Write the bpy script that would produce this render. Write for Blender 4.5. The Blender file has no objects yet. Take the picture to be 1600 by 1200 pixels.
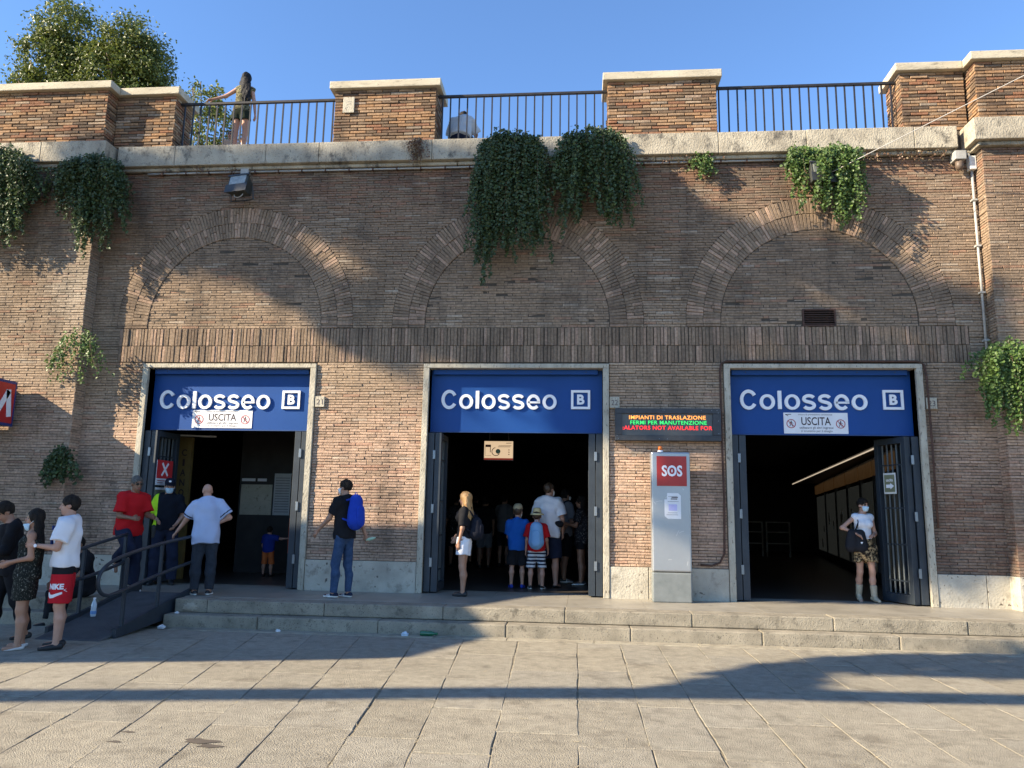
import bpy, bmesh, math, random
import numpy as np
from mathutils import Vector, Matrix, Euler

R = math.radians
rng = np.random.default_rng(7)
random.seed(7)
scene = bpy.context.scene
COL = scene.collection

# ------------------------------------------------------------------ camera, world, sun, exposure
cam_data = bpy.data.cameras.new('camera')
cam = bpy.data.objects.new('camera', cam_data)
COL.objects.link(cam)
scene.camera = cam
cam_data.sensor_width = 36.0
cam_data.lens = 36.0 * 1209.35 / 1600.0
cam_data.clip_start = 0.05
cam_data.clip_end = 3000
p, y, r = 0.167733, 0.090123, 0.017755
cy, sy, cp, sp = math.cos(y), math.sin(y), math.cos(p), math.sin(p)
fwd = Vector((-sy * cp, cy * cp, sp))
rt = Vector((cy, sy, 0))
up = rt.cross(fwd)
rt2 = math.cos(r) * rt + math.sin(r) * up
up2 = -math.sin(r) * rt + math.cos(r) * up
M = Matrix((rt2, up2, -fwd)).transposed().to_4x4()
M.translation = Vector((1.11268, -12.91499, 1.28945))
cam.matrix_world = M
CAM = np.array(M.translation)
CR, CU, CF = np.array(rt2), np.array(up2), np.array(fwd)

def project(P):
    d = np.asarray(P, float) - CAM
    z = d @ CF
    return 800 + 1209.35 * (d @ CR) / z, 600 - 1209.35 * (d @ CU) / z, z

SUN = Vector((2.2, 1.0, -1.25))          # direction the light travels
sun_el = math.atan2(1.25, math.hypot(2.2, 1.0))
world = bpy.data.worlds.new('World')
scene.world = world
world.use_nodes = True
wn = world.node_tree.nodes
wl = world.node_tree.links
wn.clear()
sky = wn.new('ShaderNodeTexSky')
sky.sky_type = 'NISHITA'
sky.sun_disc = False
sky.sun_elevation = sun_el
sky.sun_rotation = math.atan2(-2.2, -1.0)
sky.air_density = 1.0
sky.dust_density = 0.0
sky.ozone_density = 6.0
sky.altitude = 600
bg = wn.new('ShaderNodeBackground')
bg.inputs['Strength'].default_value = 0.116
out = wn.new('ShaderNodeOutputWorld')
wl.new(sky.outputs[0], bg.inputs['Color'])
wl.new(bg.outputs[0], out.inputs['Surface'])

sd = bpy.data.lights.new('sun', 'SUN')
sd.energy = 5.0
sd.angle = R(0.53)
sd.color = (1.0, 0.85, 0.62)
so = bpy.data.objects.new('sun', sd)
COL.objects.link(so)
so.rotation_euler = SUN.to_track_quat('-Z', 'Y').to_euler()
so.location = (-30, -14, 18)

vs = scene.view_settings
vs.view_transform = 'Standard'
vs.look = 'None'
vs.gamma = 1.0
vs.use_curve_mapping = False
vs.exposure = 1.48

# ------------------------------------------------------------------ materials
def s2l(c):
    c = c / 255.0
    return c / 12.92 if c <= 0.04045 else ((c + 0.055) / 1.055) ** 2.4

def srgb(r_, g_, b_):
    return (s2l(r_), s2l(g_), s2l(b_))

MATS = {}

def mat(name, c1, c2=None, c3=None, scale=6.0, stretch=(1, 1, 1), rough=0.8, bump=0.0, bscale=60.0,
        metal=0.0, spec=0.4, spot=0.62, space='Object', color_from=None, amount=1.0, coat=0.0,
        emit=None, estr=1.0, spots_scale=None, pits=None, c3amt=1.0, c3stretch=None):
    """procedural surface: two tones by noise, a third as stains, fine relief by bump"""
    if name in MATS:
        return MATS[name]
    m = bpy.data.materials.new(name)
    m.use_nodes = True
    nt = m.node_tree
    n, l = nt.nodes, nt.links
    b = n['Principled BSDF']
    b.inputs['Roughness'].default_value = rough
    b.inputs['Metallic'].default_value = metal
    b.inputs['Specular IOR Level'].default_value = spec
    if coat:
        b.inputs['Coat Weight'].default_value = coat
    if space == 'World':
        g = n.new('ShaderNodeNewGeometry')
        co = g.outputs['Position']
    else:
        t = n.new('ShaderNodeTexCoord')
        co = t.outputs['Object']
    mp = n.new('ShaderNodeMapping')
    mp.inputs['Scale'].default_value = stretch
    l.new(co, mp.inputs['Vector'])
    no = n.new('ShaderNodeTexNoise')
    no.inputs['Scale'].default_value = scale
    no.inputs['Detail'].default_value = 6
    no.inputs['Roughness'].default_value = 0.62
    l.new(mp.outputs[0], no.inputs['Vector'])
    if c2 is None:
        c2 = tuple(min(1, v * 1.18 + 0.004) for v in c1)
    if color_from:
        if color_from == 'object':
            src = n.new('ShaderNodeObjectInfo').outputs['Color']
        else:
            a = n.new('ShaderNodeAttribute')
            a.attribute_name = 'tone'
            src = a.outputs['Color']
        rr = n.new('ShaderNodeMapRange')
        rr.inputs['From Min'].default_value = 0.3
        rr.inputs['From Max'].default_value = 0.7
        rr.inputs['To Min'].default_value = 1 - 0.32 * amount
        rr.inputs['To Max'].default_value = 1 + 0.26 * amount
        l.new(no.outputs['Fac'], rr.inputs['Value'])
        mx = n.new('ShaderNodeMix')
        mx.data_type = 'RGBA'
        mx.blend_type = 'MULTIPLY'
        mx.inputs['Factor'].default_value = 1.0
        l.new(src, mx.inputs[6])
        l.new(rr.outputs[0], mx.inputs[7])
        colr = mx.outputs[2]
    else:
        cr = n.new('ShaderNodeValToRGB')
        cr.color_ramp.elements[0].position = 0.32
        cr.color_ramp.elements[1].position = 0.68
        cr.color_ramp.elements[0].color = (*c1, 1)
        cr.color_ramp.elements[1].color = (*c2, 1)
        l.new(no.outputs['Fac'], cr.inputs['Fac'])
        colr = cr.outputs['Color']
    if c3 is not None:
        n3 = n.new('ShaderNodeTexNoise')
        n3.inputs['Scale'].default_value = spots_scale or scale * 2.3
        n3.inputs['Detail'].default_value = 8
        n3.inputs['Roughness'].default_value = 0.7
        if c3stretch:
            mp3 = n.new('ShaderNodeMapping')
            mp3.inputs['Scale'].default_value = c3stretch
            l.new(co, mp3.inputs['Vector'])
            l.new(mp3.outputs[0], n3.inputs['Vector'])
        else:
            l.new(mp.outputs[0], n3.inputs['Vector'])
        r3 = n.new('ShaderNodeMapRange')
        r3.inputs['From Min'].default_value = spot
        r3.inputs['From Max'].default_value = spot + 0.14
        r3.inputs['To Max'].default_value = c3amt
        l.new(n3.outputs['Fac'], r3.inputs['Value'])
        m3 = n.new('ShaderNodeMix')
        m3.data_type = 'RGBA'
        l.new(r3.outputs[0], m3.inputs['Factor'])
        l.new(colr, m3.inputs[6])
        m3.inputs[7].default_value = (*c3, 1)
        colr = m3.outputs[2]
    hsrc = None
    if pits:
        vo = n.new('ShaderNodeTexNoise')
        vo.inputs['Scale'].default_value = pits[0]
        vo.inputs['Detail'].default_value = 3
        l.new(mp.outputs[0], vo.inputs['Vector'])
        rp = n.new('ShaderNodeMapRange')
        rp.inputs['From Min'].default_value = pits[1]
        rp.inputs['From Max'].default_value = pits[1] + 0.07
        l.new(vo.outputs['Fac'], rp.inputs['Value'])
        mpn = n.new('ShaderNodeMix')
        mpn.data_type = 'RGBA'
        l.new(rp.outputs[0], mpn.inputs['Factor'])
        l.new(colr, mpn.inputs[6])
        mpn.inputs[7].default_value = (*pits[2], 1)
        colr = mpn.outputs[2]
    l.new(colr, b.inputs['Base Color'])
    if bump:
        nb = n.new('ShaderNodeTexNoise')
        nb.inputs['Scale'].default_value = bscale
        nb.inputs['Detail'].default_value = 5
        l.new(mp.outputs[0], nb.inputs['Vector'])
        bp = n.new('ShaderNodeBump')
        bp.inputs['Strength'].default_value = bump
        bp.inputs['Distance'].default_value = 0.02
        l.new(nb.outputs['Fac'], bp.inputs['Height'])
        l.new(bp.outputs[0], b.inputs['Normal'])
    if emit:
        b.inputs['Emission Color'].default_value = (*emit, 1)
        b.inputs['Emission Strength'].default_value = estr
    MATS[name] = m
    return m

# ------------------------------------------------------------------ mesh builder
class MB:
    def __init__(self):
        self.v, self.f, self.mi, self.tone = [], [], [], []
        self.n = 0

    def add(self, verts, faces, mi=0, tone=None):
        verts = np.asarray(verts, float).reshape(-1, 3)
        self.v.append(verts)
        for q in faces:
            self.f.append(tuple(int(i) + self.n for i in q))
            self.mi.append(mi)
            if tone is not None:
                self.tone.append(tone)
        self.n += len(verts)

    def box(self, x0, x1, y0, y1, z0, z1, mi=0, mtx=None, tone=None):
        v = np.array([(x0, y0, z0), (x1, y0, z0), (x1, y1, z0), (x0, y1, z0),
                      (x0, y0, z1), (x1, y0, z1), (x1, y1, z1), (x0, y1, z1)], float)
        if mtx is not None:
            v = v @ np.array(mtx.to_3x3()).T + np.array(mtx.translation)
        self.add(v, [(0, 3, 2, 1), (4, 5, 6, 7), (0, 1, 5, 4), (1, 2, 6, 5), (2, 3, 7, 6), (3, 0, 4, 7)], mi, tone)

    def bar(self, a, b, w, h, mi=0, upv=(0, 0, 1)):
        """square bar from a to b"""
        a, b = Vector(a), Vector(b)
        d = b - a
        L = d.length
        d.normalize()
        u = Vector(upv)
        s_ = d.cross(u)
        if s_.length < 1e-4:
            s_ = d.cross(Vector((0, 1, 0)))
        s_.normalize()
        u = s_.cross(d)
        m = Matrix((s_, d, u)).transposed().to_4x4()
        m.translation = a
        self.box(-w / 2, w / 2, 0, L, -h / 2, h / 2, mi, m)

    def tube(self, pts, r, seg=8, mi=0, cap=True):
        pts = [np.asarray(q, float) for q in pts]
        rs = r if hasattr(r, '__len__') else [r] * len(pts)
        prev = None
        rings = []
        for i, q in enumerate(pts):
            d = pts[min(i + 1, len(pts) - 1)] - pts[max(i - 1, 0)]
            d = d / (np.linalg.norm(d) + 1e-9)
            if prev is None:
                a = np.array([0, 0, 1.0]) if abs(d[2]) < 0.9 else np.array([1.0, 0, 0])
            else:
                a = prev
            s_ = np.cross(d, a)
            s_ /= np.linalg.norm(s_) + 1e-9
            u = np.cross(s_, d)
            prev = u
            t = np.linspace(0, 2 * math.pi, seg, endpoint=False)
            rings.append(q + rs[i] * (np.cos(t)[:, None] * s_ + np.sin(t)[:, None] * u))
        v = np.concatenate(rings)
        f = []
        for i in range(len(pts) - 1):
            for k in range(seg):
                a0, a1 = i * seg + k, i * seg + (k + 1) % seg
                f.append((a0, a1, a1 + seg, a0 + seg))
        if cap:
            f.append(tuple(range(seg))[::-1])
            f.append(tuple((len(pts) - 1) * seg + k for k in range(seg)))
        self.add(v, f, mi)

    def lathe(self, prof, seg=16, mi=0, mtx=None, sx=1, sy_=1):
        t = np.linspace(0, 2 * math.pi, seg, endpoint=False)
        v = np.concatenate([np.stack([sx * rr * np.cos(t), sy_ * rr * np.sin(t), np.full(seg, zz)], 1) for rr, zz in prof])
        if mtx is not None:
            v = v @ np.array(mtx.to_3x3()).T + np.array(mtx.translation)
        f = []
        for i in range(len(prof) - 1):
            for k in range(seg):
                a0, a1 = i * seg + k, i * seg + (k + 1) % seg
                f.append((a0, a1, a1 + seg, a0 + seg))
        f.append(tuple(range(seg))[::-1])
        f.append(tuple((len(prof) - 1) * seg + k for k in range(seg)))
        self.add(v, f, mi)

    def prism(self, poly, depth, mtx, mi=0):
        """poly in local xz, extruded along local y from 0 to depth"""
        k = len(poly)
        v = np.array([(x_, 0, z_) for x_, z_ in poly] + [(x_, depth, z_) for x_, z_ in poly], float)
        v = v @ np.array(mtx.to_3x3()).T + np.array(mtx.translation)
        f = [tuple(range(k)), tuple(range(2 * k - 1, k - 1, -1))]
        for i in range(k):
            j = (i + 1) % k
            f.append((i, i + k, j + k, j))
        self.add(v, f, mi)

    def mesh(self, name):
        me = bpy.data.meshes.new(name)
        v = np.concatenate(self.v) if self.v else np.zeros((0, 3))
        me.from_pydata(v.tolist(), [], self.f)
        if any(self.mi):
            me.polygons.foreach_set('material_index', np.array(self.mi, np.int32))
        if self.tone:
            at = me.attributes.new('tone', 'FLOAT_COLOR', 'FACE')
            at.data.foreach_set('color', np.array(self.tone, np.float32).reshape(-1))
        me.update()
        return me

    def build(self, name, mats, parent=None, smooth=False, bevel=0, loc=None, segs=2):
        me = self.mesh(name)
        return obj(name, me, mats, parent, smooth, bevel, loc, segs)

def obj(name, me, mats, parent=None, smooth=False, bevel=0, loc=None, segs=2):
    o = bpy.data.objects.new(name, me)
    COL.objects.link(o)
    if not isinstance(mats, (list, tuple)):
        mats = [mats]
    if me is not None and not len(me.materials):
        for m_ in mats:
            me.materials.append(m_)
    if smooth:
        me.polygons.foreach_set('use_smooth', np.ones(len(me.polygons), bool))
    if parent is not None:
        o.parent = parent
        o.matrix_parent_inverse = parent_inv(parent)
    if loc is not None:
        o.location = loc
    if bevel:
        bm_ = o.modifiers.new('bevel', 'BEVEL')
        bm_.width = bevel
        bm_.segments = segs
        bm_.limit_method = 'ANGLE'
        bm_.angle_limit = R(40)
    return o

def parent_inv(pr):
    return world_of(pr).inverted()

def world_of(o):
    if o.parent is None:
        return o.matrix_basis.copy()
    return world_of(o.parent) @ o.matrix_parent_inverse @ o.matrix_basis

def thing(name, label, cat, loc=(0, 0, 0), group=None):
    o = bpy.data.objects.new(name, None)
    COL.objects.link(o)
    o.empty_display_size = 0.2
    o.location = loc
    tag(o, label, cat, group)
    return o

def tag(o, label=None, cat=None, group=None, kind=None):
    if label: o['label'] = label
    if cat: o['category'] = cat
    if group: o['group'] = group
    if kind: o['kind'] = kind
    return o

def text_mesh(name, s, size, mtx, m, parent=None, extrude=0.004, offset=0.0, align='LEFT', xs=1.0, spacing=1.0):
    cu = bpy.data.curves.new(name, 'FONT')
    cu.body = s
    cu.size = size
    cu.extrude = extrude
    cu.offset = offset
    cu.align_x = align
    cu.space_character = spacing
    cu.resolution_u = 3
    t = bpy.data.objects.new(name + '_tmp', cu)
    COL.objects.link(t)
    dg = bpy.context.evaluated_depsgraph_get()
    me = bpy.data.meshes.new_from_object(t.evaluated_get(dg))
    bpy.data.objects.remove(t)
    bpy.data.curves.remove(cu)
    me.transform(Matrix.Diagonal((xs, 1, 1, 1)))
    me.transform(mtx)
    me.name = name
    me.materials.clear()
    return obj(name, me, m, parent)

def face_mtx(origin, nrm=(0, -1, 0)):
    """local x along the face, local y up the face, local z out of it (for text)"""
    nn = Vector(nrm).normalized()
    u = Vector((0, 0, 1)) - nn * nn.z
    u.normalize()
    x_ = u.cross(nn)
    m = Matrix((x_, u, nn)).transposed().to_4x4()
    m.translation = Vector(origin)
    return m

def noise2(x_, z_, s=1.0, seed=0):
    """cheap smooth value noise, vectorised"""
    x_ = np.asarray(x_) * s + seed * 17.3
    z_ = np.asarray(z_) * s + seed * 5.7
    xi, zi = np.floor(x_), np.floor(z_)
    fx, fz = x_ - xi, z_ - zi
    fx, fz = fx * fx * (3 - 2 * fx), fz * fz * (3 - 2 * fz)
    h = lambda a, b_: np.modf(np.abs(np.sin(a * 127.1 + b_ * 311.7) * 43758.5453))[0]
    return (h(xi, zi) * (1 - fx) + h(xi + 1, zi) * fx) * (1 - fz) + (h(xi, zi + 1) * (1 - fx) + h(xi + 1, zi + 1) * fx) * fz

M_BRICK = mat('brick_clay', (0, 0, 0), c3=(0.055, 0.046, 0.039), spot=0.50, spots_scale=1.25, c3amt=0.5, c3stretch=(1.0, 1.0, 0.42), color_from='attr', scale=22, rough=0.92, spec=0.2, bump=0.5, bscale=90, space='World')
M_BRICK_O = mat('brick_clay_single', (0, 0, 0), c3=(0.055, 0.046, 0.039), spot=0.50, spots_scale=1.25, c3amt=0.5, c3stretch=(1.0, 1.0, 0.42), color_from='object', scale=22, rough=0.92, spec=0.2, bump=0.5, bscale=90, space='World')
M_MORTAR = mat('mortar', (0.05, 0.04, 0.03), (0.09, 0.072, 0.055), (0.03, 0.025, 0.02), scale=3, rough=0.95, bump=0.6, bscale=50, space='World')
M_MORTAR_D = mat('mortar_dark', (0.018, 0.014, 0.011), (0.04, 0.032, 0.025), scale=4, rough=0.95, bump=0.5, space='World')
M_TRAV = mat('travertine', (0.27, 0.235, 0.18), (0.47, 0.42, 0.325), (0.095, 0.085, 0.07), scale=2.0, stretch=(1.2, 1, 0.9), rough=0.8, bump=0.7, bscale=34, space='World', spot=0.53, spots_scale=4.2, pits=(44, 0.62, (0.13, 0.11, 0.085)))
M_TRAV_CAP = mat('travertine_clean', (0.38, 0.335, 0.25), (0.53, 0.47, 0.36), (0.2, 0.175, 0.13), scale=2.2, stretch=(0.6, 1, 2), rough=0.8, bump=0.35, bscale=40, space='World', spot=0.56, c3amt=0.8, pits=(40, 0.64, (0.16, 0.14, 0.11)))
M_TRAV_BASE = mat('travertine_base', (0.34, 0.31, 0.25), (0.5, 0.46, 0.375), (0.19, 0.165, 0.125), scale=2.2, rough=0.68, bump=0.5, bscale=30, space='World', spot=0.54, c3amt=0.75, pits=(14, 0.655, (0.08, 0.065, 0.048)))
M_FRAME = mat('travertine_frame', (0.34, 0.305, 0.235), (0.48, 0.44, 0.35), (0.16, 0.14, 0.11), scale=7, stretch=(1, 1, 0.4), rough=0.75, bump=0.45, space='World', spot=0.55, c3amt=0.8, pits=(38, 0.63, (0.15, 0.13, 0.1)))
M_STEP = mat('step_stone', (0.185, 0.163, 0.124), (0.325, 0.287, 0.22), (0.06, 0.053, 0.042), scale=3.2, rough=0.85, bump=0.6, bscale=70, space='World', spot=0.55, spots_scale=7, c3amt=0.8, pits=(60, 0.62, (0.07, 0.06, 0.048)))
M_PLAT = mat('platform_stone', (0.23, 0.208, 0.17), (0.33, 0.30, 0.245), (0.13, 0.115, 0.092), scale=1.6, rough=0.42, bump=0.1, bscale=18, space='World', spot=0.58)
M_SLAB = mat('paving_stone', (0, 0, 0), c3=(0.125, 0.106, 0.078), color_from='object', amount=0.6, scale=9, rough=0.8, bump=0.75, bscale=95, space='World', spot=0.53, spots_scale=2.6, c3amt=0.6, pits=(85, 0.615, (0.115, 0.098, 0.074)))
M_DIRT = mat('joint_dirt', (0.09, 0.076, 0.054), (0.32, 0.27, 0.185), scale=4.5, rough=0.95, bump=0.8, bscale=60, space='World')
M_STEEL = mat('gate_steel', (0.02, 0.027, 0.036), (0.032, 0.041, 0.052), scale=4, rough=0.5, spec=0.4, bump=0.05)
M_IRON = mat('railing_iron', (0.014, 0.014, 0.017), (0.03, 0.027, 0.027), scale=9, rough=0.5, spec=0.35)
M_BLUE = mat('sign_blue', (0.006, 0.050, 0.205), (0.008, 0.058, 0.235), scale=1.2, rough=0.5, spec=0.25)
M_WHITE = mat('letter_white', (0.74, 0.75, 0.78), (0.8, 0.8, 0.82), scale=3, rough=0.5)
M_PAPER = mat('paper_white', (0.68, 0.68, 0.69), (0.74, 0.74, 0.75), scale=5, rough=0.7)
M_INK = mat('ink_dark', (0.035, 0.02, 0.025), rough=0.7)
M_INKR = mat('ink_red', (0.33, 0.03, 0.03), rough=0.6)
M_GREYP = mat('pipe_grey', (0.3, 0.295, 0.275), (0.42, 0.41, 0.385), (0.2, 0.17, 0.14), scale=8, rough=0.5, spot=0.62)
M_RUST = mat('rusty_iron', (0.045, 0.028, 0.022), (0.1, 0.05, 0.035), scale=14, rough=0.85, bump=0.3)
M_DARK = mat('dark_metal', (0.028, 0.03, 0.034), (0.045, 0.047, 0.05), scale=8, rough=0.5)
# ------------------------------------------------------------------ the station wall, brick by brick
WALL_TOP, SOLD0, SOLD1, SOLD2 = 7.438, 3.86, 4.155, 4.47
CEN = (-5.052, 0.0, 5.052)          # axes of the three entrances
HALF = 1.579                        # half width of a door surround
COURSE, BLEN, GAP = 0.0463, 0.285, 0.0068
ARCH_Z, RI, RM, RO = 4.56, 1.60, 1.885, 2.17

def brick_tone(x, z, zone):
    """fired-clay colours; tones by zone, the upper brown deepened to carry shade"""
    n1 = noise2(x, z, 0.7, 1)
    n2 = noise2(x, z, 2.3, 2)
    k = len(x)
    r1, r2, r3 = rng.random(k), rng.random(k), rng.random(k)
    tan = np.array([0.375, 0.262, 0.165])
    pink = np.array([0.55, 0.345, 0.228])
    brown = np.array([0.195, 0.13, 0.084])
    orange = np.array([0.40, 0.205, 0.085])
    red = np.array([0.285, 0.12, 0.065])
    black = np.array([0.075, 0.06, 0.052])
    pale = np.array([0.44, 0.365, 0.275])
    c = np.tile(tan, (k, 1))
    def mixin(col, w):
        nonlocal c
        w = np.clip(w, 0, 1)[:, None]
        c = c * (1 - w) + col * w
    if zone == 'parapet':
        mixin(orange, 0.25 + 0.6 * (r1 > 0.45) * r2)
        mixin(red, (r3 > 0.7) * 0.75)
        mixin(brown, (r1 < 0.32) * 0.8)
        mixin(pale, (r2 > 0.93) * 0.6)
        mixin(black, (r2 < 0.10) * 0.5)
        c = c * 0.86
    elif zone == 'arch':
        mixin(brown, 0.5 + 0.4 * (r1 > 0.6) * r2)
        mixin(pink, (r3 > 0.8) * 0.5)
        mixin(black, (r2 < 0.04) * 0.18)
    else:
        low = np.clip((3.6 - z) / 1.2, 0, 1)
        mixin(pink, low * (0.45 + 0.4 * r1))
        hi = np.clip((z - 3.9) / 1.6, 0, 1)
        mixin(brown, hi * (0.42 + 0.42 * n1))  # upper bricks' own brown, darkened further for the shade they lie in
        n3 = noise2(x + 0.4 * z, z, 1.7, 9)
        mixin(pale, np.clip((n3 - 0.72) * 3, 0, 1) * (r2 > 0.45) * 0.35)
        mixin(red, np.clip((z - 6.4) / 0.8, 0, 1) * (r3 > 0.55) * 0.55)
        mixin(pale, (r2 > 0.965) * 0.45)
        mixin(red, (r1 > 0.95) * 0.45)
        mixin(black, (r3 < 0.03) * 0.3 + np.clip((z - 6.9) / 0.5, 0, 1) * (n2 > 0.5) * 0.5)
        if zone == 'right':
            mixin(brown, np.clip((2.6 - z) / 1.0, 0, 1) * 0.55)
            mixin(red, np.clip((2.6 - z) / 1.0, 0, 1) * (r2 > 0.6) * 0.5)
            mixin(black, np.clip((1.4 - z) / 0.8, 0, 1) * (0.25 + 0.35 * n2))
        if zone == 'left':
            mixin(pale, np.exp(-((x + 8.1) / 0.5) ** 2 - ((z - 5.2) / 0.8) ** 2) * 0.6)
    c = c * (0.88 + 0.2 * r1)[:, None] * (0.88 + 0.22 * n2)[:, None]
    g_ = c.mean(1, keepdims=True)
    c = g_ + (c - g_) * (0.9 if zone == 'parapet' else 0.84)
    return np.clip(c, 0.01, 0.9)

class Bricks:
    """a list of bricks: centre, along-axis u, across-axis w, outward n, length, height, tone"""
    def __init__(self):
        self.c, self.u, self.w, self.n, self.L, self.H, self.t = [], [], [], [], [], [], []

    def put(self, c, u, w, n, L, H, tone):
        k = len(L)
        bc = lambda a: np.broadcast_to(np.asarray(a, float), (k, 3)).copy()
        self.c.append(bc(c)); self.u.append(bc(u)); self.w.append(bc(w)); self.n.append(bc(n))
        self.L.append(np.asarray(L, float)); self.H.append(np.asarray(H, float)); self.t.append(np.asarray(tone, float))

    def cat(self):
        return [np.concatenate(a) for a in (self.c, self.u, self.w, self.n, self.L, self.H, self.t)]

def courses(B, origin, u, n, width, z0, z1, zone, course=COURSE, blen=BLEN, gap=GAP, holes=None, shift=0.0, jit=0.0035, closer=0.08):
    """running bond on a vertical face: origin at its lower left, holes(zmid) -> list of (a,b) kept spans"""
    origin, u, n = (np.asarray(a, float) for a in (origin, u, n))
    nc = int(round((z1 - z0) / course))
    course = (z1 - z0) / nc
    cs, Ls, Hs = [], [], []
    for i in range(nc):
        zc = z0 + (i + 0.5) * course
        spans = holes(zc) if holes else [(0.0, width)]
        off = (i % 2) * 0.5 * blen + shift + rng.normal(0, 0.012)
        for a, b in spans:
            if b - a < 0.03:
                continue
            k0 = math.floor((a - off) / blen)
            k1 = math.ceil((b - off) / blen)
            edges = [a]
            for k in range(k0, k1 + 1):
                e = off + k * blen + rng.normal(0, 0.008)
                if a + 0.05 < e < b - 0.05:
                    if rng.random() < closer:            # a closer brick now and then
                        edges.append(e - 0.09)
                    edges.append(e)
            edges.append(b)
            edges = sorted(edges)
            for e0, e1 in zip(edges[:-1], edges[1:]):
                if e1 - e0 < 0.02:
                    continue
                cs.append(((e0 + e1) / 2, zc + rng.normal(0, 0.0012)))
                Ls.append(e1 - e0 - gap)
                Hs.append(course - gap * 0.95 + rng.normal(0, 0.0016))
    if not cs:
        return
    cs = np.array(cs)
    k = len(cs)
    P = origin + cs[:, :1] * u + np.array([0, 0, 1.0]) * (cs[:, 1:] - origin[2])
    P = P + n * rng.normal(0, jit, (k, 1))
    wx = P[:, 0] + P[:, 1] * 0.7
    B.put(P, u, (0, 0, 1), n, Ls, Hs, brick_tone(wx, P[:, 2], zone))

_variants = []
def brick_variants():
    """ten shared unit bricks for the ones that are objects of their own"""
    if _variants:
        return _variants
    for k in range(10):
        mb = MB()
        v, f = brick_geo(np.zeros((1, 3)), np.array([[1.0, 0, 0]]), np.array([[0, 0, 1.0]]), np.array([[0, -1.0, 0]]), np.array([0.28]), np.array([0.039]))
        v = v[0] / np.array([0.28, 1, 0.039])
        mb.add(v, f)
        me = mb.mesh('brick')
        me.materials.append(M_BRICK_O)
        _variants.append(me)
    return _variants

FACES = np.array([(0, 1, 2, 3), (4, 5, 1, 0), (5, 6, 2, 1), (6, 7, 3, 2), (7, 4, 0, 3),
                  (8, 9, 5, 4), (9, 10, 6, 5), (10, 11, 7, 6), (11, 8, 4, 7)])

def brick_geo(c, u, w, n, L, H):
    k = len(L)
    sg = np.array([(-1, -1), (1, -1), (1, 1), (-1, 1)], float)
    out_ = np.zeros((k, 12, 3))
    bv = np.minimum(0.006, H * 0.16)
    for ring, (ins, dep) in enumerate([(bv, 0.0), (bv * 0, -0.005), (bv * 0, -0.034)]):
        for q in range(4):
            jl = rng.normal(0, 0.0018, k) if ring < 2 else 0
            jh = rng.normal(0, 0.0011, k) if ring < 2 else 0
            jn = rng.normal(0, 0.0013, k) if ring == 0 else 0
            a = sg[q, 0] * (L / 2 - ins) + jl
            b_ = sg[q, 1] * (H / 2 - ins) + jh
            out_[:, ring * 4 + q] = c + u * a[:, None] + w * b_[:, None] + n * (dep + jn + np.zeros(k))[:, None]
    return out_, FACES

def lay(B, parent, singles=300, shared_name='brickwork'):
    """the bricks that show largest become objects, the rest one mesh"""
    c, u, w, n, L, H, t = B.cat()
    X, Y, Z = project(c)
    fac = np.clip(np.einsum('ij,ij->i', n, CAM - c) / np.linalg.norm(CAM - c, axis=1), 0, 1)
    vis = (X > 0) & (X < 1600) & (Y > 0) & (Y < 1200) & (Z > 0)
    size = np.where(vis, L * H / Z ** 2 * fac, 0)
    order = np.argsort(-size)
    pick = order[:singles]
    pick = pick[size[pick] > 0]
    rest = np.ones(len(L), bool)
    rest[pick] = False
    var = brick_variants()
    pm = parent_inv(parent)
    for i in pick:
        o = bpy.data.objects.new('brick', var[int(rng.integers(10))])
        COL.objects.link(o)
        m = np.eye(4)
        m[:3, 0] = u[i] * L[i]
        m[:3, 1] = -n[i]
        m[:3, 2] = w[i] * H[i]
        m[:3, 3] = c[i]
        o.parent = parent
        o.matrix_parent_inverse = pm
        o.matrix_basis = Matrix(m.tolist())
        o.color = (*t[i], 1)
    if rest.any():
        g, fc = brick_geo(c[rest], u[rest], w[rest], n[rest], L[rest], H[rest])
        k = len(g)
        F = (fc[None] + (np.arange(k) * 12)[:, None, None]).reshape(-1, 4)
        me = bpy.data.meshes.new(shared_name)
        me.from_pydata(g.reshape(-1, 3).tolist(), [], F.tolist())
        at = me.attributes.new('tone', 'FLOAT_COLOR', 'FACE')
        col = np.concatenate([t[rest], np.ones((k, 1))], 1).repeat(9, 0).astype(np.float32)
        at.data.foreach_set('color', col.reshape(-1))
        o = obj(shared_name, me, M_BRICK, parent)
        o['kind'] = 'stuff'
    return len(L)

# ---- facade between the pilasters
facade = thing('station_wall', 'long brown brick station wall with three blue signed entrances and three blind arches', 'building', (0, 0, 0))
B = Bricks()
X0, X1 = -7.75, 7.75

def spans_upper(z):
    cut = []
    for cx in CEN:
        dz = z - ARCH_Z
        if dz < 0:
            ro, ri = RO, RI
        else:
            ro = math.sqrt(RO * RO - dz * dz) if dz < RO else 0
            ri = math.sqrt(RI * RI - dz * dz) if dz < RI else 0
        if ro > 0:
            cut.append((cx - ro - 0.004, cx - ri + 0.004, cx + ri - 0.004, cx + ro + 0.004))
    s_, a = [], X0
    for c0, c1, c2, c3 in sorted(cut):
        s_.append((a - X0, c0 - X0))
        a = c3
    s_.append((a - X0, X1 - X0))
    if 4.40 < z < 4.8:
        pass
    return s_

def spans_tymp(cx):
    def f(z):
        dz = max(0, z - ARCH_Z)
        if dz >= RI:
            return []
        ri = math.sqrt(RI * RI - dz * dz) - 0.006
        s0, s1 = RI - ri, RI + ri
        if cx > 4 and 4.47 < z < 4.77:          # opening for the vent grille
            g0, g1 = 4.79 - (cx - RI), 5.33 - (cx - RI)
            return [(s0, g0), (g1, s1)]
        return [(s0, s1)]
    return f

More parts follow.
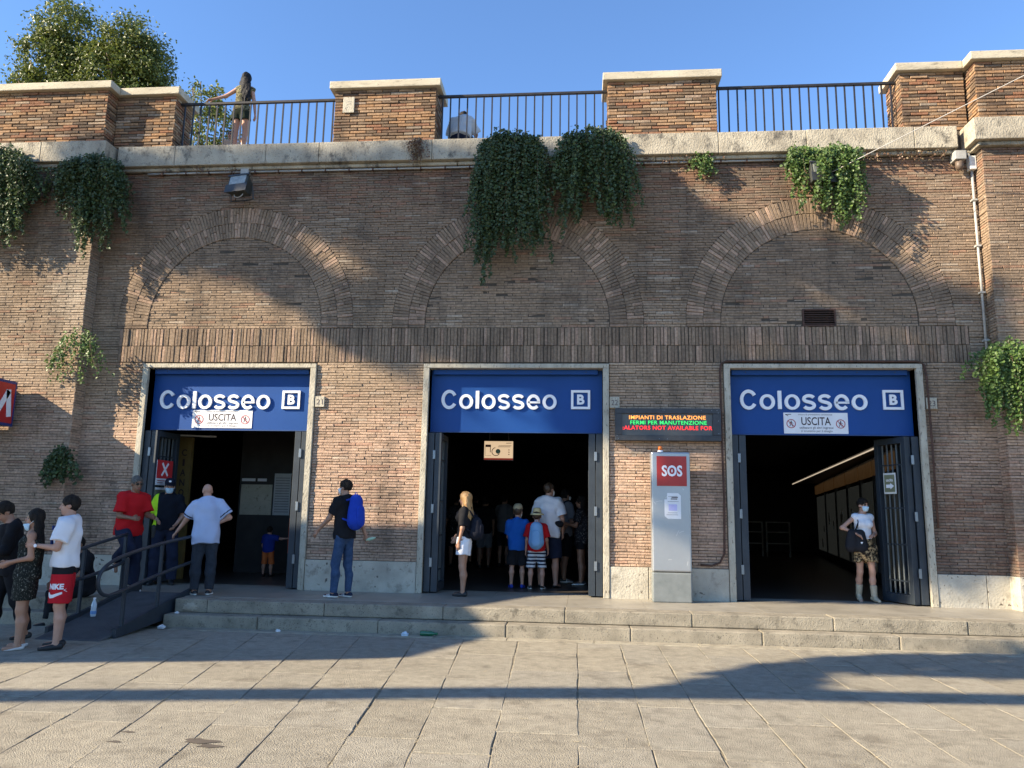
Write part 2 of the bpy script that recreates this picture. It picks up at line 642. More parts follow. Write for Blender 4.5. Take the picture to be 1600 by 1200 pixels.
courses(B, (X0, 0, SOLD2), (1, 0, 0), (0, -1, 0), X1 - X0, SOLD2 + 0.004, WALL_TOP, 'wall', holes=spans_upper)
for cx in CEN:
    courses(B, (cx - RI, 0.012, SOLD2), (1, 0, 0), (0, -1, 0), 2 * RI, SOLD2 + 0.004, ARCH_Z + RI, 'wall', holes=spans_tymp(cx), shift=0.1)
    # two rings of voussoirs
    for ra, rb in ((RI + 0.004, RM), (RM + 0.007, RO)):
        rmid = (ra + rb) / 2
        nv = int(math.pi * ra / 0.052)
        th = (np.arange(nv) + 0.5) / nv * math.pi
        split = rng.random(nv) < 0.35
        for sub in (0, 1):
            if sub == 0:
                r0 = np.full(nv, ra)
                r1_ = np.where(split, ra + (rb - ra) * rng.uniform(0.35, 0.65, nv), rb)
                keep = np.ones(nv, bool)
                last = r1_
            else:
                r0, r1_, keep = last + 0.006, np.full(nv, rb), split
            rm_ = (r0 + r1_) / 2
            ur = np.stack([np.cos(th), 0 * th, np.sin(th)], 1)
            ut = np.stack([-np.sin(th), 0 * th, np.cos(th)], 1)
            P = np.array([cx, 0, ARCH_Z]) + ur * rm_[:, None]
            P[:, 1] += rng.normal(-0.002, 0.004, nv)
            wid = math.pi * rm_ / nv - 0.0065
            B.put(P[keep], ur[keep], ut[keep], (0, -1, 0), (r1_ - r0)[keep], wid[keep], brick_tone(P[keep, 0], P[keep, 2], 'arch'))
    # legs of the rings down to the soldier band
    for sgn in (-1, 1):
        for ra, rb in ((RI + 0.004, RM), (RM + 0.007, RO)):
            z_ = SOLD2 + 0.03
            while z_ < ARCH_Z:
                B.put(np.array([[cx + sgn * (ra + rb) / 2, rng.normal(0, 0.003), z_]]), (1, 0, 0), (0, 0, 1), (0, -1, 0),
                      [rb - ra], [0.041], brick_tone(np.array([cx]), np.array([z_]), 'arch'))
                z_ += 0.05
# soldier band, two rows of bricks on end
for za, zb in ((SOLD0, SOLD1), (SOLD1, SOLD2)):
    n_ = int((7.39 + 7.12) / 0.0575)
    xs = np.linspace(-7.12, 7.39, n_)
    xs = xs + rng.normal(0, 0.004, n_)
    P = np.stack([xs, rng.normal(-0.003, 0.005, n_), np.full(n_, (za + zb) / 2)], 1)
    t_ = brick_tone(xs, P[:, 2], 'arch') * rng.uniform(0.82, 1.08, (n_, 1))
    B.put(P, (0, 0, 1), (1, 0, 0), (0, -1, 0), np.full(n_, zb - za - 0.008), rng.uniform(0.046, 0.0525, n_), t_)
courses(B, (X0, 0, SOLD0), (1, 0, 0), (0, -1, 0), 0.6, SOLD0, SOLD2, 'wall')
courses(B, (7.42, 0, SOLD0), (1, 0, 0), (0, -1, 0), 0.33, SOLD0, SOLD2, 'right')
PIERS = [(X0, CEN[0] - HALF - 0.006), (CEN[0] + HALF + 0.006, CEN[1] - HALF - 0.006), (CEN[1] + HALF + 0.006, CEN[2] - HALF - 0.006), (CEN[2] + HALF + 0.006, X1)]
for i, (a, b) in enumerate(PIERS):
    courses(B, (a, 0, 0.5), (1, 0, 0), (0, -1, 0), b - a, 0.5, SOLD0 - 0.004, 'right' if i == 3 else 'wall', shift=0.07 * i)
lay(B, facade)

core = MB()
WT = 0.6
prev = X0
for cx in CEN:
    core.box(prev, cx - HALF + 0.1, 0.019, WT, -0.3, 3.78)
    prev = cx + HALF - 0.1
core.box(prev, X1, 0.019, WT, -0.3, 3.78)
GX0, GX1 = 4.79, 5.33
core.box(X0, GX0, 0.019, WT, 3.782, 7.9)
core.box(GX1, X1, 0.019, WT, 3.782, 7.9)
core.box(GX0, GX1, 0.019, WT, 3.782, 4.47)
core.box(GX0, GX1, 0.019, WT, 4.77, 7.9)
core.box(GX0, GX1, 0.3, WT, 4.471, 4.769)
core.build('mortar_bed', M_MORTAR, facade)

# travertine plinth panels
pj = [(X0, -7.2), (-7.194, PIERS[0][1]), (PIERS[1][0], -2.9), (-2.894, PIERS[1][1]), (PIERS[2][0], 2.2), (2.206, PIERS[2][1]), (PIERS[3][0], 7.36), (7.366, X1)]
for a, b in pj:
    mb = MB()
    mb.box(a + 0.002, b - 0.002, -0.03, 0.013, -0.02, 0.497)
    mb.build('base_panel', M_TRAV_BASE, facade, bevel=0.006)

# stone door surrounds: two jambs and a lintel each
for cx in CEN:
    fr = MB()
    fr.box(cx - HALF, cx + HALF, -0.045, 0.3, 3.757, 3.83)
    sur = fr.build('door_surround', M_FRAME, facade, bevel=0.006)
    for s_ in (-1, 1):
        jb = MB()
        a, b = sorted((cx + s_ * HALF, cx + s_ * (HALF - 0.1)))
        jb.box(a, b, -0.045, 0.3, 0.0, 3.755)
        jb.build('jamb', M_FRAME, sur, bevel=0.006)

# travertine cornice: blocks and the moulding below
cj = [-7.46, -6.35, -4.62, -3.62, -1.55, -0.1, 1.62, 3.47, 4.95, 6.72, 7.42]
for a, b in zip(cj[:-1], cj[1:]):
    mb = MB()
    mb.box(a + 0.003, b - 0.003, -0.17 + rng.normal(0, 0.003), 0.6, 7.512, 7.9 + rng.normal(0, 0.003))
    mb.build('cornice_stone', M_TRAV, facade, bevel=0.012)
for a, b in ((-7.75, -4.9), (-4.894, -1.1), (-1.094, 2.4), (2.406, 5.2), (5.206, 7.75)):
    mb = MB()
    mb.box(a, b, -0.085, 0.0, 7.442, 7.51)
    mb.build('moulding_stone', M_TRAV, facade, bevel=0.02)

# vent grille in the right arch
vg = MB()
vg.box(4.79, 5.33, -0.012, 0.02, 4.742, 4.768); vg.box(4.79, 5.33, -0.012, 0.02, 4.472, 4.498)
vg.box(4.79, 4.815, -0.012, 0.02, 4.499, 4.741); vg.box(5.305, 5.33, -0.012, 0.02, 4.499, 4.741)
grille = vg.build('vent_grille', M_RUST, facade)
for k in range(6):
    sl = MB()
    m = Matrix.Translation((5.06, 0.012, 4.522 + k * 0.039)) @ Matrix.Rotation(R(35), 4, 'X')
    sl.box(-0.244, 0.244, -0.022, 0.022, -0.003, 0.003, 0, m)
    sl.build('slat', M_RUST, grille)

# ---- pilasters left and right
def pilaster(x0, x1, label, zone, side):
    t = thing('brick_pilaster', label, 'pilaster', ((x0 + x1) / 2, -0.15, 0), 'brick pilasters at both ends of the wall')
    Bp = Bricks()
    d = 0.28
    courses(Bp, (x0, -d, 0.5), (1, 0, 0), (0, -1, 0), x1 - x0, 0.5, WALL_TOP, zone)
    if side > 0:
        courses(Bp, (x1, -d, 0.5), (0, 1, 0), (1, 0, 0), d, 0.5, WALL_TOP, zone, shift=0.05)
    else:
        courses(Bp, (x0, 0, 0.5), (0, -1, 0), (-1, 0, 0), d, 0.5, WALL_TOP, zone, shift=0.05)
    lay(Bp, t)
    c = MB()
    c.box(x0 + 0.014, x1 - 0.014, -d + 0.014, 0.6, -0.3, 7.9)
    c.build('mortar_bed', M_MORTAR, t)
    nb = 2
    for k in range(nb):
        mb = MB()
        a, b = x0 + (x1 - x0) * k / nb, x0 + (x1 - x0) * (k + 1) / nb
        mb.box(a - 0.02 * (k == 0), b + 0.02 * (k == nb - 1) - 0.004, -d - 0.03, 0.012, -0.36, 0.497)
        mb.build('base_panel', M_TRAV_BASE, t, bevel=0.006)
    xo0, xo1 = (x0, x1 + 0.17) if side > 0 else (x0 - 0.17, x1)
    k0 = xo1 - 1.25 if side > 0 else xo0 + 1.6
    for a, b in ((xo0, k0), (k0 + 0.006, xo1)):
        mb = MB()
        mb.box(a, b, -d - 0.17, 0.6, 7.512, 7.9)
        mb.build('cornice_stone', M_TRAV, t, bevel=0.012)
    mb = MB()
    mb.box(xo0 + (0.085 if side < 0 else 0), xo1 - (0.085 if side > 0 else 0), -d - 0.085, 0.0, 7.442, 7.51)
    mb.build('moulding_stone', M_TRAV, t, bevel=0.02)
    return t

pilaster(-11.2, -7.69, 'left brick pilaster with two dark bushes hanging from its cornice', 'left', 1)
pilaster(7.72, 11.0, 'right brick pilaster beside the thin grey downpipe, a bush growing low on it', 'right', -1)

# ---- parapet piers on the cornice
def pier(x0, x1, y0, label, sides, depth=0.62, z1=9.0, cap0=None, cap1=None):
    t = thing('parapet_pier', label, 'parapet pier', ((x0 + x1) / 2, y0 + depth / 2, 7.9), 'brick parapet piers on the terrace edge')
    Bp = Bricks()
    kw = dict(course=0.0585, blen=0.3, gap=0.0135, jit=0.005, closer=0.02)
    courses(Bp, (x0, y0, 7.9), (1, 0, 0), (0, -1, 0), x1 - x0, 7.905, z1 - 0.002, 'parapet', **kw)
    if 'r' in sides:
        courses(Bp, (x1, y0, 7.9), (0, 1, 0), (1, 0, 0), depth, 7.905, z1 - 0.002, 'parapet', shift=0.1, **kw)
    if 'l' in sides:
        courses(Bp, (x0, y0 + depth, 7.9), (0, -1, 0), (-1, 0, 0), depth, 7.905, z1 - 0.002, 'parapet', shift=0.1, **kw)
    lay(Bp, t)
    c = MB()
    c.box(x0 + 0.022, x1 - 0.022, y0 + 0.022, y0 + depth, 7.902, z1 - 0.001)
    c.build('mortar_bed', M_MORTAR_D, t)
    mb = MB()
    mb.box(x0 - 0.09 if cap0 is None else cap0, x1 + 0.09 if cap1 is None else cap1, y0 - 0.085, y0 + depth + 0.085, z1, z1 + 0.145)
    mb.build('cap_stone', M_TRAV_CAP, t, bevel=0.012)
    return t

pier(-11.2, -7.69, -0.28, 'leftmost wide brick parapet pier, set forward above the left pilaster', 'r', depth=0.9, cap1=-7.6)
pier(-7.685, -6.52, 0.0, 'parapet pier left of the first railing, its right end shaded, trees behind', 'r', cap0=-7.596)
pier(-3.44, -1.54, 0.0, 'yellowish parapet pier with a small white plaque on its face', 'lr')
pier(1.58, 3.49, 0.0, 'reddish parapet pier right of the two big hanging bushes', 'lr')
pier(6.62, 7.68, 0.0, 'parapet pier at the right end of the third railing', 'l', cap1=7.636)
pier(7.72, 11.0, -0.28, 'rightmost parapet pier, set forward above the right pilaster', 'l', depth=0.9, cap0=7.64)
# ------------------------------------------------------------------ ground, paving, steps, terrace, hall shell
ZG = -0.36
g = MB()
g.add([(-400, -400, ZG - 0.006), (400, -400, ZG - 0.006), (400, 0.5, ZG - 0.006), (-400, 0.5, ZG - 0.006)], [(0, 1, 2, 3)])
ground = g.build('ground', M_DIRT)
tag(ground, kind='structure')

def jx(x, y_):
    """joints fan out towards the left of the square"""
    k = np.clip((1.2 - x) / 3.4, 0, 1) * -0.2
    return x + k * (y_ + 7.5)

xs = [-11.5]
while xs[-1] < 9.0:
    xs.append(xs[-1] + rng.uniform(0.49, 0.6))
nsl = 0
for a, b in zip(xs[:-1], xs[1:]):
    y_ = -10.2 + rng.uniform(-0.9, 0)
    first = True
    while y_ < -2.24:
        L = rng.uniform(0.75, 1.5)
        y2 = min(y_ + L, -2.22)
        if -2.22 - y2 < 0.35:
            y2 = -2.22
        g_ = 0.0015 + rng.uniform(0, 0.003)
        ox = rng.normal(0, 0.006, 4)
        pts = [(jx(a, y_) + g_ + ox[0], y_ + g_), (jx(b, y_) - g_ + ox[1], y_ + g_ + rng.normal(0, 0.006)),
               (jx(b, y2) - g_ + ox[2], y2 - g_), (jx(a, y2) + g_ + ox[3], y2 - g_ + rng.normal(0, 0.006))]
        mx_ = np.array([(q[0], q[1], ZG) for q in pts]).mean(0)
        px, py, pz = project(mx_)
        if pz > 0.3 and -350 < px < 1950 and py < 1600:
            dz = rng.normal(0, 0.0022, 4) - 0.001
            # ring of uneven edge points so that no slab is a perfect rectangle
            ring = []
            for q in range(4):
                p0, p1 = np.array(pts[q]), np.array(pts[(q + 1) % 4])
                d_ = p1 - p0
                nn_ = np.array([-d_[1], d_[0]]) / (np.hypot(*d_) + 1e-9)
                ns = 3 if q % 2 == 0 else 5
                for s_ in range(ns):
                    tt = s_ / ns
                    off = 0 if s_ == 0 else rng.normal(0.001, 0.0035)
                    zz = dz[q] * (1 - tt) + dz[(q + 1) % 4] * tt
                    pt = p0 + d_ * tt + nn_ * off
                    ring.append((pt[0], pt[1], ZG + zz))
            ring = np.array(ring)
            cen = ring.mean(0)
            inn = cen + (ring - cen) * np.array([0.985, 0.992, 1])
            inn[:, 2] = ring[:, 2] + 0.001
            outr = ring.copy(); outr[:, 2] -= 0.002
            low = ring.copy(); low[:, 2] = ZG - 0.03
            k = len(ring)
            mb = MB()
            mb.add(np.concatenate([inn, outr, low]), [tuple(range(k))] + [(k + i, k + (i + 1) % k, (i + 1) % k, i) for i in range(k)] + [(2 * k + i, 2 * k + (i + 1) % k, k + (i + 1) % k, k + i) for i in range(k)])
            tone = rng.uniform(0.93, 1.06)
            o = mb.build('paving_slab', M_SLAB, ground)
            w_ = rng.uniform(-0.007, 0.007)
            o.color = (0.305 * tone, (0.273 + w_ * 0.4) * tone, (0.212 + w_) * tone, 1)
            nsl += 1
        y_ = y2
# narrow kerb row along the foot of the steps
x_ = -4.6
while x_ < 9:
    L = rng.uniform(0.9, 1.6)
    mb = MB()
    mb.box(x_ + 0.004, x_ + L - 0.004, -2.212, -2.0, ZG - 0.03, ZG + 0.006)
    o = mb.build('kerb_stone', M_SLAB, ground, bevel=0.006)
    o.color = (0.34, 0.302, 0.228, 1)
    x_ += L
print('slabs', nsl)

# dry straw and grit in the joints: nobody could count it
st = MB()
for i in range(900):
    a = rng.integers(len(xs))
    y_ = rng.uniform(-8.5, -2.4)
    if rng.random() < 0.75:
        x_ = jx(xs[a], y_) + rng.normal(0, 0.012)
        an = R(90) + rng.normal(0, 0.5)
    else:
        x_ = rng.uniform(-6, 8); an = rng.uniform(0, 6.28)
    L = rng.uniform(0.02, 0.075)
    c_, s_ = math.cos(an), math.sin(an)
    w = 0.0022
    z = ZG + 0.004
    st.add([(x_ - c_ * L / 2 - s_ * w, y_ - s_ * L / 2 + c_ * w, z), (x_ + c_ * L / 2 - s_ * w, y_ + s_ * L / 2 + c_ * w, z + 0.004),
            (x_ + c_ * L / 2 + s_ * w, y_ + s_ * L / 2 - c_ * w, z + 0.003), (x_ - c_ * L / 2 + s_ * w, y_ - s_ * L / 2 - c_ * w, z)], [(0, 3, 2, 1)])
straw = st.build('dry_straw', mat('straw', (0.42, 0.34, 0.2), (0.5, 0.42, 0.27), rough=0.9))
tag(straw, 'dry straw and grit scattered along the paving joints', 'litter', kind='stuff')

# ---- steps
steps = bpy.data.objects.new('entrance_steps', None)
COL.objects.link(steps)
tag(steps, kind='structure')
sj = [-4.77, -4.28, -2.54, -0.82, 0.9, 2.64, 4.52, 6.25, 8.2]
for i, (a, b) in enumerate(zip(sj[:-1], sj[1:])):
    mb = MB()
    mb.box(a + 0.003, b - 0.003, -1.735 + rng.normal(0, 0.005), -1.36, -0.182, 0.0 + rng.normal(0, 0.002))
    mb.build('step_stone', M_STEP, steps, bevel=0.014)
sj = [-4.79, -3.41, -1.68, 0.1, 1.79, 3.52, 5.27, 7.1, 8.4]
for a, b in zip(sj[:-1], sj[1:]):
    mb = MB()
    mb.box(a + 0.003, b - 0.003, -1.99 + rng.normal(0, 0.005), -1.6, ZG - 0.05, -0.186 + rng.normal(0, 0.002))
    mb.build('step_stone', M_STEP, steps, bevel=0.016)
# the chipped first block, broken faces
ch = bmesh.new()
bmesh.ops.create_icosphere(ch, subdivisions=3, radius=1)
for v in ch.verts:
    nrm = math.sin(v.co.x * 9.1 + v.co.z * 7) * 0.16 + math.sin(v.co.z * 13 + 2) * 0.12
    v.co = Vector((v.co.x * 0.115 * (1 + nrm), v.co.y * 0.02, v.co.z * 0.052 * (1 + nrm)))
me = bpy.data.meshes.new('chipped_patch'); ch.to_mesh(me); ch.free()
obj('chipped_patch', me, mat('broken_stone', (0.36, 0.31, 0.24), (0.47, 0.41, 0.32), (0.15, 0.12, 0.09), scale=24, rough=0.95, bump=0.9, spot=0.6), steps, loc=(-4.52, -1.742, -0.105))

# platform paving in large polished slabs
plat = bpy.data.objects.new('platform', None)
COL.objects.link(plat)
tag(plat, kind='structure')
pm = MB()
pm.box(-9.6, 9.4, -1.37, 0.3, -0.3, -0.012)
pm.box(-9.59, -5.85, -1.88, -1.37, -0.3, -0.012)
pm.build('platform_bed', M_DIRT, plat)
x_ = -9.6
while x_ < 9.2:
    L = rng.uniform(1.0, 1.7)
    for (ya, yb) in ((-1.355, -0.62), (-0.616, 0.05), (0.054, 0.62)):
        mb = MB()
        o_ = rng.uniform(-0.3, 0.3)
        mb.box(x_ + 0.0015, x_ + L - 0.0015, ya, yb, -0.03, rng.normal(0, 0.0006))
        mb.build('paving_slab', M_PLAT, plat)
    x_ += L
mb = MB(); mb.box(-9.6, -5.83, -1.9, -1.36, -0.36, 0.0); mb.build('paving_slab', M_STEP, plat, bevel=0.012)
mb = MB(); mb.box(-9.6, -5.83, -2.2, -1.905, -0.38, -0.18); mb.build('paving_slab', M_STEP, plat, bevel=0.012)

# ---- terrace behind the parapet
tr = MB()
tr.box(-60, 60, 0.62, 60, 7.0, 8.0)
tr.box(-11, 11, 0.05, 0.619, 7.901, 8.0)
ter = tr.build('terrace', mat('terrace_gravel', (0.22, 0.2, 0.17), (0.3, 0.27, 0.23), scale=12, rough=0.95))
tag(ter, kind='structure')

# ---- the hall behind the entrances
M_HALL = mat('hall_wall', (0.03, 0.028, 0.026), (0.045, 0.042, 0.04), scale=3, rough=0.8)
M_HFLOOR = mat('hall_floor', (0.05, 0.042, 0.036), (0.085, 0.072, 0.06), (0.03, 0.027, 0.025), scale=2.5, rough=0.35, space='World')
def shell(name, boxes, m):
    b_ = MB()
    for q in boxes:
        b_.box(*q)
    o = b_.build(name, m)
    tag(o, kind='structure')
    return o
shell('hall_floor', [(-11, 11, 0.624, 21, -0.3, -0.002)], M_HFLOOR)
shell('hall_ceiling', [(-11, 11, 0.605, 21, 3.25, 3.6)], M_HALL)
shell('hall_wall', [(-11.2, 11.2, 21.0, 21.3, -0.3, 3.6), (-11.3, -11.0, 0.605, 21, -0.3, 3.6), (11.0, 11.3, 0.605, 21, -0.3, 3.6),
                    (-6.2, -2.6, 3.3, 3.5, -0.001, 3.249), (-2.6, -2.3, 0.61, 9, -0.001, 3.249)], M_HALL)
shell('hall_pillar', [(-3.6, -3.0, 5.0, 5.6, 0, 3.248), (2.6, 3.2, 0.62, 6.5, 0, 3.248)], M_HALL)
# ------------------------------------------------------------------ entrance signs
def fit_text(name, s, x0, x1, z0, z1, yy, m, parent, extrude=0.012, offset=0.0, nrm=(0, -1, 0), spacing=1.0):
    """lettering whose outline fills x0..x1 by z0..z1 on the plane at yy (front facing -y)"""
    o = text_mesh(name, s, 1.0, Matrix(), m, None, extrude=0.0, offset=offset, spacing=spacing)
    me = o.data
    co = np.zeros(len(me.vertices) * 3)
    me.vertices.foreach_get('co', co)
    co = co.reshape(-1, 3)
    lo, hi = co.min(0), co.max(0)
    bpy.data.objects.remove(o)
    bpy.data.meshes.remove(me)
    sx, sz = (x1 - x0) / (hi[0] - lo[0]), (z1 - z0) / (hi[1] - lo[1])
    k = Matrix.Diagonal((sx, sz, 1, 1)) @ Matrix.Translation((-lo[0], -lo[1], 0))
    mt = face_mtx((x0, yy, z0), nrm) @ k
    return text_mesh(name, s, 1.0, mt, m, parent, extrude=extrude, offset=offset, spacing=spacing)

def ring(mb, cx, cz, r0, r1, yy, d, seg=28, mi=0):
    t = np.linspace(0, 2 * math.pi, seg, endpoint=False)
    v = []
    for rr, y_ in ((r0, yy), (r1, yy), (r1, yy + d), (r0, yy + d)):
        v += [(cx + rr * math.cos(a), y_, cz + rr * math.sin(a)) for a in t]
    f = []
    for i in range(4):
        for k in range(seg):
            a, b = i * seg + k, i * seg + (k + 1) % seg
            c, e = ((i + 1) % 4) * seg + (k + 1) % seg, ((i + 1) % 4) * seg + k
            f.append((a, e, c, b))
    mb.add(v, f, mi)

def stroke(mb, pts, w, yy, d, mi=0, closed=False):
    """flat-fronted letter stroke of even width along pts (xz)"""
    P = np.array(pts, float)
    n_ = len(P)
    nx = np.zeros_like(P)
    for i in range(n_):
        a = P[(i - 1) % n_] if (closed or i > 0) else P[i]
        b = P[(i + 1) % n_] if (closed or i < n_ - 1) else P[i]
        t = b - a
        t /= np.hypot(*t) + 1e-9
        nx[i] = (-t[1], t[0])
    ww = np.asarray(w) if hasattr(w, '__len__') else np.full(n_, w)
    A, Bq = P + nx * ww[:, None] / 2, P - nx * ww[:, None] / 2
    v = [(q[0], yy, q[1]) for q in A] + [(q[0], yy, q[1]) for q in Bq] + [(q[0], yy + d, q[1]) for q in A] + [(q[0], yy + d, q[1]) for q in Bq]
    f = []
    m_ = n_ if closed else n_ - 1
    for i in range(m_):
        j = (i + 1) % n_
        f += [(i, j, n_ + j, n_ + i), (2 * n_ + i, i + 0, j, 2 * n_ + j)[::-1] if False else (i, 2 * n_ + i, 2 * n_ + j, j), (n_ + i, n_ + j, 3 * n_ + j, 3 * n_ + i)]
    if not closed:
        f += [(0, n_, 3 * n_, 2 * n_), (n_ - 1, 3 * n_ - 1, 4 * n_ - 1, 2 * n_ - 1)]
    mb.add(v, f, mi)

def grotesk(word, x0, x1, z0, zc, yy, d, m, parent, name):
    """bold grotesque lettering C o l s e drawn as strokes; zc cap height above z0"""
    xh = zc * 0.76
    adv = {'C': 1.0, 'o': 0.90, 'l': 0.36, 's': 0.80, 'e': 0.875}
    gp = 0.12
    tot = sum(adv[c] for c in word) - gp
    ux = (x1 - x0) / (tot * zc)
    x = x0
    for c in word:
        w_ = adv[c] * zc * ux
        g_ = gp * zc * ux
        lw, th = 0.172 * zc * ux, 0.142 * zc
        mb = MB()
        gw = w_ - g_
        cx_ = x + gw / 2
        def arc(rx, rz, a0, a1, cz, n_=26, cx2=None):
            t = np.radians(np.linspace(a0, a1, n_))
            return [((cx_ if cx2 is None else cx2) + rx * math.cos(q), cz + rz * math.sin(q)) for q in t]
        if c == 'o':
            p_ = arc(gw / 2 - lw / 2, (xh + 0.02) / 2 - th / 2, 0, 346, z0 + xh / 2, 26)
            t = np.linspace(0, 2 * math.pi, 26, endpoint=False)
            stroke(mb, p_, lw * np.abs(np.cos(t)) + th * (1 - np.abs(np.cos(t))), yy, d, closed=True)
        elif c == 'l':
            stroke(mb, [(cx_, z0), (cx_, z0 + zc * 0.985)], lw * 1.1, yy, d)
        elif c == 'C':
            p_ = arc(gw / 2 - lw / 2, zc / 2 + 0.008 - th / 2, 31, 329, z0 + zc / 2, 32)
            stroke(mb, p_, lw, yy, d)
        elif c == 'e':
            p_ = arc(gw / 2 - lw / 2, (xh + 0.02) / 2 - th / 2, 0, 318, z0 + xh / 2, 28)
            stroke(mb, p_, lw * 0.96, yy, d)
            stroke(mb, [(x + lw * 0.5, z0 + xh * 0.47), (x + gw - 0.002, z0 + xh * 0.47)], th * 0.72, yy, d)
        elif c == 's':
            r_ = xh / 4 + 0.004
            p_ = arc(gw / 2 - lw / 2, r_ - th / 2 + th * 0.25, 22, 232, z0 + xh * 0.735, 16) + arc(gw / 2 - lw / 2, r_ - th / 2 + th * 0.25, 62, -158, z0 + xh * 0.265, 18)
            stroke(mb, p_, lw * 0.95, yy, d)
        mb.build('letter', m, parent)
        x += w_

def b_box(x0, z0, s_, yy, parent):
    mb = MB()
    t = s_ * 0.125
    mb.box(x0, x0 + s_, yy, yy + 0.03, z0, z0 + t); mb.box(x0, x0 + s_, yy, yy + 0.03, z0 + s_ - t, z0 + s_)
    mb.box(x0, x0 + t, yy, yy + 0.03, z0 + t, z0 + s_ - t); mb.box(x0 + s_ - t, x0 + s_, yy, yy + 0.03, z0 + t, z0 + s_ - t)
    mb.build('line_frame', M_WHITE, parent)
    fit_text('line_letter', 'B', x0 + s_ * 0.315, x0 + s_ * 0.70, z0 + s_ * 0.24, z0 + s_ * 0.77, yy + 0.015, M_WHITE, parent, extrude=0.014, offset=0.035)

M_NAVYED = mat('sign_blue_dark', (0.012, 0.045, 0.15), rough=0.5)
def entrance_sign(cx, tx0, tx1, tz0, bx, label):
    t = thing('entrance_sign', label, 'sign', (cx, 0.2, 3.2), 'blue entrance signs')
    mb = MB()
    mb.box(cx - 1.474, cx + 1.474, 0.2, 0.27, 2.69, 3.754)
    pn = mb.build('sign_panel', M_BLUE, t)
    mb = MB()
    mb.box(cx - 1.43, cx + 1.40, 0.1, 0.199, 3.668, 3.752)
    mb.build('top_hood', M_BLUE, t, bevel=0.006)
    mb = MB()
    mb.box(cx - 1.474, cx + 1.474, 0.19, 0.215, 2.672, 2.689)
    mb.build('lower_trim', M_NAVYED, t)
    for k in range(5):
        s_ = MB(); s_.lathe([(0.008, 0), (0.008, 0.006), (0.004, 0.009)], 8, 0, face_mtx((cx - 1.2 + 0.6 * k, 0.1, 3.71)))
        s_.build('screw', M_DARK, t)
    grotesk('Colosseo', cx + tx0, cx + tx1, tz0, 0.312, 0.165, 0.034, M_WHITE, t, 'letter')
    b_box(cx + bx, tz0 + 0.0, 0.325, 0.166, t)
    return t

def no_entry_icon(mb, cx, cz, r_, yy):
    ring(mb, cx, cz, r_ * 0.84, r_, yy, 0.002, mi=1)
    a = r_ * 0.62
    stroke(mb, [(cx - a, cz + a), (cx + a, cz - a)], r_ * 0.15, yy - 0.0006, 0.002, 1)
    # walking figure
    ring(mb, cx + 0.02 * r_, cz + r_ * 0.55, 0.001, r_ * 0.13, yy, 0.0015, 10, 0)
    stroke(mb, [(cx, cz + r_ * 0.4), (cx - r_ * 0.03, cz - r_ * 0.05)], r_ * 0.24, yy + 0.0003, 0.0015, 0)
    stroke(mb, [(cx - r_ * 0.03, cz), (cx + r_ * 0.22, cz - r_ * 0.3), (cx + r_ * 0.26, cz - r_ * 0.62)], r_ * 0.13, yy + 0.0004, 0.0015, 0)
    stroke(mb, [(cx - r_ * 0.05, cz), (cx - r_ * 0.18, cz - r_ * 0.32), (cx - r_ * 0.36, cz - r_ * 0.6)], r_ * 0.13, yy + 0.0005, 0.0015, 0)
    stroke(mb, [(cx, cz + r_ * 0.34), (cx + r_ * 0.3, cz + r_ * 0.12), (cx + r_ * 0.42, cz + r_ * 0.02)], r_ * 0.1, yy + 0.0006, 0.0015, 0)
    stroke(mb, [(cx, cz + r_ * 0.34), (cx - r_ * 0.28, cz + r_ * 0.16), (cx - r_ * 0.3, cz - r_ * 0.1)], r_ * 0.1, yy + 0.0007, 0.0015, 0)

def exit_sticker(x0, x1, z0, z1, label):
    yy = 0.19
    mb = MB(); mb.box(x0, x1, yy, 0.1985, z0, z1)
    t = mb.build('exit_sticker', M_PAPER)
    tag(t, label, 'notice', 'white exit notices stuck below the station name')
    w, h = x1 - x0, z1 - z0
    fit_text('word', 'USCITA', x0 + w * 0.275, x0 + w * 0.735, z0 + h * 0.40, z0 + h * 0.79, yy - 0.001, M_INK, t, extrude=0.0005, offset=0.012)
    g_ = mat('ink_grey', (0.09, 0.07, 0.07), rough=0.7)
    fit_text('small_print', 'misure di prevenzione coronavirus', x0 + w * 0.23, x0 + w * 0.76, z0 + h * 0.85, z0 + h * 0.955, yy - 0.001, g_, t, extrude=0.0005)
    fit_text('small_print', 'utilizzare gli altri ingressi', x0 + w * 0.245, x0 + w * 0.77, z0 + h * 0.20, z0 + h * 0.34, yy - 0.001, g_, t, extrude=0.0005, offset=0.006)
    fit_text('small_print', 'ci scusiamo per il disagio', x0 + w * 0.265, x0 + w * 0.755, z0 + h * 0.05, z0 + h * 0.18, yy - 0.001, g_, t, extrude=0.0005)
    for fx in (0.115, 0.885):
        ic = MB()
        no_entry_icon(ic, x0 + w * fx, z0 + h * 0.47, w * 0.073, yy - 0.003)
        ic.build('no_entry_mark', [M_INK, M_INKR], t)
    lg = MB()
    stroke(lg, [(x0 + w * 0.025, z0 + h * 0.91), (x0 + w * 0.12, z0 + h * 0.92)], h * 0.03, yy - 0.002, 0.0015, 0)
    stroke(lg, [(x0 + w * 0.03, z0 + h * 0.91), (x0 + w * 0.075, z0 + h * 0.84)], h * 0.025, yy - 0.0025, 0.0015, 0)
    lg.build('emblem', [M_INK], t)

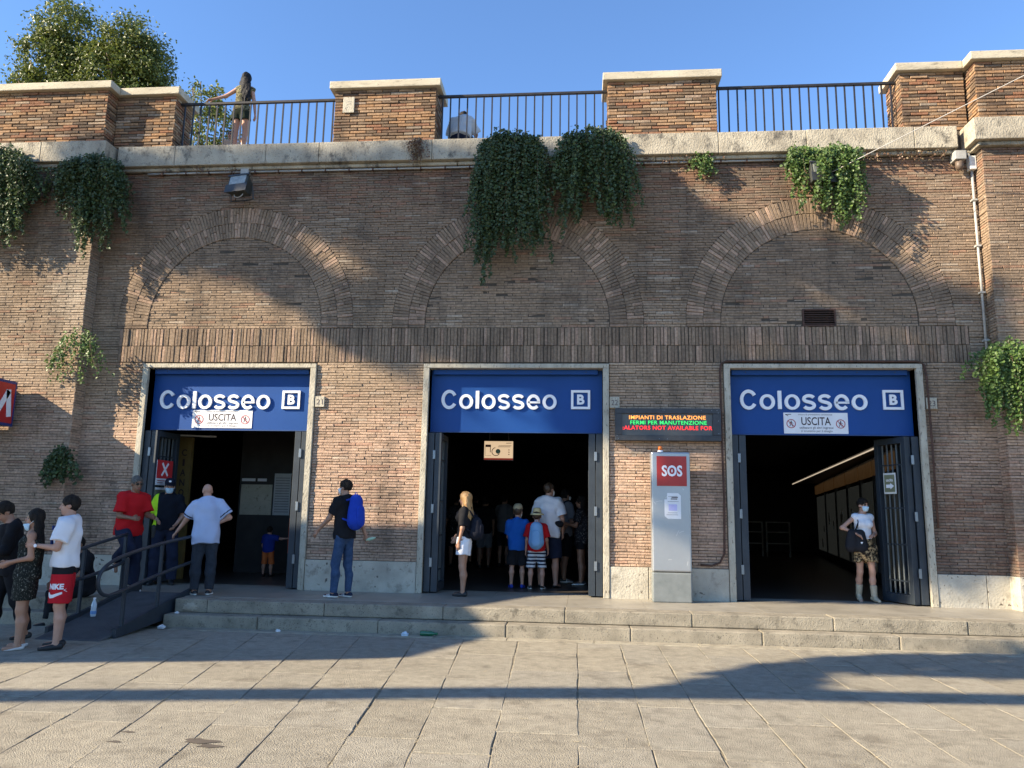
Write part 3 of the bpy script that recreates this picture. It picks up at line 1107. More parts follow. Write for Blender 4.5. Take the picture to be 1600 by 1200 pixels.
entrance_sign(CEN[0], -1.33, 0.705, 3.06, 0.92, 'sunlit blue Colosseo sign over the left entrance, an exit notice on it')
entrance_sign(CEN[1], -1.29, 0.70, 3.085, 0.945, 'blue Colosseo sign over the middle entrance, without any notice on it')
entrance_sign(CEN[2], -1.29, 0.765, 3.105, 1.015, 'shaded blue Colosseo sign over the right entrance, an exit notice on it')
exit_sticker(-5.76, -4.66, 2.715, 3.035, 'white USCITA notice on the blue sign over the left entrance')
exit_sticker(4.465, 5.495, 2.70, 3.048, 'white USCITA notice on the blue sign over the right entrance')

# ------------------------------------------------------------------ folding gates
M_HINGE = mat('hinge_steel', (0.2, 0.22, 0.24), rough=0.35, metal=0.6)
def gate_leaf(t, x, th, hinge_y, ang, side, panel=True):
    """a leaf standing across the opening's side: local +y runs into the hall"""
    m = Matrix.Translation((x, hinge_y, 0)) @ Matrix.Rotation(ang, 4, 'Z')
    L, H_ = 0.70, 2.65
    mb = MB()
    w = 0.085
    mb.box(-th / 2, th / 2, 0, w, 0.02, H_, 0, m)
    mb.box(-th / 2, th / 2, L - w, L, 0.02, H_, 0, m)
    for za, zb in ((0.02, 0.16), (H_ - 0.1, H_)):
        mb.box(-th / 2 + 0.002, th / 2 - 0.002, w + 0.001, L - w - 0.001, za, zb, 0, m)
    lf = mb.build('leaf', M_STEEL, t, bevel=0.004)
    for k in range(5):
        bq = MB()
        yb = w + (L - 2 * w) * (k + 0.5) / 5
        bq.box(-0.007, 0.007, yb - 0.012, yb + 0.012, 0.165, H_ - 0.105, 0, m)
        bq.build('bar', mat('gate_bar', (0.10, 0.115, 0.118), (0.14, 0.155, 0.158), rough=0.5), lf)
    for z_ in (0.35, 0.92, 1.5, 2.2):
        hq = MB()
        hq.box(-0.012, 0.012, w + 0.002, L - w - 0.002, z_, z_ + 0.022, 0, m)
        hq.build('cross_rail', M_STEEL, lf)
    return lf

def gate(cx, side, label, open_ang=0.0):
    t = thing('folding_gate', label, 'gate', (cx + side * 1.36, 0.1, 0), 'dark steel folding gates of the entrances')
    th = 0.108
    x1 = cx + side * (1.474 - th / 2)
    x2 = cx + side * (1.474 - th * 1.5 - 0.014)
    gate_leaf(t, x1, th, 0.045, 0, side)
    gate_leaf(t, x2, th, 0.05, open_ang, side)
    for z_ in (0.42, 1.3, 2.2):
        hb = MB()
        xa = cx + side * (1.474 - th - 0.007)
        hb.box(xa - 0.022, xa + 0.022, 0.022, 0.05, z_, z_ + 0.15)
        hb.build('hinge', M_HINGE, t, bevel=0.004)
    return t

gate(CEN[0], -1, 'half folded steel gate with the red X sign, left side of the left entrance', -R(4))
gate(CEN[0], 1, 'folded steel gate at the right side of the left entrance, beside the child')
gate(CEN[1], -1, 'folded steel gate left of the middle entrance, beside the woman in white shorts')
gate(CEN[1], 1, 'folded steel gate at the right side of the middle entrance')
gate(CEN[2], -1, 'folded steel gate at the left side of the right entrance, near the totem')
gate(CEN[2], 1, 'half open steel gate with a green arrow notice, right of the right entrance', R(20))

# ------------------------------------------------------------------ LED board
def led_text(w_, x0, x1, z0, z1, name, colr):
    fit_text(name, w_, x0, x1, z0, z1, -0.123, mat('led_' + name, (0.02, 0.02, 0.02), emit=colr, estr=0.9), lb, extrude=0.002, offset=0.006, spacing=1.08)
lb = thing('message_board', 'black LED message board with orange, green and red lines above the SOS totem', 'display', (2.53, -0.1, 2.8))
mb = MB()
bx0, bx1, bz0, bz1 = 1.675, 3.385, 2.53, 3.06
mb.box(bx0, bx1, -0.15, -0.002, bz0, bz0 + 0.09); mb.box(bx0, bx1, -0.15, -0.002, bz1 - 0.085, bz1)
mb.box(bx0, bx0 + 0.11, -0.15, -0.002, bz0 + 0.091, bz1 - 0.086); mb.box(bx1 - 0.13, bx1, -0.15, -0.002, bz0 + 0.091, bz1 - 0.086)
mb.build('housing', mat('board_housing', (0.03, 0.033, 0.038), (0.05, 0.052, 0.057), (0.16, 0.16, 0.16), scale=9, rough=0.5, spot=0.7), lb, bevel=0.006)
mb = MB(); mb.box(bx0 + 0.112, bx1 - 0.132, -0.118, -0.01, bz0 + 0.092, bz1 - 0.087)
mb.build('screen', mat('board_screen', (0.075, 0.075, 0.072), rough=0.35), lb)
led_text('IMPIANTI DI TRASLAZIONE', 1.905, 3.145, 2.882, 2.945, 'orange_text', (1.0, 0.36, 0.07))
led_text('FERMI PER MANUTENZIONE', 1.925, 3.160, 2.797, 2.86, 'green_text', (0.03, 0.55, 0.12))
led_text(':ALATORS NOT AVAILABLE FOR', 1.80, 3.245, 2.71, 2.775, 'red_text', (0.95, 0.03, 0.035))
for k in range(12):
    s_ = MB()
    xx, zz = random.choice([(rng.uniform(bx0 + .02, bx1 - .02), rng.choice([bz0 + 0.03, bz1 - 0.03])), (rng.choice([bx0 + 0.03, bx1 - 0.04]), rng.uniform(bz0 + .05, bz1 - .05))])
    s_.lathe([(0.007, 0), (0.006, 0.004)], 6, 0, face_mtx((xx, -0.151, zz)))
    s_.build('screw', M_HINGE, lb)

# ------------------------------------------------------------------ SOS totem
M_TOT = mat('totem_metal', (0.32, 0.335, 0.355), (0.37, 0.385, 0.40), scale=1.5, rough=0.34, metal=0.55, spec=0.5)
tt = thing('help_totem', 'grey metal SOS help totem with a torn paper notice and an orange lamp', 'totem', (2.53, -0.33, 0))
mb = MB(); mb.box(2.225, 2.835, -0.44, -0.2, 0.46, 2.325)
mb.build('body', M_TOT, tt, bevel=0.03, segs=4)
mb = MB(); mb.box(2.228, 2.832, -0.438, -0.202, 0.0, 0.452)
mb.build('plinth', mat('totem_plinth', (0.13, 0.145, 0.145), (0.18, 0.195, 0.195), (0.25, 0.26, 0.25), scale=6, rough=0.5, spot=0.62), tt, bevel=0.02)
mb = MB(); mb.box(2.312, 2.778, -0.449, -0.436, 1.785, 2.255)
rp = mb.build('red_panel', mat('totem_red', (0.36, 0.022, 0.02), (0.4, 0.03, 0.026), rough=0.35), tt)
fit_text('word', 'SOS', 2.39, 2.71, 1.935, 2.11, -0.4515, M_WHITE, rp, extrude=0.0015, offset=0.03)
kh = MB(); ring(kh, 2.55, 2.022, 0.001, 0.013, -0.4535, 0.002, 10)
stroke(kh, [(2.55, 2.0), (2.55, 2.045)], 0.018, -0.453, 0.002)
kh.build('keyhole_mark', M_WHITE, rp)
pp = MB()
pp.prism([(0, 0.04), (0.05, 0.0), (0.255, 0.0), (0.255, 0.36), (0.215, 0.40), (0.045, 0.40), (0.04, 0.3), (0.0, 0.3)], 0.0015, Matrix.Translation((2.425, -0.4425, 1.275)))
npz = pp.build('paper_notice', M_PAPER)
tag(npz, 'torn white paper notice taped on the front of the SOS totem', 'notice')
for k, (a, b) in enumerate([(0.06, 0.2), (0.11, 0.21), (0.1, 0.2), (0.05, 0.22), (0.05, 0.2), (0.03, 0.21)]):
    q = MB(); zz = 1.275 + [0.345, 0.325, 0.3, 0.265, 0.09, 0.06][k]
    q.box(2.425 + a, 2.425 + b, -0.4435, -0.443, zz, zz + (0.016 if k in (1, 2) else 0.005))
    q.build('print_line', mat('ink_grey', (0.09, 0.07, 0.07)), npz)
q = MB(); q.box(2.49, 2.62, -0.4437, -0.4428, 1.40, 1.5); q.build('label_patch', mat('lilac_print', (0.45, 0.43, 0.66), rough=0.7), npz)
for k in range(9):
    q = MB(); xx, zz = rng.uniform(2.27, 2.78), rng.uniform(0.55, 1.75); a_ = rng.uniform(0, 3.1); L_ = rng.uniform(0.015, 0.05)
    stroke(q, [(xx - L_ * math.cos(a_), zz - L_ * math.sin(a_)), (xx, zz + 0.006), (xx + L_ * math.cos(a_), zz + L_ * math.sin(a_))], 0.005, -0.4405, 0.001)
    q.build('scuff', mat('scuff_pale', (0.5, 0.5, 0.5)), tt)
bl = MB(); bl.lathe([(0.042, 0), (0.042, 0.03)], 14, 0, Matrix.Translation((2.385, -0.32, 2.325)))
bea = bl.build('beacon_base', M_WHITE, tt)
bl = MB(); bl.lathe([(0.036, 0), (0.036, 0.045), (0.028, 0.06), (0.01, 0.066)], 14, 0, Matrix.Translation((2.385, -0.32, 2.356)))
bl.build('beacon_lens', mat('amber_lens', (0.5, 0.13, 0.02), rough=0.2), bea, smooth=True)

# ------------------------------------------------------------------ small fittings on the wall
def number_plaque(x0, z0, s, label):
    mb = MB(); mb.box(x0, x0 + 0.165, -0.035, -0.001, z0, z0 + 0.185)
    t = mb.build('number_plaque', M_FRAME, None, bevel=0.005)
    tag(t, label, 'plaque', 'stone house-number plaques')
    fit_text('numeral', s, x0 + 0.03, x0 + 0.135, z0 + 0.045, z0 + 0.135, -0.0365, mat('ink_grey', (0.09, 0.07, 0.07)), t, extrude=0.0015)
number_plaque(-3.462, 3.07, '21', 'stone number plaque 21 beside the left entrance')
number_plaque(1.59, 3.08, '22', 'stone number plaque 22 above the LED message board')
number_plaque(6.66, 3.09, '23', 'stone number plaque 23 right of the right entrance')
mb = MB(); mb.box(-3.275, -3.06, -0.03, -0.006, 8.54, 8.85)
t = mb.build('wall_plaque', M_FRAME, None, bevel=0.006)
tag(t, 'small white square plaque on the yellowish parapet pier', 'plaque')
for k in range(3):
    q = MB(); stroke(q, [(-3.23 + 0.02 * k, 8.62 + 0.07 * k), (-3.17, 8.66 + 0.05 * k), (-3.1 - 0.01 * k, 8.62 + 0.07 * k)], 0.008, -0.0325, 0.002)
    q.build('engraving', mat('engraved', (0.3, 0.28, 0.24)), t)

def floodlight(x, z, label, tilt, yaw):
    t = thing('floodlight', label, 'floodlight', (x, -0.3, z), 'floodlights under the cornice')
    m = Matrix.Translation((x, -0.3, z)) @ Matrix.Rotation(yaw, 4, 'Z') @ Matrix.Rotation(tilt, 4, 'X')
    mb = MB()
    w, h, d = 0.2, 0.18, 0.13
    v = [(-w, -d, -h), (w, -d, -h), (w, -d, h), (-w, -d, h), (-w * 0.7, d, -h * 0.6), (w * 0.7, d, -h * 0.6), (w * 0.7, d, h * 0.6), (-w * 0.7, d, h * 0.6)]
    v = [tuple(m @ Vector(q)) for q in v]
    mb.add(v, [(0, 1, 2, 3), (5, 4, 7, 6), (1, 0, 4, 5), (2, 1, 5, 6), (3, 2, 6, 7), (0, 3, 7, 4)])
    hs = mb.build('housing', mat('lamp_housing', (0.025, 0.028, 0.025), (0.05, 0.053, 0.048), scale=9, rough=0.55), t, bevel=0.012)
    mb = MB(); mb.box(-w * 0.82, w * 0.82, -d - 0.012, -d - 0.001, -h * 0.1, h * 0.85, 0, m)
    mb.build('lamp_glass', mat('lamp_glass', (0.16, 0.17, 0.15), (0.3, 0.31, 0.28), scale=14, rough=0.15, coat=0.6), hs)
    mb = MB()
    mb.box(-w - 0.02, w + 0.02, -d - 0.02, -d - 0.002, h * 0.87, h * 1.06, 0, m); mb.box(-w - 0.02, w + 0.02, -d - 0.018, -d - 0.002, -h * 1.02, -h * 0.12, 0, m)
    mb.build('front_frame', M_DARK, hs)
    mb = MB()
    pts = [tuple(m @ Vector(q)) for q in ((-w - 0.03, 0, 0), (-w - 0.03, 0.1, -h - 0.02))] + [(x, -0.02, z - 0.12)]
    mb.tube(pts, 0.014, 6)
    pts = [tuple(m @ Vector(q)) for q in ((w + 0.03, 0, 0), (w + 0.03, 0.1, -h - 0.02))] + [(x, -0.02, z - 0.12)]
    mb.tube(pts, 0.014, 6)
    mb.build('bracket', M_DARK, t)
    mb = MB()
    a = np.linspace(0, math.pi, 9)
    mb.tube([tuple(m @ Vector((0.02 + 0.09 * math.cos(q), -0.05, -h - 0.07 * math.sin(q)))) for q in a], 0.007, 5)
    mb.build('cable_loop', M_GREYP, t)
floodlight(-4.96, 6.99, 'dark grey floodlight over the left blind arch', R(-14), R(-12))
floodlight(5.08, 6.98, 'floodlight half hidden in a bush over the right blind arch', R(-10), R(14))

# conduit below the cornice
ct = thing('conduit', 'thin grey conduit running under the cornice across the wall', 'pipe', (-0.8, -0.04, 7.4))
z_c = 7.405
px_ = [(-6.9, -0.05, z_c), (-5.12, -0.05, z_c + 0.004)], [(-4.93, -0.05, z_c + 0.004), (-2.5, -0.05, z_c), (0.3, -0.05, z_c + 0.006), (2.5, -0.05, z_c), (4.65, -0.05, z_c + 0.004)]
for q in px_:
    mb = MB(); mb.tube(q, 0.017, 8); mb.build('pipe_run', M_GREYP, ct, smooth=True)
mb = MB(); mb.box(-5.1, -4.95, -0.1, -0.002, z_c - 0.05, z_c + 0.05); mb.build('junction_box', M_GREYP, ct, bevel=0.006)
for x_ in np.arange(-6.6, 4.6, 0.44):
    mb = MB(); mb.box(x_ - 0.012, x_ + 0.012, -0.07, -0.002, z_c - 0.026, z_c + 0.03); mb.build('clip', M_RUST, ct)

dp = thing('downpipe', 'thin white downpipe at the right pilaster with a box at its top', 'pipe', (7.62, -0.06, 5.7))
mb = MB(); mb.tube([(7.655, -0.05, 7.16), (7.65, -0.05, 5.6), (7.645, -0.05, 3.95)], 0.021, 8); mb.build('pipe_run', M_GREYP, dp, smooth=True)
mb = MB(); mb.box(7.6, 7.71, -0.12, -0.002, 7.14, 7.38); mb.build('cover_box', mat('white_plastic', (0.6, 0.6, 0.57), (0.68, 0.68, 0.65), rough=0.5), dp, bevel=0.01)
mb = MB(); mb.tube([(7.64, -0.06, 7.36), (7.62, -0.06, 7.43), (7.56, -0.06, 7.45), (7.49, -0.06, 7.42)], 0.022, 8); mb.build('bend', M_GREYP, dp, smooth=True)
for z_ in (4.2, 5.0, 5.8, 6.6):
    mb = MB(); mb.box(7.61, 7.69, -0.084, -0.002, z_, z_ + 0.03); mb.build('clip', M_GREYP, dp)
sn = thing('wall_lamp', 'small round lamp hanging under a grey box near the downpipe', 'lamp', (7.43, -0.12, 7.35))
mb = MB(); mb.box(7.34, 7.52, -0.2, -0.002, 7.29, 7.44); mb.build('base_box', M_GREYP, sn, bevel=0.008)
mb = MB(); mb.lathe([(0.03, 0.17), (0.062, 0.15), (0.066, 0.06), (0.045, 0.02), (0.0, 0.0)], 14, 0, Matrix.Translation((7.43, -0.12, 7.12)))
mb.build('lamp_shade', mat('brown_plastic', (0.1, 0.07, 0.05), (0.14, 0.1, 0.075), rough=0.5), sn, smooth=True)

wr = MB()
a, b = np.array([5.2, -0.42, 6.97]), np.array([7.8, -1.5, 8.0])
pts = [a + (b - a) * s for s in np.linspace(0, 2.2, 12)]
wr.tube(pts, 0.0065, 6)
o = wr.build('overhead_wire', mat('pale_cable', (0.42, 0.4, 0.37), rough=0.5), smooth=True)
tag(o, 'pale cable stretched from the floodlight in the bush up to the right', 'cable')

bp = MB()
bp.tube([(3.02, -0.04, 0.56), (3.2, -0.04, 0.55), (3.33, -0.04, 0.6), (3.4, -0.04, 0.74), (3.42, -0.04, 1.6), (3.41, -0.04, 2.4), (3.41, -0.04, 3.72), (3.43, -0.04, 3.83), (3.52, -0.04, 3.875), (5, -0.04, 3.873), (6.56, -0.04, 3.87), (6.66, -0.04, 3.82), (6.69, -0.04, 3.6), (6.7, -0.04, 2.4), (6.7, -0.04, 1.2)], 0.017, 8)
o = bp.build('rusty_pipe', M_RUST, smooth=True)
tag(o, 'rusty brown pipe bent around the stone surround of the right entrance', 'pipe')

# flag sign with the letter M, projecting from the left pilaster
ms = thing('metro_sign', 'red M box sign projecting from the left pilaster', 'sign', (-8.9, -0.75, 3.0))
MX, MY0, MY1, MZ0, MZ1 = -8.66, -0.42, -1.2, 2.64, 3.42
mb = MB(); mb.box(MX - 0.5, MX - 0.004, MY1, MY0, MZ0, MZ1)
mb.build('box', mat('metro_blue', (0.02, 0.03, 0.13), (0.03, 0.045, 0.18), rough=0.4), ms, bevel=0.006)
mb = MB(); mb.box(MX - 0.01, MX, MY1 + 0.045, MY0 - 0.045, MZ0 + 0.05, MZ1 - 0.05)
fc = mb.build('red_face', mat('metro_red', (0.42, 0.02, 0.02), (0.47, 0.028, 0.028), rough=0.35), ms)
mm = MB()
def mstroke(pts, w):
    k = MB(); stroke(k, pts, w, 0, 0.006)
    v = np.concatenate(k.v)
    # local x runs along -y of the world face (reads left to right from +x)
    W = np.stack([MX + 0.0065 - v[:, 1], MY1 + 0.39 + v[:, 0], MZ0 + v[:, 2]], 1)
    mm.add(W, k.f)
mstroke([(-0.26, 0.16), (-0.19, 0.62)], 0.105)
mstroke([(0.19, 0.62), (0.26, 0.16)], 0.105)
mstroke([(-0.2, 0.6), (0.0, 0.24)], 0.1)
mstroke([(0.0, 0.24), (0.2, 0.6)], 0.1)
mm.build('letter', M_WHITE, fc)
mb = MB(); mb.bar((MX - 0.25, -0.29, MZ1 - 0.1), (MX - 0.25, MY0, MZ1 - 0.1), 0.05, 0.05); mb.bar((MX - 0.25, -0.29, MZ0 + 0.1), (MX - 0.25, MY0, MZ0 + 0.1), 0.05, 0.05)
mb.build('bracket', M_DARK, ms)

# ------------------------------------------------------------------ railings on the terrace edge
def railing(x0, x1, n_, label):
    t = thing('terrace_railing', label, 'railing', ((x0 + x1) / 2, 0.2, 8.0), 'iron railings between the parapet piers')
    mb = MB(); mb.box(x0, x1, 0.17, 0.225, 8.9, 8.945); mb.build('top_rail', M_IRON, t, bevel=0.004)
    for k in range(n_):
        xx = x0 + (x1 - x0) * (k + 0.5) / n_
        q = MB(); q.box(-0.0125, 0.0125, 0.185, 0.21, 7.99, 8.899)
        if k == 0:
            me = q.mesh('baluster')
        o = obj('baluster', me, M_IRON, t)
        o.matrix_basis = Matrix.Translation((xx, 0, 0)) @ Matrix.Rotation(rng.normal(0, 0.004), 4, 'Y') if False else Matrix.Translation((xx + rng.normal(0, 0.004), 0, 0))
    return t
railing(-6.52, -3.45, 19, 'black iron railing where the dark-haired woman leans, left of the plaque pier')
railing(-1.535, 1.575, 20, 'black iron railing above the two biggest hanging bushes')
railing(3.495, 6.615, 20, 'black iron railing between the two right-hand parapet piers, empty sky behind')

# ------------------------------------------------------------------ ramp with handrails
def curve(pts, n_=6):
    P = np.array(pts, float)
    Q = np.concatenate([[2 * P[0] - P[1]], P, [2 * P[-1] - P[-2]]])
    out_ = []
    for i in range(1, len(Q) - 2):
        for t in np.linspace(0, 1, n_, endpoint=False):
            a, b, c, d = Q[i - 1], Q[i], Q[i + 1], Q[i + 2]
            out_.append(0.5 * (2 * b + (c - a) * t + (2 * a - 5 * b + 4 * c - d) * t * t + (3 * b - a - 3 * c + d) * t ** 3))
    return out_ + [P[-1]]
rm = thing('access_ramp', 'grey carpeted access ramp with dark steel handrails beside the steps', 'ramp', (-5.3, -2.3, ZG))
RX0, RX1, RY0, RY1 = -5.74, -4.88, -3.32, -1.25
def rz(y_):
    return ZG + 0.008 + (y_ - RY0) / (RY1 - RY0) * (0.03 - ZG)
mb = MB()
v = [(RX0, RY0, rz(RY0)), (RX1, RY0, rz(RY0)), (RX1, RY1, rz(RY1)), (RX0, RY1, rz(RY1))]
mb.add(v + [(a, b, c - 0.03 if b == RY0 else c - 0.05) for a, b, c in v], [(0, 1, 2, 3), (4, 7, 6, 5), (0, 4, 5, 1), (1, 5, 6, 2), (2, 6, 7, 3), (3, 7, 4, 0)])
M_CARPET = mat('ramp_rubber', (0.085, 0.085, 0.09), (0.12, 0.12, 0.122), (0.16, 0.155, 0.15), scale=5, rough=0.9, bump=0.8, bscale=160, spot=0.66)
mb.build('ramp_deck', M_CARPET, rm)
# ribs on the deck
for k in range(21):
    q = MB(); xx = RX0 + 0.06 + k * 0.038
    q.bar((xx, RY0 + 0.05, rz(RY0 + 0.05) + 0.002), (xx, RY1 - 0.02, rz(RY1 - 0.02) + 0.002), 0.012, 0.005)
    q.build('rib', M_CARPET, rm)
for xx in (RX0 - 0.03, RX1 + 0.03):
    q = MB()
    q.add([(xx - 0.025, RY0 + 0.25, ZG), (xx + 0.025, RY0 + 0.25, ZG), (xx + 0.025, RY1 + 0.3, ZG + 0.15), (xx - 0.025, RY1 + 0.3, ZG + 0.15),
           (xx - 0.025, RY0 + 0.25, rz(RY0 + 0.25) + 0.06), (xx + 0.025, RY0 + 0.25, rz(RY0 + 0.25) + 0.06), (xx + 0.025, RY1 + 0.3, 0.135), (xx - 0.025, RY1 + 0.3, 0.135)],
          [(0, 3, 2, 1), (4, 5, 6, 7), (0, 1, 5, 4), (1, 2, 6, 5), (2, 3, 7, 6), (3, 0, 4, 7)])
    q.build('side_plate', M_STEEL, rm, bevel=0.004)
HX = RX1 + 0.03
for ya, za in ((-2.92, 0.66), (-2.08, 0.80), (-1.0, 0.86)):
    q = MB(); yb = ya
    q.bar((HX, ya, rz(min(ya, RY1)) + 0.02), (HX, ya, za - 0.02), 0.038, 0.038)
    q.build('post', M_STEEL, rm)
q = MB()
lo = np.array([HX, -3.2, 0.22]); 
top = [(HX, -0.95, 0.905), (HX, -2.1, 0.80), (HX, -2.92, 0.69), (HX, -3.3, 0.60), (HX, -3.47, 0.5), (HX, -3.52, 0.38), (HX, -3.46, 0.26), (HX, -3.32, 0.2), (HX, -3.1, 0.21), (HX, -2.1, 0.37), (HX, -0.98, 0.52)]
q.tube(curve(top), 0.024, 10)
q.build('handrail', M_STEEL, rm, smooth=True)
HX = RX0 - 0.03
for ya, zb in ((-1.48, 0.90), (-2.45, 0.74)):
    q = MB(); q.bar((HX, ya, rz(ya) + 0.02), (HX, ya, zb), 0.04, 0.04); q.build('post', M_STEEL, rm)
q = MB(); q.tube(curve([(HX, -1.46, 0.9), (HX, -2.45, 0.74), (HX, -2.9, 0.64), (HX, -3.05, 0.5), (HX, -3.0, 0.36), (HX, -2.85, 0.3), (HX, -2.3, 0.34), (HX, -1.48, 0.48)]), 0.024, 10)
q.build('handrail', M_STEEL, rm, smooth=True)

# ------------------------------------------------------------------ inside the hall
def board(name, x0, x1, z0, z1, yy, m, label, cat, th=0.02, group=None):
    mb = MB(); mb.box(x0, x1, yy, yy + th, z0, z1)
    o = mb.build(name, m, None)
    tag(o, label, cat, group)
    return o
def put(objs, m):
    for o_ in objs:
        o_.data.transform(m)
TH = 0.108
mL = Matrix.Translation((CEN[0] - (1.474 - TH * 1.5 - 0.014), 0.05, 0)) @ Matrix.Rotation(-R(4), 4, 'Z') @ Matrix.Translation((TH / 2 + 0.012, 0.06, 0)) @ Matrix.Rotation(R(90), 4, 'Z')
o = board('warning_sign', 0, 0.46, 1.70, 2.14, 0, M_PAPER, 'red and white sign with a large X on the gate of the left entrance', 'sign', 0.01)
q = MB(); q.box(0, 0.46, -0.004, -0.0005, 1.82, 2.14); rd = q.build('red_field', mat('sign_red', (0.5, 0.03, 0.035), rough=0.4), o)
q = MB(); stroke(q, [(0.14, 2.09), (0.32, 1.87)], 0.042, -0.008, 0.003); stroke(q, [(0.32, 2.09), (0.14, 1.87)], 0.042, -0.0085, 0.003); cm_ = q.build('cross_mark', M_WHITE, rd)
q = MB(); q.box(0.04, 0.3, -0.002, -0.0005, 1.775, 1.788); q.box(0.04, 0.2, -0.002, -0.0005, 1.74, 1.75); pl_ = q.build('print_line', M_INKR, o)
put([o, rd, cm_, pl_], mL)
o = board('arrow_sign', 0, 0.5, 1.28, 1.66, 0, mat('sign_olive', (0.13, 0.14, 0.1), rough=0.5), 'grey sign with a white arrow pointing left, behind the officer', 'sign', 0.01)
q = MB(); stroke(q, [(0.14, 1.43), (0.42, 1.43)], 0.07, -0.005, 0.004)
q.prism([(0.04, 1.43), (0.15, 1.51), (0.15, 1.35)], 0.004, Matrix.Translation((0, -0.0055, 0))); am_ = q.build('arrow_mark', M_WHITE, o)
q = MB(); q.box(0, 0.5, -0.002, -0.0005, 1.62, 1.66); wb_ = q.build('white_band', M_WHITE, o)
put([o, am_, wb_], mL)
yc_ = board('yellow_column', -6.62, -6.36, 0.0, 2.66, 1.4, mat('ochre_panel', (0.15, 0.105, 0.035), (0.19, 0.135, 0.045), rough=0.6), 'ochre panel with dark upright lettering in the left entrance', 'sign', 0.1)
for k, ch_ in enumerate('CIANO'):
    zz = 2.3 - k * 0.19
    fit_text('letter', ch_, -6.49 - (0.02 if ch_ == 'I' else 0.05), -6.49 + (0.02 if ch_ == 'I' else 0.05), zz, zz + 0.13, 1.396, M_INK, yc_, extrude=0.002, offset=0.02)
mp_ = board('wall_map', -7.45 + 1.3, -6.81 + 1.35, 1.2, 1.84, 3.28, mat('map_paper', (0.4, 0.37, 0.28), (0.5, 0.46, 0.36), (0.13, 0.1, 0.07), scale=5, rough=0.7, spot=0.58), 'pale map poster with dark blotches behind the bald man', 'poster')
for a, b in ((-6.15, -5.85), (-5.8, -5.6)):
    board('paper_strip', a, b, 1.91, 1.97, 3.285, M_PAPER, 'narrow paper strip above the map poster, ' + ('the longer one' if b < -5.8 else 'the shorter one'), 'notice', 0.005)
o = board('timetable', -5.42, -5.05, 1.2, 2.08, 3.27, mat('dim_paper', (0.4, 0.4, 0.39), (0.46, 0.46, 0.45), rough=0.7), 'tall pale timetable sheet right of the map poster', 'poster')
for k in range(14):
    q = MB(); q.box(-5.39, -5.08, 3.267, 3.2695, 1.26 + k * 0.055, 1.28 + k * 0.055); q.build('print_line', mat('print_grey', (0.2, 0.2, 0.2)), o)
board('small_notice', -4.62, -4.45, 2.1, 2.3, 3.285, M_PAPER, 'square pale notice, upper of two at the right in the left entrance', 'notice', 0.01)
board('small_notice', -4.56, -4.44, 1.75, 2.05, 3.285, M_PAPER, 'tall narrow notice, lower of two at the right in the left entrance', 'notice', 0.01)
of = thing('ticket_machine', 'orange machine with a red top inside the left entrance, behind the child', 'machine', (-4.5, 2.6, 0))
q = MB(); q.box(-4.75, -4.35, 2.5, 2.75, 0.45, 1.15); q.build('cabinet', mat('orange_red', (0.42, 0.06, 0.02), (0.5, 0.08, 0.03), rough=0.5), of, bevel=0.01)
q = MB(); q.box(-4.68, -4.62, 2.55, 2.7, 0.0, 0.449); q.box(-4.48, -4.42, 2.55, 2.7, 0.0, 0.449); q.build('leg', M_DARK, of)
q = MB(); q.box(-4.7, -4.4, 2.5, 2.7, 1.46, 1.56); q.build('top_panel', mat('orange_red', (0.42, 0.06, 0.02)), of)
q = MB(); q.box(-4.66, -4.63, 2.6, 2.63, 1.151, 1.459); q.box(-4.47, -4.44, 2.6, 2.63, 1.151, 1.459); q.build('upright', M_DARK, of)

# lit screen in the middle entrance
ls = thing('lit_sign', 'small lit beige sign hanging in the dark middle entrance', 'display', (-0.42, 1.5, 2.5))
q = MB(); q.box(-0.70, -0.14, 1.51, 1.6, 2.29, 2.66); q.build('case', M_DARK, ls, bevel=0.006)
q = MB(); q.box(-0.69, -0.15, 1.5, 1.509, 2.335, 2.65)
sc_ = q.build('screen', mat('lit_screen', (0.1, 0.09, 0.07), emit=(0.62, 0.44, 0.27), estr=0.42), ls)
q = MB(); q.box(-0.69, -0.15, 1.4985, 1.5085, 2.305, 2.334); q.build('lower_band', mat('lit_band', (0.1, 0.02, 0.01), emit=(0.12, 0.012, 0.006), estr=0.6), sc_)
dk = mat('screen_ink', (0.08, 0.02, 0.015), rough=0.5)
q = MB()
q.box(-0.67, -0.565, 1.4975, 1.4995, 2.54, 2.585); stroke(q, [(-0.575, 2.54), (-0.575, 2.44)], 0.012, 1.4976, 0.002)
stroke(q, [(-0.67, 2.54), (-0.67, 2.38), (-0.56, 2.38)], 0.005, 1.4977, 0.002)
t_ = np.radians(np.linspace(100, 330, 14)); stroke(q, [(-0.47 + 0.075 * math.cos(a), 2.455 + 0.075 * math.sin(a)) for a in t_], 0.013, 1.4974, 0.002)
for k in range(3): ring(q, -0.225, 2.405 + 0.042 * k, 0.0005, 0.011, 1.4975, 0.002, 10)
stroke(q, [(-0.42, 2.565), (-0.18, 2.568)], 0.008, 1.4976, 0.002); stroke(q, [(-0.43, 2.545), (-0.2, 2.546)], 0.008, 1.4976, 0.002); stroke(q, [(-0.28, 2.615), (-0.18, 2.617)], 0.01, 1.4976, 0.002)
q.build('symbols', dk, sc_)
q = MB(); ring(q, -0.43, 2.46, 0.0005, 0.045, 1.4979, 0.0015, 18); q.build('green_symbol', mat('screen_green', (0.05, 0.12, 0.09), rough=0.5), sc_)
q = MB(); q.tube([(-0.6, 1.55, 2.66), (-0.6, 1.55, 3.25)], 0.012, 6); q.tube([(-0.24, 1.55, 2.66), (-0.24, 1.55, 3.25)], 0.012, 6); q.build('hanger', M_DARK, ls)

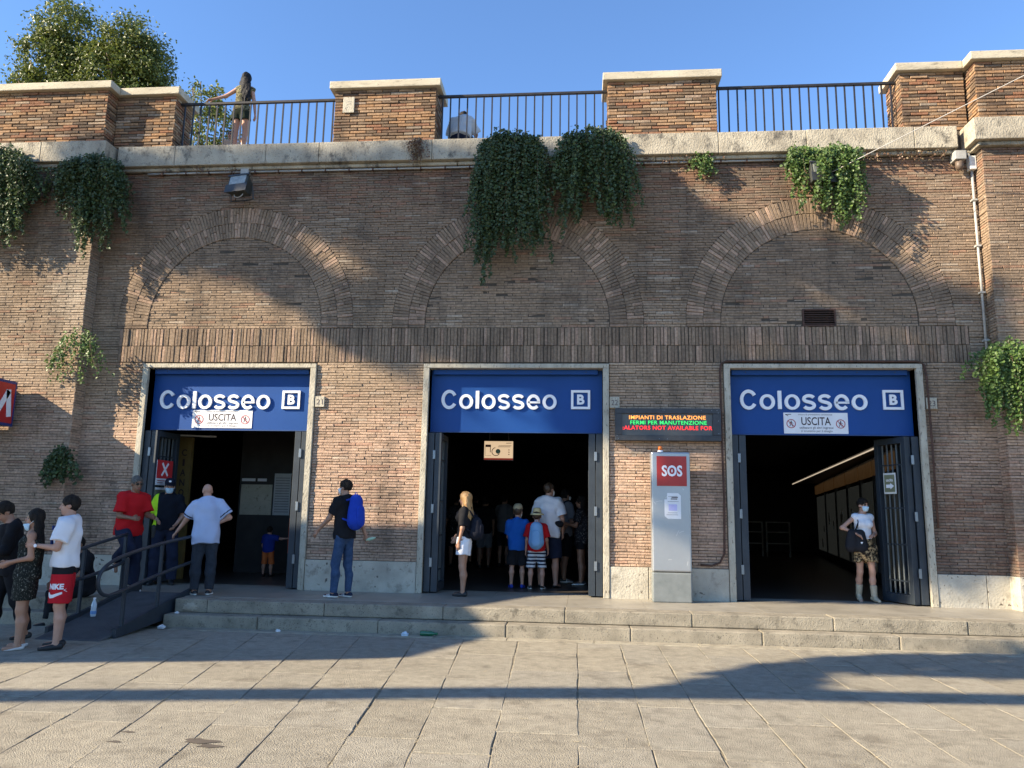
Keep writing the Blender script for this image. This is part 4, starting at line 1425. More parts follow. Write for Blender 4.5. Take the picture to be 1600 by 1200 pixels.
# shop fronts seen through the right entrance
M_GLOW_GLASS = mat('shop_glass_glow', (0.055, 0.06, 0.06), (0.09, 0.095, 0.09), scale=2, rough=0.2, emit=(0.05, 0.052, 0.046), estr=0.09)  # faint emission stands in for grey reflections on the panes
shop = thing('shop_front', 'row of dim glass shop windows with a lit strip above, inside the right entrance', 'shop front', (7.0, 5, 0))
def sx(y_):
    return 6.45 + 0.2 * y_
ys_ = [0.9, 2.5, 4.2, 6.2, 8.6, 11.2, 14.2, 17.5]
hdr = mat('shop_header', (0.16, 0.09, 0.04), (0.24, 0.15, 0.07), (0.1, 0.05, 0.025), scale=4, rough=0.5, emit=(0.20, 0.10, 0.035), estr=0.045)
for a, b in zip(ys_[:-1], ys_[1:]):
    def quad(mb, y0, y1, z0, z1, off, th=0.04):
        v = [(sx(y0) + off, y0, z0), (sx(y1) + off, y1, z0), (sx(y1) + off + th, y1, z0), (sx(y0) + off + th, y0, z0),
             (sx(y0) + off, y0, z1), (sx(y1) + off, y1, z1), (sx(y1) + off + th, y1, z1), (sx(y0) + off + th, y0, z1)]
        mb.add(v, [(0, 1, 2, 3), (4, 7, 6, 5), (0, 4, 5, 1), (1, 5, 6, 2), (2, 6, 7, 3), (3, 7, 4, 0)])
    q = MB(); quad(q, a + 0.1, b - 0.1, 0.25, 2.15, 0.03); w_ = q.build('window', M_GLOW_GLASS, shop)
    q = MB(); quad(q, a, a + 0.12, 0, 2.62, 0, 0.1); q.build('mullion', M_DARK, shop)
    q = MB(); quad(q, a + 0.14, b - 0.02, 2.25, 2.56, -0.02, 0.06); q.build('header_panel', hdr, shop)
    q = MB(); quad(q, a + 0.12, b, 2.565, 2.62, 0.01, 0.1); q.build('top_rail', M_DARK, shop)
    q = MB(); quad(q, a + 0.12, b, 0.02, 0.24, 0.0, 0.1); q.build('sill_panel', M_DARK, shop)
    for k in range(2):
        yy_ = a + (b - a) * rng.uniform(0.2, 0.7)
        q = MB(); z0 = rng.uniform(0.3, 1.4); quad(q, yy_, yy_ + rng.uniform(0.15, 0.4), z0, z0 + rng.uniform(0.2, 0.5), 0.02, 0.008)
        q.build('display_card', mat('dim_paper', (0.4, 0.4, 0.39)), w_)
q = MB(); q.bar((6.5, 1.3, 2.66), (9.12, 17.5, 2.63), 0.022, 0.022)
q.build('light_strip', mat('led_strip', (0.2, 0.2, 0.2), emit=(0.62, 0.5, 0.36), estr=0.36), shop)
q = MB(); q.add([(6.45, 1.25, 2.685), (9.07, 17.5, 2.655), (10.3, 17.5, 2.655), (7.1, 1.25, 2.685)], [(0, 1, 2, 3)]); q.build('soffit', M_DARK, shop)
for k, xx in enumerate((7.2, 8.15)):
    br = thing('barrier_rail', ('left' if k == 0 else 'right') + ' metal barrier rail deep inside the right entrance', 'barrier', (xx, 16, 0), 'barrier rails inside the right entrance')
    for zz in (0.45, 0.85, 1.2):
        q = MB(); q.bar((xx - 0.4, 16, zz), (xx + 0.4, 16, zz), 0.04, 0.04); q.build('rail', M_GREYP, br)
    for dx in (-0.4, 0.4):
        q = MB(); q.bar((xx + dx, 16, 0), (xx + dx, 16, 1.22), 0.045, 0.045); q.build('post', M_GREYP, br)
mR = Matrix.Translation((CEN[2] + (1.474 - TH * 1.5 - 0.014), 0.05, 0)) @ Matrix.Rotation(R(20), 4, 'Z') @ Matrix.Translation((-TH / 2 - 0.012, 0.5, 0)) @ Matrix.Rotation(-R(90), 4, 'Z')
ar = board('gate_notice', 0, 0.27, 1.74, 2.08, 0, mat('white_plastic', (0.6, 0.6, 0.57)), 'olive notice with a white arrow in a white frame on the half open gate', 'notice', 0.01)
q = MB(); q.box(0.02, 0.25, -0.004, -0.0005, 1.77, 2.05); fld = q.build('olive_field', mat('sign_olive2', (0.16, 0.17, 0.1), (0.2, 0.21, 0.13), rough=0.5), ar)
q = MB(); stroke(q, [(0.06, 1.865), (0.16, 1.865)], 0.055, -0.008, 0.003); q.prism([(0.235, 1.865), (0.155, 1.915), (0.155, 1.815)], 0.003, Matrix.Translation((0, -0.0085, 0))); am_ = q.build('arrow_mark', M_WHITE, fld)
ft_ = fit_text('word', 'uscita', 0.065, 0.215, 1.94, 1.99, -0.007, M_WHITE, fld, extrude=0.001, offset=0.01)
put([ar, fld, am_, ft_], mR)
cl = thing('ceiling_lamp', 'narrow lamp along the ceiling at the top of the left entrance', 'lamp', (-6.2, 1.2, 2.7))
q = MB(); q.bar((-6.55, 1.2, 2.68), (-5.9, 1.45, 2.68), 0.05, 0.03); q.build('tube', mat('dull_tube', (0.5, 0.5, 0.48)), cl)
q = MB(); q.tube([(-6.4, 1.25, 2.7), (-6.4, 1.25, 3.25)], 0.008, 5); q.tube([(-6.0, 1.4, 2.7), (-6.0, 1.4, 3.25)], 0.008, 5); q.build('hanger', M_DARK, cl)
# ------------------------------------------------------------------ leaves
def leaf_mesh(name, P, N, U, S, mats, parent=None, mi=None, shape='round'):
    """P leaf bases, N leaf normals, U leaf axes, S sizes; each leaf a small folded blade"""
    k = len(P)
    N = N / (np.linalg.norm(N, axis=1, keepdims=True) + 1e-9)
    U = U - N * np.einsum('ij,ij->i', U, N)[:, None]
    U /= np.linalg.norm(U, axis=1, keepdims=True) + 1e-9
    W = np.cross(N, U)
    S = S[:, None]
    if shape == 'round':
        ring_ = [(0.0, 0.0, 0), (0.3, 0.42, 0.10), (0.75, 0.38, 0.08), (1.0, 0.0, -0.05), (0.75, -0.38, 0.08), (0.3, -0.42, 0.10)]
    else:
        ring_ = [(0.0, 0.0, 0), (0.4, 0.28, 0.06), (1.0, 0.0, -0.08), (0.4, -0.28, 0.06)]
    V = np.stack([P + U * S * a + W * S * b + N * S * c for a, b, c in ring_], 1)
    q = len(ring_)
    idx = np.arange(k)[:, None] * q
    if q == 6:
        F = np.concatenate([idx + np.array([0, 1, 2, 3]), idx + np.array([0, 3, 4, 5])]).tolist()
        fm = None if mi is None else np.concatenate([mi, mi])
    else:
        F = np.concatenate([idx + np.array([0, 1, 2]), idx + np.array([0, 2, 3])]).tolist()
        fm = None if mi is None else np.concatenate([mi, mi])
    me = bpy.data.meshes.new(name)
    me.from_pydata(V.reshape(-1, 3).tolist(), [], F)
    if fm is not None:
        me.polygons.foreach_set('material_index', fm.astype(np.int32))
    return obj(name, me, mats, parent)

def leaf_mat(name, c1, c2, rough=0.45, trans=0.25):
    if name in MATS:
        return MATS[name]
    m = bpy.data.materials.new(name)
    m.use_nodes = True
    nt = m.node_tree
    b = nt.nodes['Principled BSDF']
    g = nt.nodes.new('ShaderNodeNewGeometry')
    cr = nt.nodes.new('ShaderNodeValToRGB')
    cr.color_ramp.elements[0].color = (*c1, 1)
    cr.color_ramp.elements[1].color = (*c2, 1)
    nt.links.new(g.outputs['Random Per Island'], cr.inputs['Fac'])
    nt.links.new(cr.outputs[0], b.inputs['Base Color'])
    b.inputs['Roughness'].default_value = rough
    b.inputs['Specular IOR Level'].default_value = 0.45
    tr_ = nt.nodes.new('ShaderNodeBsdfTranslucent')
    nt.links.new(cr.outputs[0], tr_.inputs['Color'])
    mx = nt.nodes.new('ShaderNodeMixShader')
    mx.inputs['Fac'].default_value = trans
    nt.links.new(b.outputs[0], mx.inputs[1])
    nt.links.new(tr_.outputs[0], mx.inputs[2])
    nt.links.new(mx.outputs[0], nt.nodes['Material Output'].inputs['Surface'])
    MATS[name] = m
    return m

L_CAPER = [leaf_mat('caper_leaf', (0.04, 0.066, 0.026), (0.085, 0.122, 0.048)), leaf_mat('caper_leaf_light', (0.07, 0.12, 0.04), (0.14, 0.2, 0.07), trans=0.35)]
L_YOUNG = [leaf_mat('young_leaf', (0.06, 0.12, 0.03), (0.15, 0.23, 0.06), trans=0.35), leaf_mat('caper_leaf_light', (0, 0, 0), (0, 0, 0))]
M_STEM = mat('stem', (0.08, 0.06, 0.035), (0.13, 0.1, 0.06), rough=0.9)

def hanging(name, label, strands, leaf, lm, light=0.12, per=0.0105, stems=True, spread=0.03, lift=0.0):
    """strands: list of (top point, length, sway vector, outward bulge)"""
    Ps, Ns, Us, Ss, Mi = [], [], [], [], []
    top = np.mean([s_[0] for s_ in strands], 0)
    t = thing(name, label, 'plant', tuple(top), 'bushes growing from the wall')
    sm = MB()
    for k, (a, L, sway, bulge) in enumerate(strands):
        a = np.asarray(a, float)
        n_ = max(6, int(L / per))
        s_ = np.linspace(0, 1, n_) ** 0.85
        ph = rng.uniform(0, 6.28, 2)
        line = a + np.outer(s_, np.asarray(sway, float))
        line[:, 2] -= L * s_ ** 1.1
        line[:, 2] += lift * np.sin(np.clip(s_ * 4, 0, 1) * math.pi) * rng.uniform(0.3, 1.0)
        line[:, 1] -= bulge * np.sin(np.clip(s_ * 2.2, 0, 1.0) * math.pi * 0.6) * (1 - 0.55 * s_)
        line[:, 0] += 0.03 * np.sin(s_ * 7 + ph[0]) * s_
        P = line + rng.normal(0, spread, (n_, 3)) * np.array([1, 0.8, 0.6]) * (1.05 - 0.55 * s_)[:, None]
        Ps.append(P)
        nn = rng.normal(0, 0.65, (n_, 3)) + np.array([-0.05, -0.85, 0.45])
        Ns.append(nn)
        Us.append(rng.normal(0, 0.7, (n_, 3)) + np.array([0, -0.2, -0.7]))
        Ss.append(leaf * rng.uniform(0.65, 1.25, n_))
        Mi.append((rng.random(n_) < light).astype(int))
        if stems and k % 5 == 0:
            sm.tube(line[::max(1, n_ // 6)], 0.005, 4)
    leaf_mesh('foliage', np.concatenate(Ps), np.concatenate(Ns), np.concatenate(Us), np.concatenate(Ss), lm, t, np.concatenate(Mi))
    if stems and sm.n:
        so_ = sm.build('stem', M_STEM, t)
        so_['kind'] = 'stuff'
    return t

def curtain(x0, x1, y0, z0, prof, n_, sway=0.25, bulge=(0.05, 0.25), ydepth=0.22):
    st_ = []
    for k in range(n_):
        u = rng.random()
        x = x0 + (x1 - x0) * u
        lx = np.interp(u, [q[0] for q in prof], [q[1] for q in prof])
        L = lx * rng.uniform(0.22, 1.05) ** 0.75
        mid = (u - 0.5) * 2
        if rng.random() < 0.12:
            L *= 1.15
        dome = 0.22 * (x1 - x0) * (1 - mid * mid) - 0.12 * (x1 - x0)
        st_.append(((x * 0.72 + (x0 + x1) / 2 * 0.28 + rng.normal(0, 0.04), y0 - rng.uniform(0, ydepth), z0 + dome * rng.uniform(0.4, 1.0) + rng.normal(-0.02, 0.05)), L,
                    (mid * sway * rng.uniform(0.4, 1.9) + rng.normal(0, 0.05), rng.uniform(-0.05, 0.05), 0), rng.uniform(*bulge)))
    return st_

hanging('hanging_bush', 'dark hanging bush at the left edge under the cornice of the left pilaster',
        curtain(-10.4, -8.62, -0.4, 7.62, [(0, 1.5), (0.6, 1.75), (0.85, 1.5), (1, 0.6)], 190, 0.25), 0.046, L_CAPER, 0.12)
hanging('hanging_bush', 'dark hanging bush at the corner of the left pilaster, right of another',
        curtain(-8.5, -7.02, -0.28, 7.5, [(0, 0.5), (0.3, 1.2), (0.6, 1.75), (0.85, 1.5), (1, 0.7)], 165, 0.2, (0.05, 0.3)), 0.046, L_CAPER, 0.10)
hanging('hanging_bush', 'biggest dark green bush hanging down over the middle blind arch',
        curtain(-0.86, 0.62, -0.2, 7.74, [(0, 1.9), (0.12, 2.35), (0.3, 2.2), (0.5, 1.95), (0.75, 1.95), (0.88, 2.0), (1, 0.9)], 165, 0.16, (0.06, 0.26)), 0.045, L_CAPER, 0.05, lift=0.12)
hanging('hanging_bush', 'second biggest bush hanging right of the largest one, sunlit on top',
        curtain(0.55, 2.02, -0.2, 7.76, [(0, 1.0), (0.25, 1.75), (0.45, 1.3), (0.7, 1.55), (0.9, 1.6), (1, 1.0)], 135, 0.18, (0.06, 0.24)), 0.045, L_CAPER, 0.18, lift=0.16)
hanging('hanging_bush', 'small green tuft growing below the cornice between two bushes',
        curtain(3.08, 3.36, -0.06, 7.5, [(0, 0.25), (0.5, 0.42), (1, 0.3)], 24, 0.05, (0.05, 0.15), 0.06), 0.044, L_YOUNG, 0.4)
hanging('hanging_bush', 'light green bush hanging around the right floodlight',
        curtain(4.55, 5.15, -0.1, 7.5, [(0, 0.35), (0.3, 0.5), (0.6, 0.45), (1, 0.5)], 44, 0.1, (0.08, 0.3), 0.1)
        + curtain(4.72, 4.9, -0.15, 7.4, [(0, 0.8), (1, 0.9)], 14, 0.02, (0.08, 0.2), 0.1)
        + curtain(5.05, 5.75, -0.12, 7.5, [(0, 0.8), (0.4, 1.35), (0.8, 1.3), (1, 0.7)], 75, 0.12, (0.15, 0.5), 0.12), 0.048, L_YOUNG, 0.35)
hanging('hanging_bush', 'sparse bright bush growing low at the left pilaster corner',
        curtain(-7.9, -7.35, -0.3, 4.3, [(0, 0.6), (0.3, 0.85), (0.7, 1.0), (1, 0.6)], 34, 0.3, (0.05, 0.22), 0.12), 0.046, L_YOUNG, 0.4, per=0.028)
hanging('hanging_bush', 'tiny dark tuft low at the left pilaster corner, above the railing',
        curtain(-7.9, -7.55, -0.3, 2.25, [(0, 0.6), (1, 0.6)], 34, 0.12, (0.04, 0.16), 0.1), 0.052, L_CAPER, 0.1)
hanging('hanging_bush', 'bush with long trails low on the right pilaster',
        curtain(7.2, 8.5, -0.3, 4.0, [(0, 0.5), (0.25, 1.3), (0.5, 1.45), (0.8, 1.2), (1, 0.9)], 100, 0.15, (0.05, 0.25), 0.15), 0.045, L_YOUNG, 0.15)

# dry brown growth under the cornice
dr = []
for k in range(60):
    x = rng.choice([rng.uniform(5.9, 7.2), rng.uniform(-6.9, -5.2), rng.uniform(2.2, 3.6)], p=[0.6, 0.2, 0.2])
    dr.append(((x, -0.1, 7.5), rng.uniform(0.06, 0.22), (rng.normal(0, 0.05), 0, 0), 0.03))
hanging('dry_creeper', 'withered brown creeper clinging under the cornice near the small lamp', dr, 0.035, [leaf_mat('dry_leaf', (0.13, 0.075, 0.05), (0.22, 0.13, 0.085)), leaf_mat('dry_leaf2', (0.2, 0.15, 0.09), (0.27, 0.2, 0.12))], 0.3, per=0.02, stems=False)
dr = [((-1.83 + rng.normal(0, 0.07), -0.2, 7.9), rng.uniform(0.25, 0.5), (rng.normal(0, 0.03), 0, 0), 0.05) for k in range(26)]
hanging('dry_creeper', 'withered brown tuft on the cornice under the yellowish parapet pier', dr, 0.03, [MATS['dry_leaf'], MATS['dry_leaf2']], 0.3, per=0.016, stems=False, spread=0.02)

# ------------------------------------------------------------------ trees
L_TREE = [leaf_mat('tree_leaf', (0.06, 0.09, 0.017), (0.13, 0.16, 0.033), trans=0.32), leaf_mat('tree_leaf_light', (0.16, 0.19, 0.04), (0.25, 0.27, 0.065), trans=0.35)]
M_BARK = mat('bark', (0.09, 0.07, 0.05), (0.17, 0.13, 0.1), scale=9, stretch=(1, 1, 0.3), rough=0.95, bump=0.8)
def tree(name, label, base, blobs, n_leaf, leaf, trunk_r, group=None, lm=None, nclump=None):
    """blobs: ellipsoids (centre, radii); leaves sit in clumps through the outer crown"""
    t = thing(name, label, 'tree', base, group)
    tb = np.array(base, float)
    cen = np.mean([q[0] for q in blobs], 0)
    mb = MB()
    mb.tube([tb, tb * 0.6 + cen * 0.4 + np.array([0.1, 0, 0]), cen], [trunk_r, trunk_r * 0.75, trunk_r * 0.35], 9)
    tk = mb.build('trunk', M_BARK, t, smooth=True)
    for c, rr in blobs:
        for k in range(4):
            d = rng.normal(0, 1, 3); d[2] = abs(d[2])
            d /= np.linalg.norm(d)
            e = np.asarray(c) + d * np.asarray(rr) * 0.75
            s_ = tb * 0.35 + cen * 0.65
            lb_ = MB()
            lb_.tube([s_, (s_ + e) / 2 + rng.normal(0, 0.1, 3), e], [trunk_r * 0.35, trunk_r * 0.2, 0.015], 6)
            lb_.build('limb', M_BARK, tk, smooth=True)
    vol = np.array([np.prod(rr) for c, rr in blobs]) ** (2 / 3)
    nclump = nclump or max(30, n_leaf // 45)
    Ps, Ns, Us, Ss, Mi = [], [], [], [], []
    for c, rr, w in zip([q[0] for q in blobs], [q[1] for q in blobs], vol / vol.sum()):
        nc_ = max(6, int(nclump * w))
        d = rng.normal(0, 1, (nc_, 3))
        d /= np.linalg.norm(d, axis=1, keepdims=True)
        rad = rng.uniform(0.5, 1.0, nc_) ** 0.6
        cc = np.asarray(c) + d * np.asarray(rr) * rad[:, None]
        for q, dd in zip(cc, d):
            m_ = int(n_leaf * w / nc_ * rng.uniform(0.5, 1.5))
            sg = np.mean(rr) * 0.16 * rng.uniform(0.7, 1.4)
            P = q + rng.normal(0, 1, (m_, 3)) * np.array([sg, sg, sg * 0.8])
            Ps.append(P)
            Ns.append(dd + rng.normal(0, 0.75, (m_, 3)) + np.array([0, 0, 0.35]))
            Us.append(rng.normal(0, 1, (m_, 3)) + dd * 0.5)
            Ss.append(leaf * rng.uniform(0.6, 1.3, m_))
            Mi.append((rng.random(m_) < rng.choice([0.06, 0.2, 0.45])).astype(int))
    leaf_mesh('crown', np.concatenate(Ps), np.concatenate(Ns), np.concatenate(Us), np.concatenate(Ss), lm or L_TREE, t, np.concatenate(Mi), 'leaf')
    return t

tree('broadleaf_tree', 'tall dense green tree behind the leftmost parapet, the left one of the pair', (-15.3, 8.5, 8),
     [((-15.35, 8.5, 16.3), (0.95, 1.0, 1.15)), ((-15.75, 8.4, 15.2), (0.95, 1.0, 1.2)), ((-15.0, 8.6, 15.0), (0.9, 1.0, 1.2)), ((-16.1, 8.3, 14.2), (0.75, 0.9, 0.9)), ((-15.0, 8.5, 13.6), (1.2, 1.1, 1.2)), ((-15.3, 8.4, 12.2), (1.5, 1.2, 1.3))], 36000, 0.11, 0.22, 'trees on the terrace')
tree('broadleaf_tree', 'rounder green tree behind the parapet, the right one of the pair', (-12.9, 8.2, 8),
     [((-13.1, 8.2, 15.75), (0.85, 0.9, 0.85)), ((-12.65, 8.3, 15.0), (0.9, 0.9, 1.0)), ((-13.6, 8.1, 14.6), (0.75, 0.9, 1.1)), ((-12.45, 8.2, 14.1), (0.85, 0.9, 1.0)), ((-12.9, 8.2, 13.0), (1.2, 1.0, 1.2))], 27000, 0.11, 0.2, 'trees on the terrace')
tree('young_tree', 'young sparse light green tree behind the left railing', (-9.3, 7.2, 8),
     [((-10.0, 7.2, 13.1), (0.55, 0.5, 0.75)), ((-9.6, 7.2, 12.2), (0.75, 0.6, 0.8)), ((-9.5, 7.2, 11.1), (0.75, 0.6, 0.9)), ((-9.8, 7.1, 10.0), (0.9, 0.6, 0.9))], 5500, 0.115, 0.07, 'trees on the terrace')
tree('young_tree', 'low leafy treetop seen between the railing bars right of the dark-haired woman', (-6.9, 7.0, 8),
     [((-7.2, 7.0, 10.9), (0.35, 0.4, 0.45)), ((-6.8, 7.0, 10.4), (0.6, 0.4, 0.5)), ((-7.5, 7.0, 10.3), (0.5, 0.4, 0.5))], 700, 0.12, 0.05, 'trees on the terrace')

# ---- unseen trees, roof and box added out of view to shade wall and square
def inpoly(P, poly):
    x, z = P[:, 0], P[:, 1]
    c = np.zeros(len(P), bool)
    j = len(poly) - 1
    for i in range(len(poly)):
        xi, zi = poly[i]; xj, zj = poly[j]
        c ^= ((zi > z) != (zj > z)) & (x < (xj - xi) * (z - zi) / (zj - zi + 1e-12) + xi)
        j = i
    return c
S_ = np.array(SUN)
def crown_over(poly, n_, t0, t1, plane, leaf, holes=(), thin=None):  # leaves set back along the sun from the wanted shade outline
    poly = np.array(poly)
    lo, hi = poly.min(0), poly.max(0)
    out_ = np.zeros((0, 2))
    while len(out_) < n_:
        P = rng.uniform(lo, hi, (n_ * 3, 2))
        P = P[inpoly(P, poly)]
        for h_ in holes:
            P = P[~inpoly(P, h_) | (rng.random(len(P)) < 0.05)]
        if thin is not None:
            P = P[rng.random(len(P)) < thin(P)]
        out_ = np.concatenate([out_, P])
    out_ = out_[:n_]
    if plane == 'wall':
        W = np.stack([out_[:, 0], np.zeros(n_), out_[:, 1]], 1)
        T = rng.uniform(t0, t1, n_)
    else:
        W = np.stack([out_[:, 0], out_[:, 1], np.full(n_, ZG)], 1)
        T = rng.uniform(t0, t1, n_)
    return W - S_ * T[:, None]

POLY_A = [(-7.28, 7.52), (2.14, 7.4), (2.63, 6.94), (3.33, 6.46), (4.08, 6.28), (4.71, 6.01), (5.65, 5.97), (6.64, 5.34), (7.32, 4.84), (8.31, 4.78), (8.6, 0.5), (3.48, 0.39),
          (3.54, 2.43), (1.67, 2.52), (1.03, 3.05), (0.82, 2.51), (-1.12, 2.49), (-1.58, 3.04), (-1.82, 3.48), (-2.75, 4.04), (-3.47, 4.56), (-4.32, 5.09), (-4.95, 5.58), (-5.92, 5.65), (-6.36, 5.47), (-7.07, 5.6)]
HOLES = [[(-4.49, 6.6), (-3.94, 6.53), (-3.44, 6.1), (-3.8, 6.1)], [(7.0, 3.5), (7.5, 3.5), (7.6, 2.9), (7.1, 2.9)], [(5.6, 4.5), (7.2, 4.35), (7.4, 4.0), (6.6, 4.0)], [(-2.1, 4.0), (0.2, 3.9), (0.7, 2.4), (-2.1, 2.4)]]
def streaks(P):
    c = P[:, 1] + 0.57 * P[:, 0]
    n_ = noise2(c, P[:, 0] * 0.12, 1.5, 4) * 0.65 + noise2(c, P[:, 0] * 0.3, 3.6, 6) * 0.35
    edge = np.clip((-1.4 - P[:, 0]) / 1.5, 0, 1) * np.clip((6.6 - P[:, 1]) / 0.8, 0, 1)
    right = np.clip((P[:, 0] - 2.5) / 1.5, 0, 1) * 0.8
    g_ = np.maximum(edge, right)
    return np.clip((n_ - 0.36 * g_) * 6 * np.maximum(g_, 0.02) + (1 - g_), 0.03, 1)
PA = crown_over(POLY_A, 10000, 7.5, 16.0, 'wall', 0.3, HOLES, streaks)  # unseen crown laid out leaf by leaf to cast the wall's shade
shade = thing('shade_tree', 'unseen tall tree left of the view, crown laid out to shade the wall', 'tree', (-25, -11.5, ZG), 'unseen trees set to cast shade')
leaf_mesh('crown', PA, rng.normal(0, 1, (len(PA), 3)), rng.normal(0, 1, (len(PA), 3)), rng.uniform(0.16, 0.34, len(PA)), L_TREE, shade, (rng.random(len(PA)) < 0.2).astype(int), 'round')
mb = MB(); mb.tube([(-25, -11.5, ZG - 0.1), (-24.6, -11.3, 6), (-23.5, -10.5, 12), (-22, -9.8, 15)], [0.42, 0.36, 0.25, 0.1], 10)
tk = mb.build('trunk', M_BARK, shade, smooth=True)
FORK = [(1.75, -4.95), (2.43, -4.1), (3.11, -3.43), (4.01, -2.77), (5.09, -2.3), (6.81, -1.97), (7.5, -2.6), (5.87, -3.72), (4.89, -3.69), (3.9, -3.7), (3.6, -4.2), (3.4, -4.75)]
PF = crown_over(FORK, 2600, 6.6, 7.6, 'ground', 0.2)  # added leaves massed to darken a forked patch of paving
shade2 = thing('shade_tree', 'added unseen tree behind the viewer, its long limb placed to shade the paving', 'tree', (-20, -12.6, ZG), 'unseen trees set to cast shade')
leaf_mesh('crown', PF, rng.normal(0, 1, (len(PF), 3)), rng.normal(0, 1, (len(PF), 3)), rng.uniform(0.1, 0.18, len(PF)), L_TREE, shade2, (rng.random(len(PF)) < 0.2).astype(int), 'round')
def back(gx, gy, t):
    return np.array([gx, gy, ZG]) - S_ * t
limb = [back(-7.5, -6.6, 6.6), back(-4.0, -6.15, 6.6), back(0.45, -5.27, 6.6), back(2.6, -4.95, 6.6), back(5.4, -4.74, 6.6), back(8.5, -4.7, 6.6)]  # added limb, run so its shadow bands the paving
mb = MB(); mb.tube([(-20, -12.6, ZG - 0.1), (-20.6, -12.9, 4), (-22, -13.3, 7.4), limb[0]], [0.4, 0.35, 0.3, 0.24], 10)
tk2 = mb.build('trunk', M_BARK, shade2, smooth=True)
mb = MB(); mb.tube(limb, [0.235, 0.225, 0.22, 0.215, 0.205, 0.19], 12); mb.build('limb', M_BARK, tk2, smooth=True)
mb = MB(); mb.tube([back(2.0, -4.95, 6.6), back(2.75, -4.2, 6.8), back(3.6, -3.3, 7.1), back(4.6, -2.75, 7.4), back(6.5, -2.4, 7.6)], [0.2, 0.17, 0.13, 0.1, 0.05], 10); mb.build('limb', M_BARK, tk2, smooth=True)

# flat roof added left of the view, outlined to shade ramp and near ground
pv = thing('added_shade_roof', 'added unseen pavilion on the square left of the view', 'shade_roof', (-18, -7.8, ZG))
hroof = 7.0
edge = [(-5.6, -4.95), (-3.15, -4.36), (-1.81, -4.02), (-1.05, -3.75), (-0.7, -2.9)]
tq = (hroof - ZG) / 1.25
front = [(gx - 2.2 * tq, gy - tq) for gx, gy in edge]
tw = (hroof - 0.98) / 1.25
backe = [(-1.15 - 2.2 * tw, -tw), (-3.7 - 2.2 * tw, -tw), (-7.4 - 2.2 * tw, -tw)]
poly = [(-27, -11.9)] + front + backe + [(-27, -4.6)]
q = MB()
k = len(poly)
q.add([(a, b, hroof) for a, b in poly] + [(a, b, hroof + 0.12) for a, b in poly], [tuple(range(k))[::-1], tuple(range(k, 2 * k))] + [(i, (i + 1) % k, k + (i + 1) % k, k + i) for i in range(k)])
q.build('roof', mat('shade_roof_grey', (0.3, 0.28, 0.25), (0.36, 0.34, 0.3), rough=0.8), pv)
for a, b in ((-25.5, -10.8), (-20, -9.2), (-25.5, -5.4), (-19.5, -5.4)):
    q = MB(); q.tube([(a, b, ZG), (a, b, hroof)], 0.08, 10); q.build('post', M_DARK, pv)
ks = thing('added_shade_box', 'added unseen kiosk against the wall left of the view', 'shade_box', (-9.7, -1.35, ZG))  # added box out of view, placed to shade the wall by the left pilaster
q = MB(); q.box(-10.75, -9.35, -1.95, -1.05, ZG, 3.35); q.build('body', mat('shade_box_green', (0.03, 0.07, 0.05), (0.04, 0.09, 0.06), rough=0.5), ks, bevel=0.02)
q = MB(); q.box(-10.85, -9.25, -2.05, -0.95, 3.352, 3.46); q.build('roof', M_DARK, ks, bevel=0.02)
# ------------------------------------------------------------------ people: one continuous body surface each, grown from a signed field
def field(lo, hi, h):
    lo = np.asarray(lo, float)
    n_ = np.ceil((np.asarray(hi) - lo) / h).astype(int) + 1
    return {'lo': lo, 'h': h, 'n': n_, 'F': np.full(n_, 0.5, np.float32)}

def _block(G, a, b):
    i0 = np.clip(np.floor((a - G['lo']) / G['h']).astype(int), 0, G['n'] - 1)
    i1 = np.clip(np.ceil((b - G['lo']) / G['h']).astype(int) + 1, 1, G['n'])
    if np.any(i1 <= i0):
        return None
    sl = tuple(slice(a_, b_) for a_, b_ in zip(i0, i1))
    ax = [G['lo'][k] + G['h'] * np.arange(i0[k], i1[k], dtype=np.float32) for k in range(3)]
    X, Y, Z = np.meshgrid(*ax, indexing='ij')
    return sl, X.astype(np.float32), Y.astype(np.float32), Z.astype(np.float32)

def _blend(G, sl, d, k):
    f = G['F'][sl]
    if k > 0:
        hh = np.maximum(k - np.abs(f - d), 0) / k
        G['F'][sl] = np.minimum(f, d) - hh * hh * k * 0.25
    else:
        G['F'][sl] = np.minimum(f, d)

def cone(G, a, b, ra, rb, k=0.03, flat=None, cut=False):
    """round cone a->b; flat=(axis vector, ratio) squeezes it along an axis; cut: flat ends"""
    a, b = np.asarray(a, float), np.asarray(b, float)
    m = max(ra, rb) * 1.1 + k + 0.03
    bl = _block(G, np.minimum(a, b) - m, np.maximum(a, b) + m)
    if bl is None:
        return
    sl, X, Y, Z = bl
    d = b - a
    L2 = max(float(d @ d), 1e-9)
    px, py, pz = X - a[0], Y - a[1], Z - a[2]
    t0 = (px * d[0] + py * d[1] + pz * d[2]) / L2
    t = np.clip(t0, 0, 1)
    qx, qy, qz = px - t * d[0], py - t * d[1], pz - t * d[2]
    if flat is not None:
        u, rt_ = flat
        c = qx * u[0] + qy * u[1] + qz * u[2]
        s_ = 1 / rt_ - 1
        qx, qy, qz = qx + c * u[0] * s_, qy + c * u[1] * s_, qz + c * u[2] * s_
    D = np.sqrt(qx * qx + qy * qy + qz * qz) - (ra + (rb - ra) * t)
    if cut:
        L = math.sqrt(L2)
        D = np.maximum(D, np.maximum(-t0 * L, (t0 - 1) * L))
    _blend(G, sl, D, k)

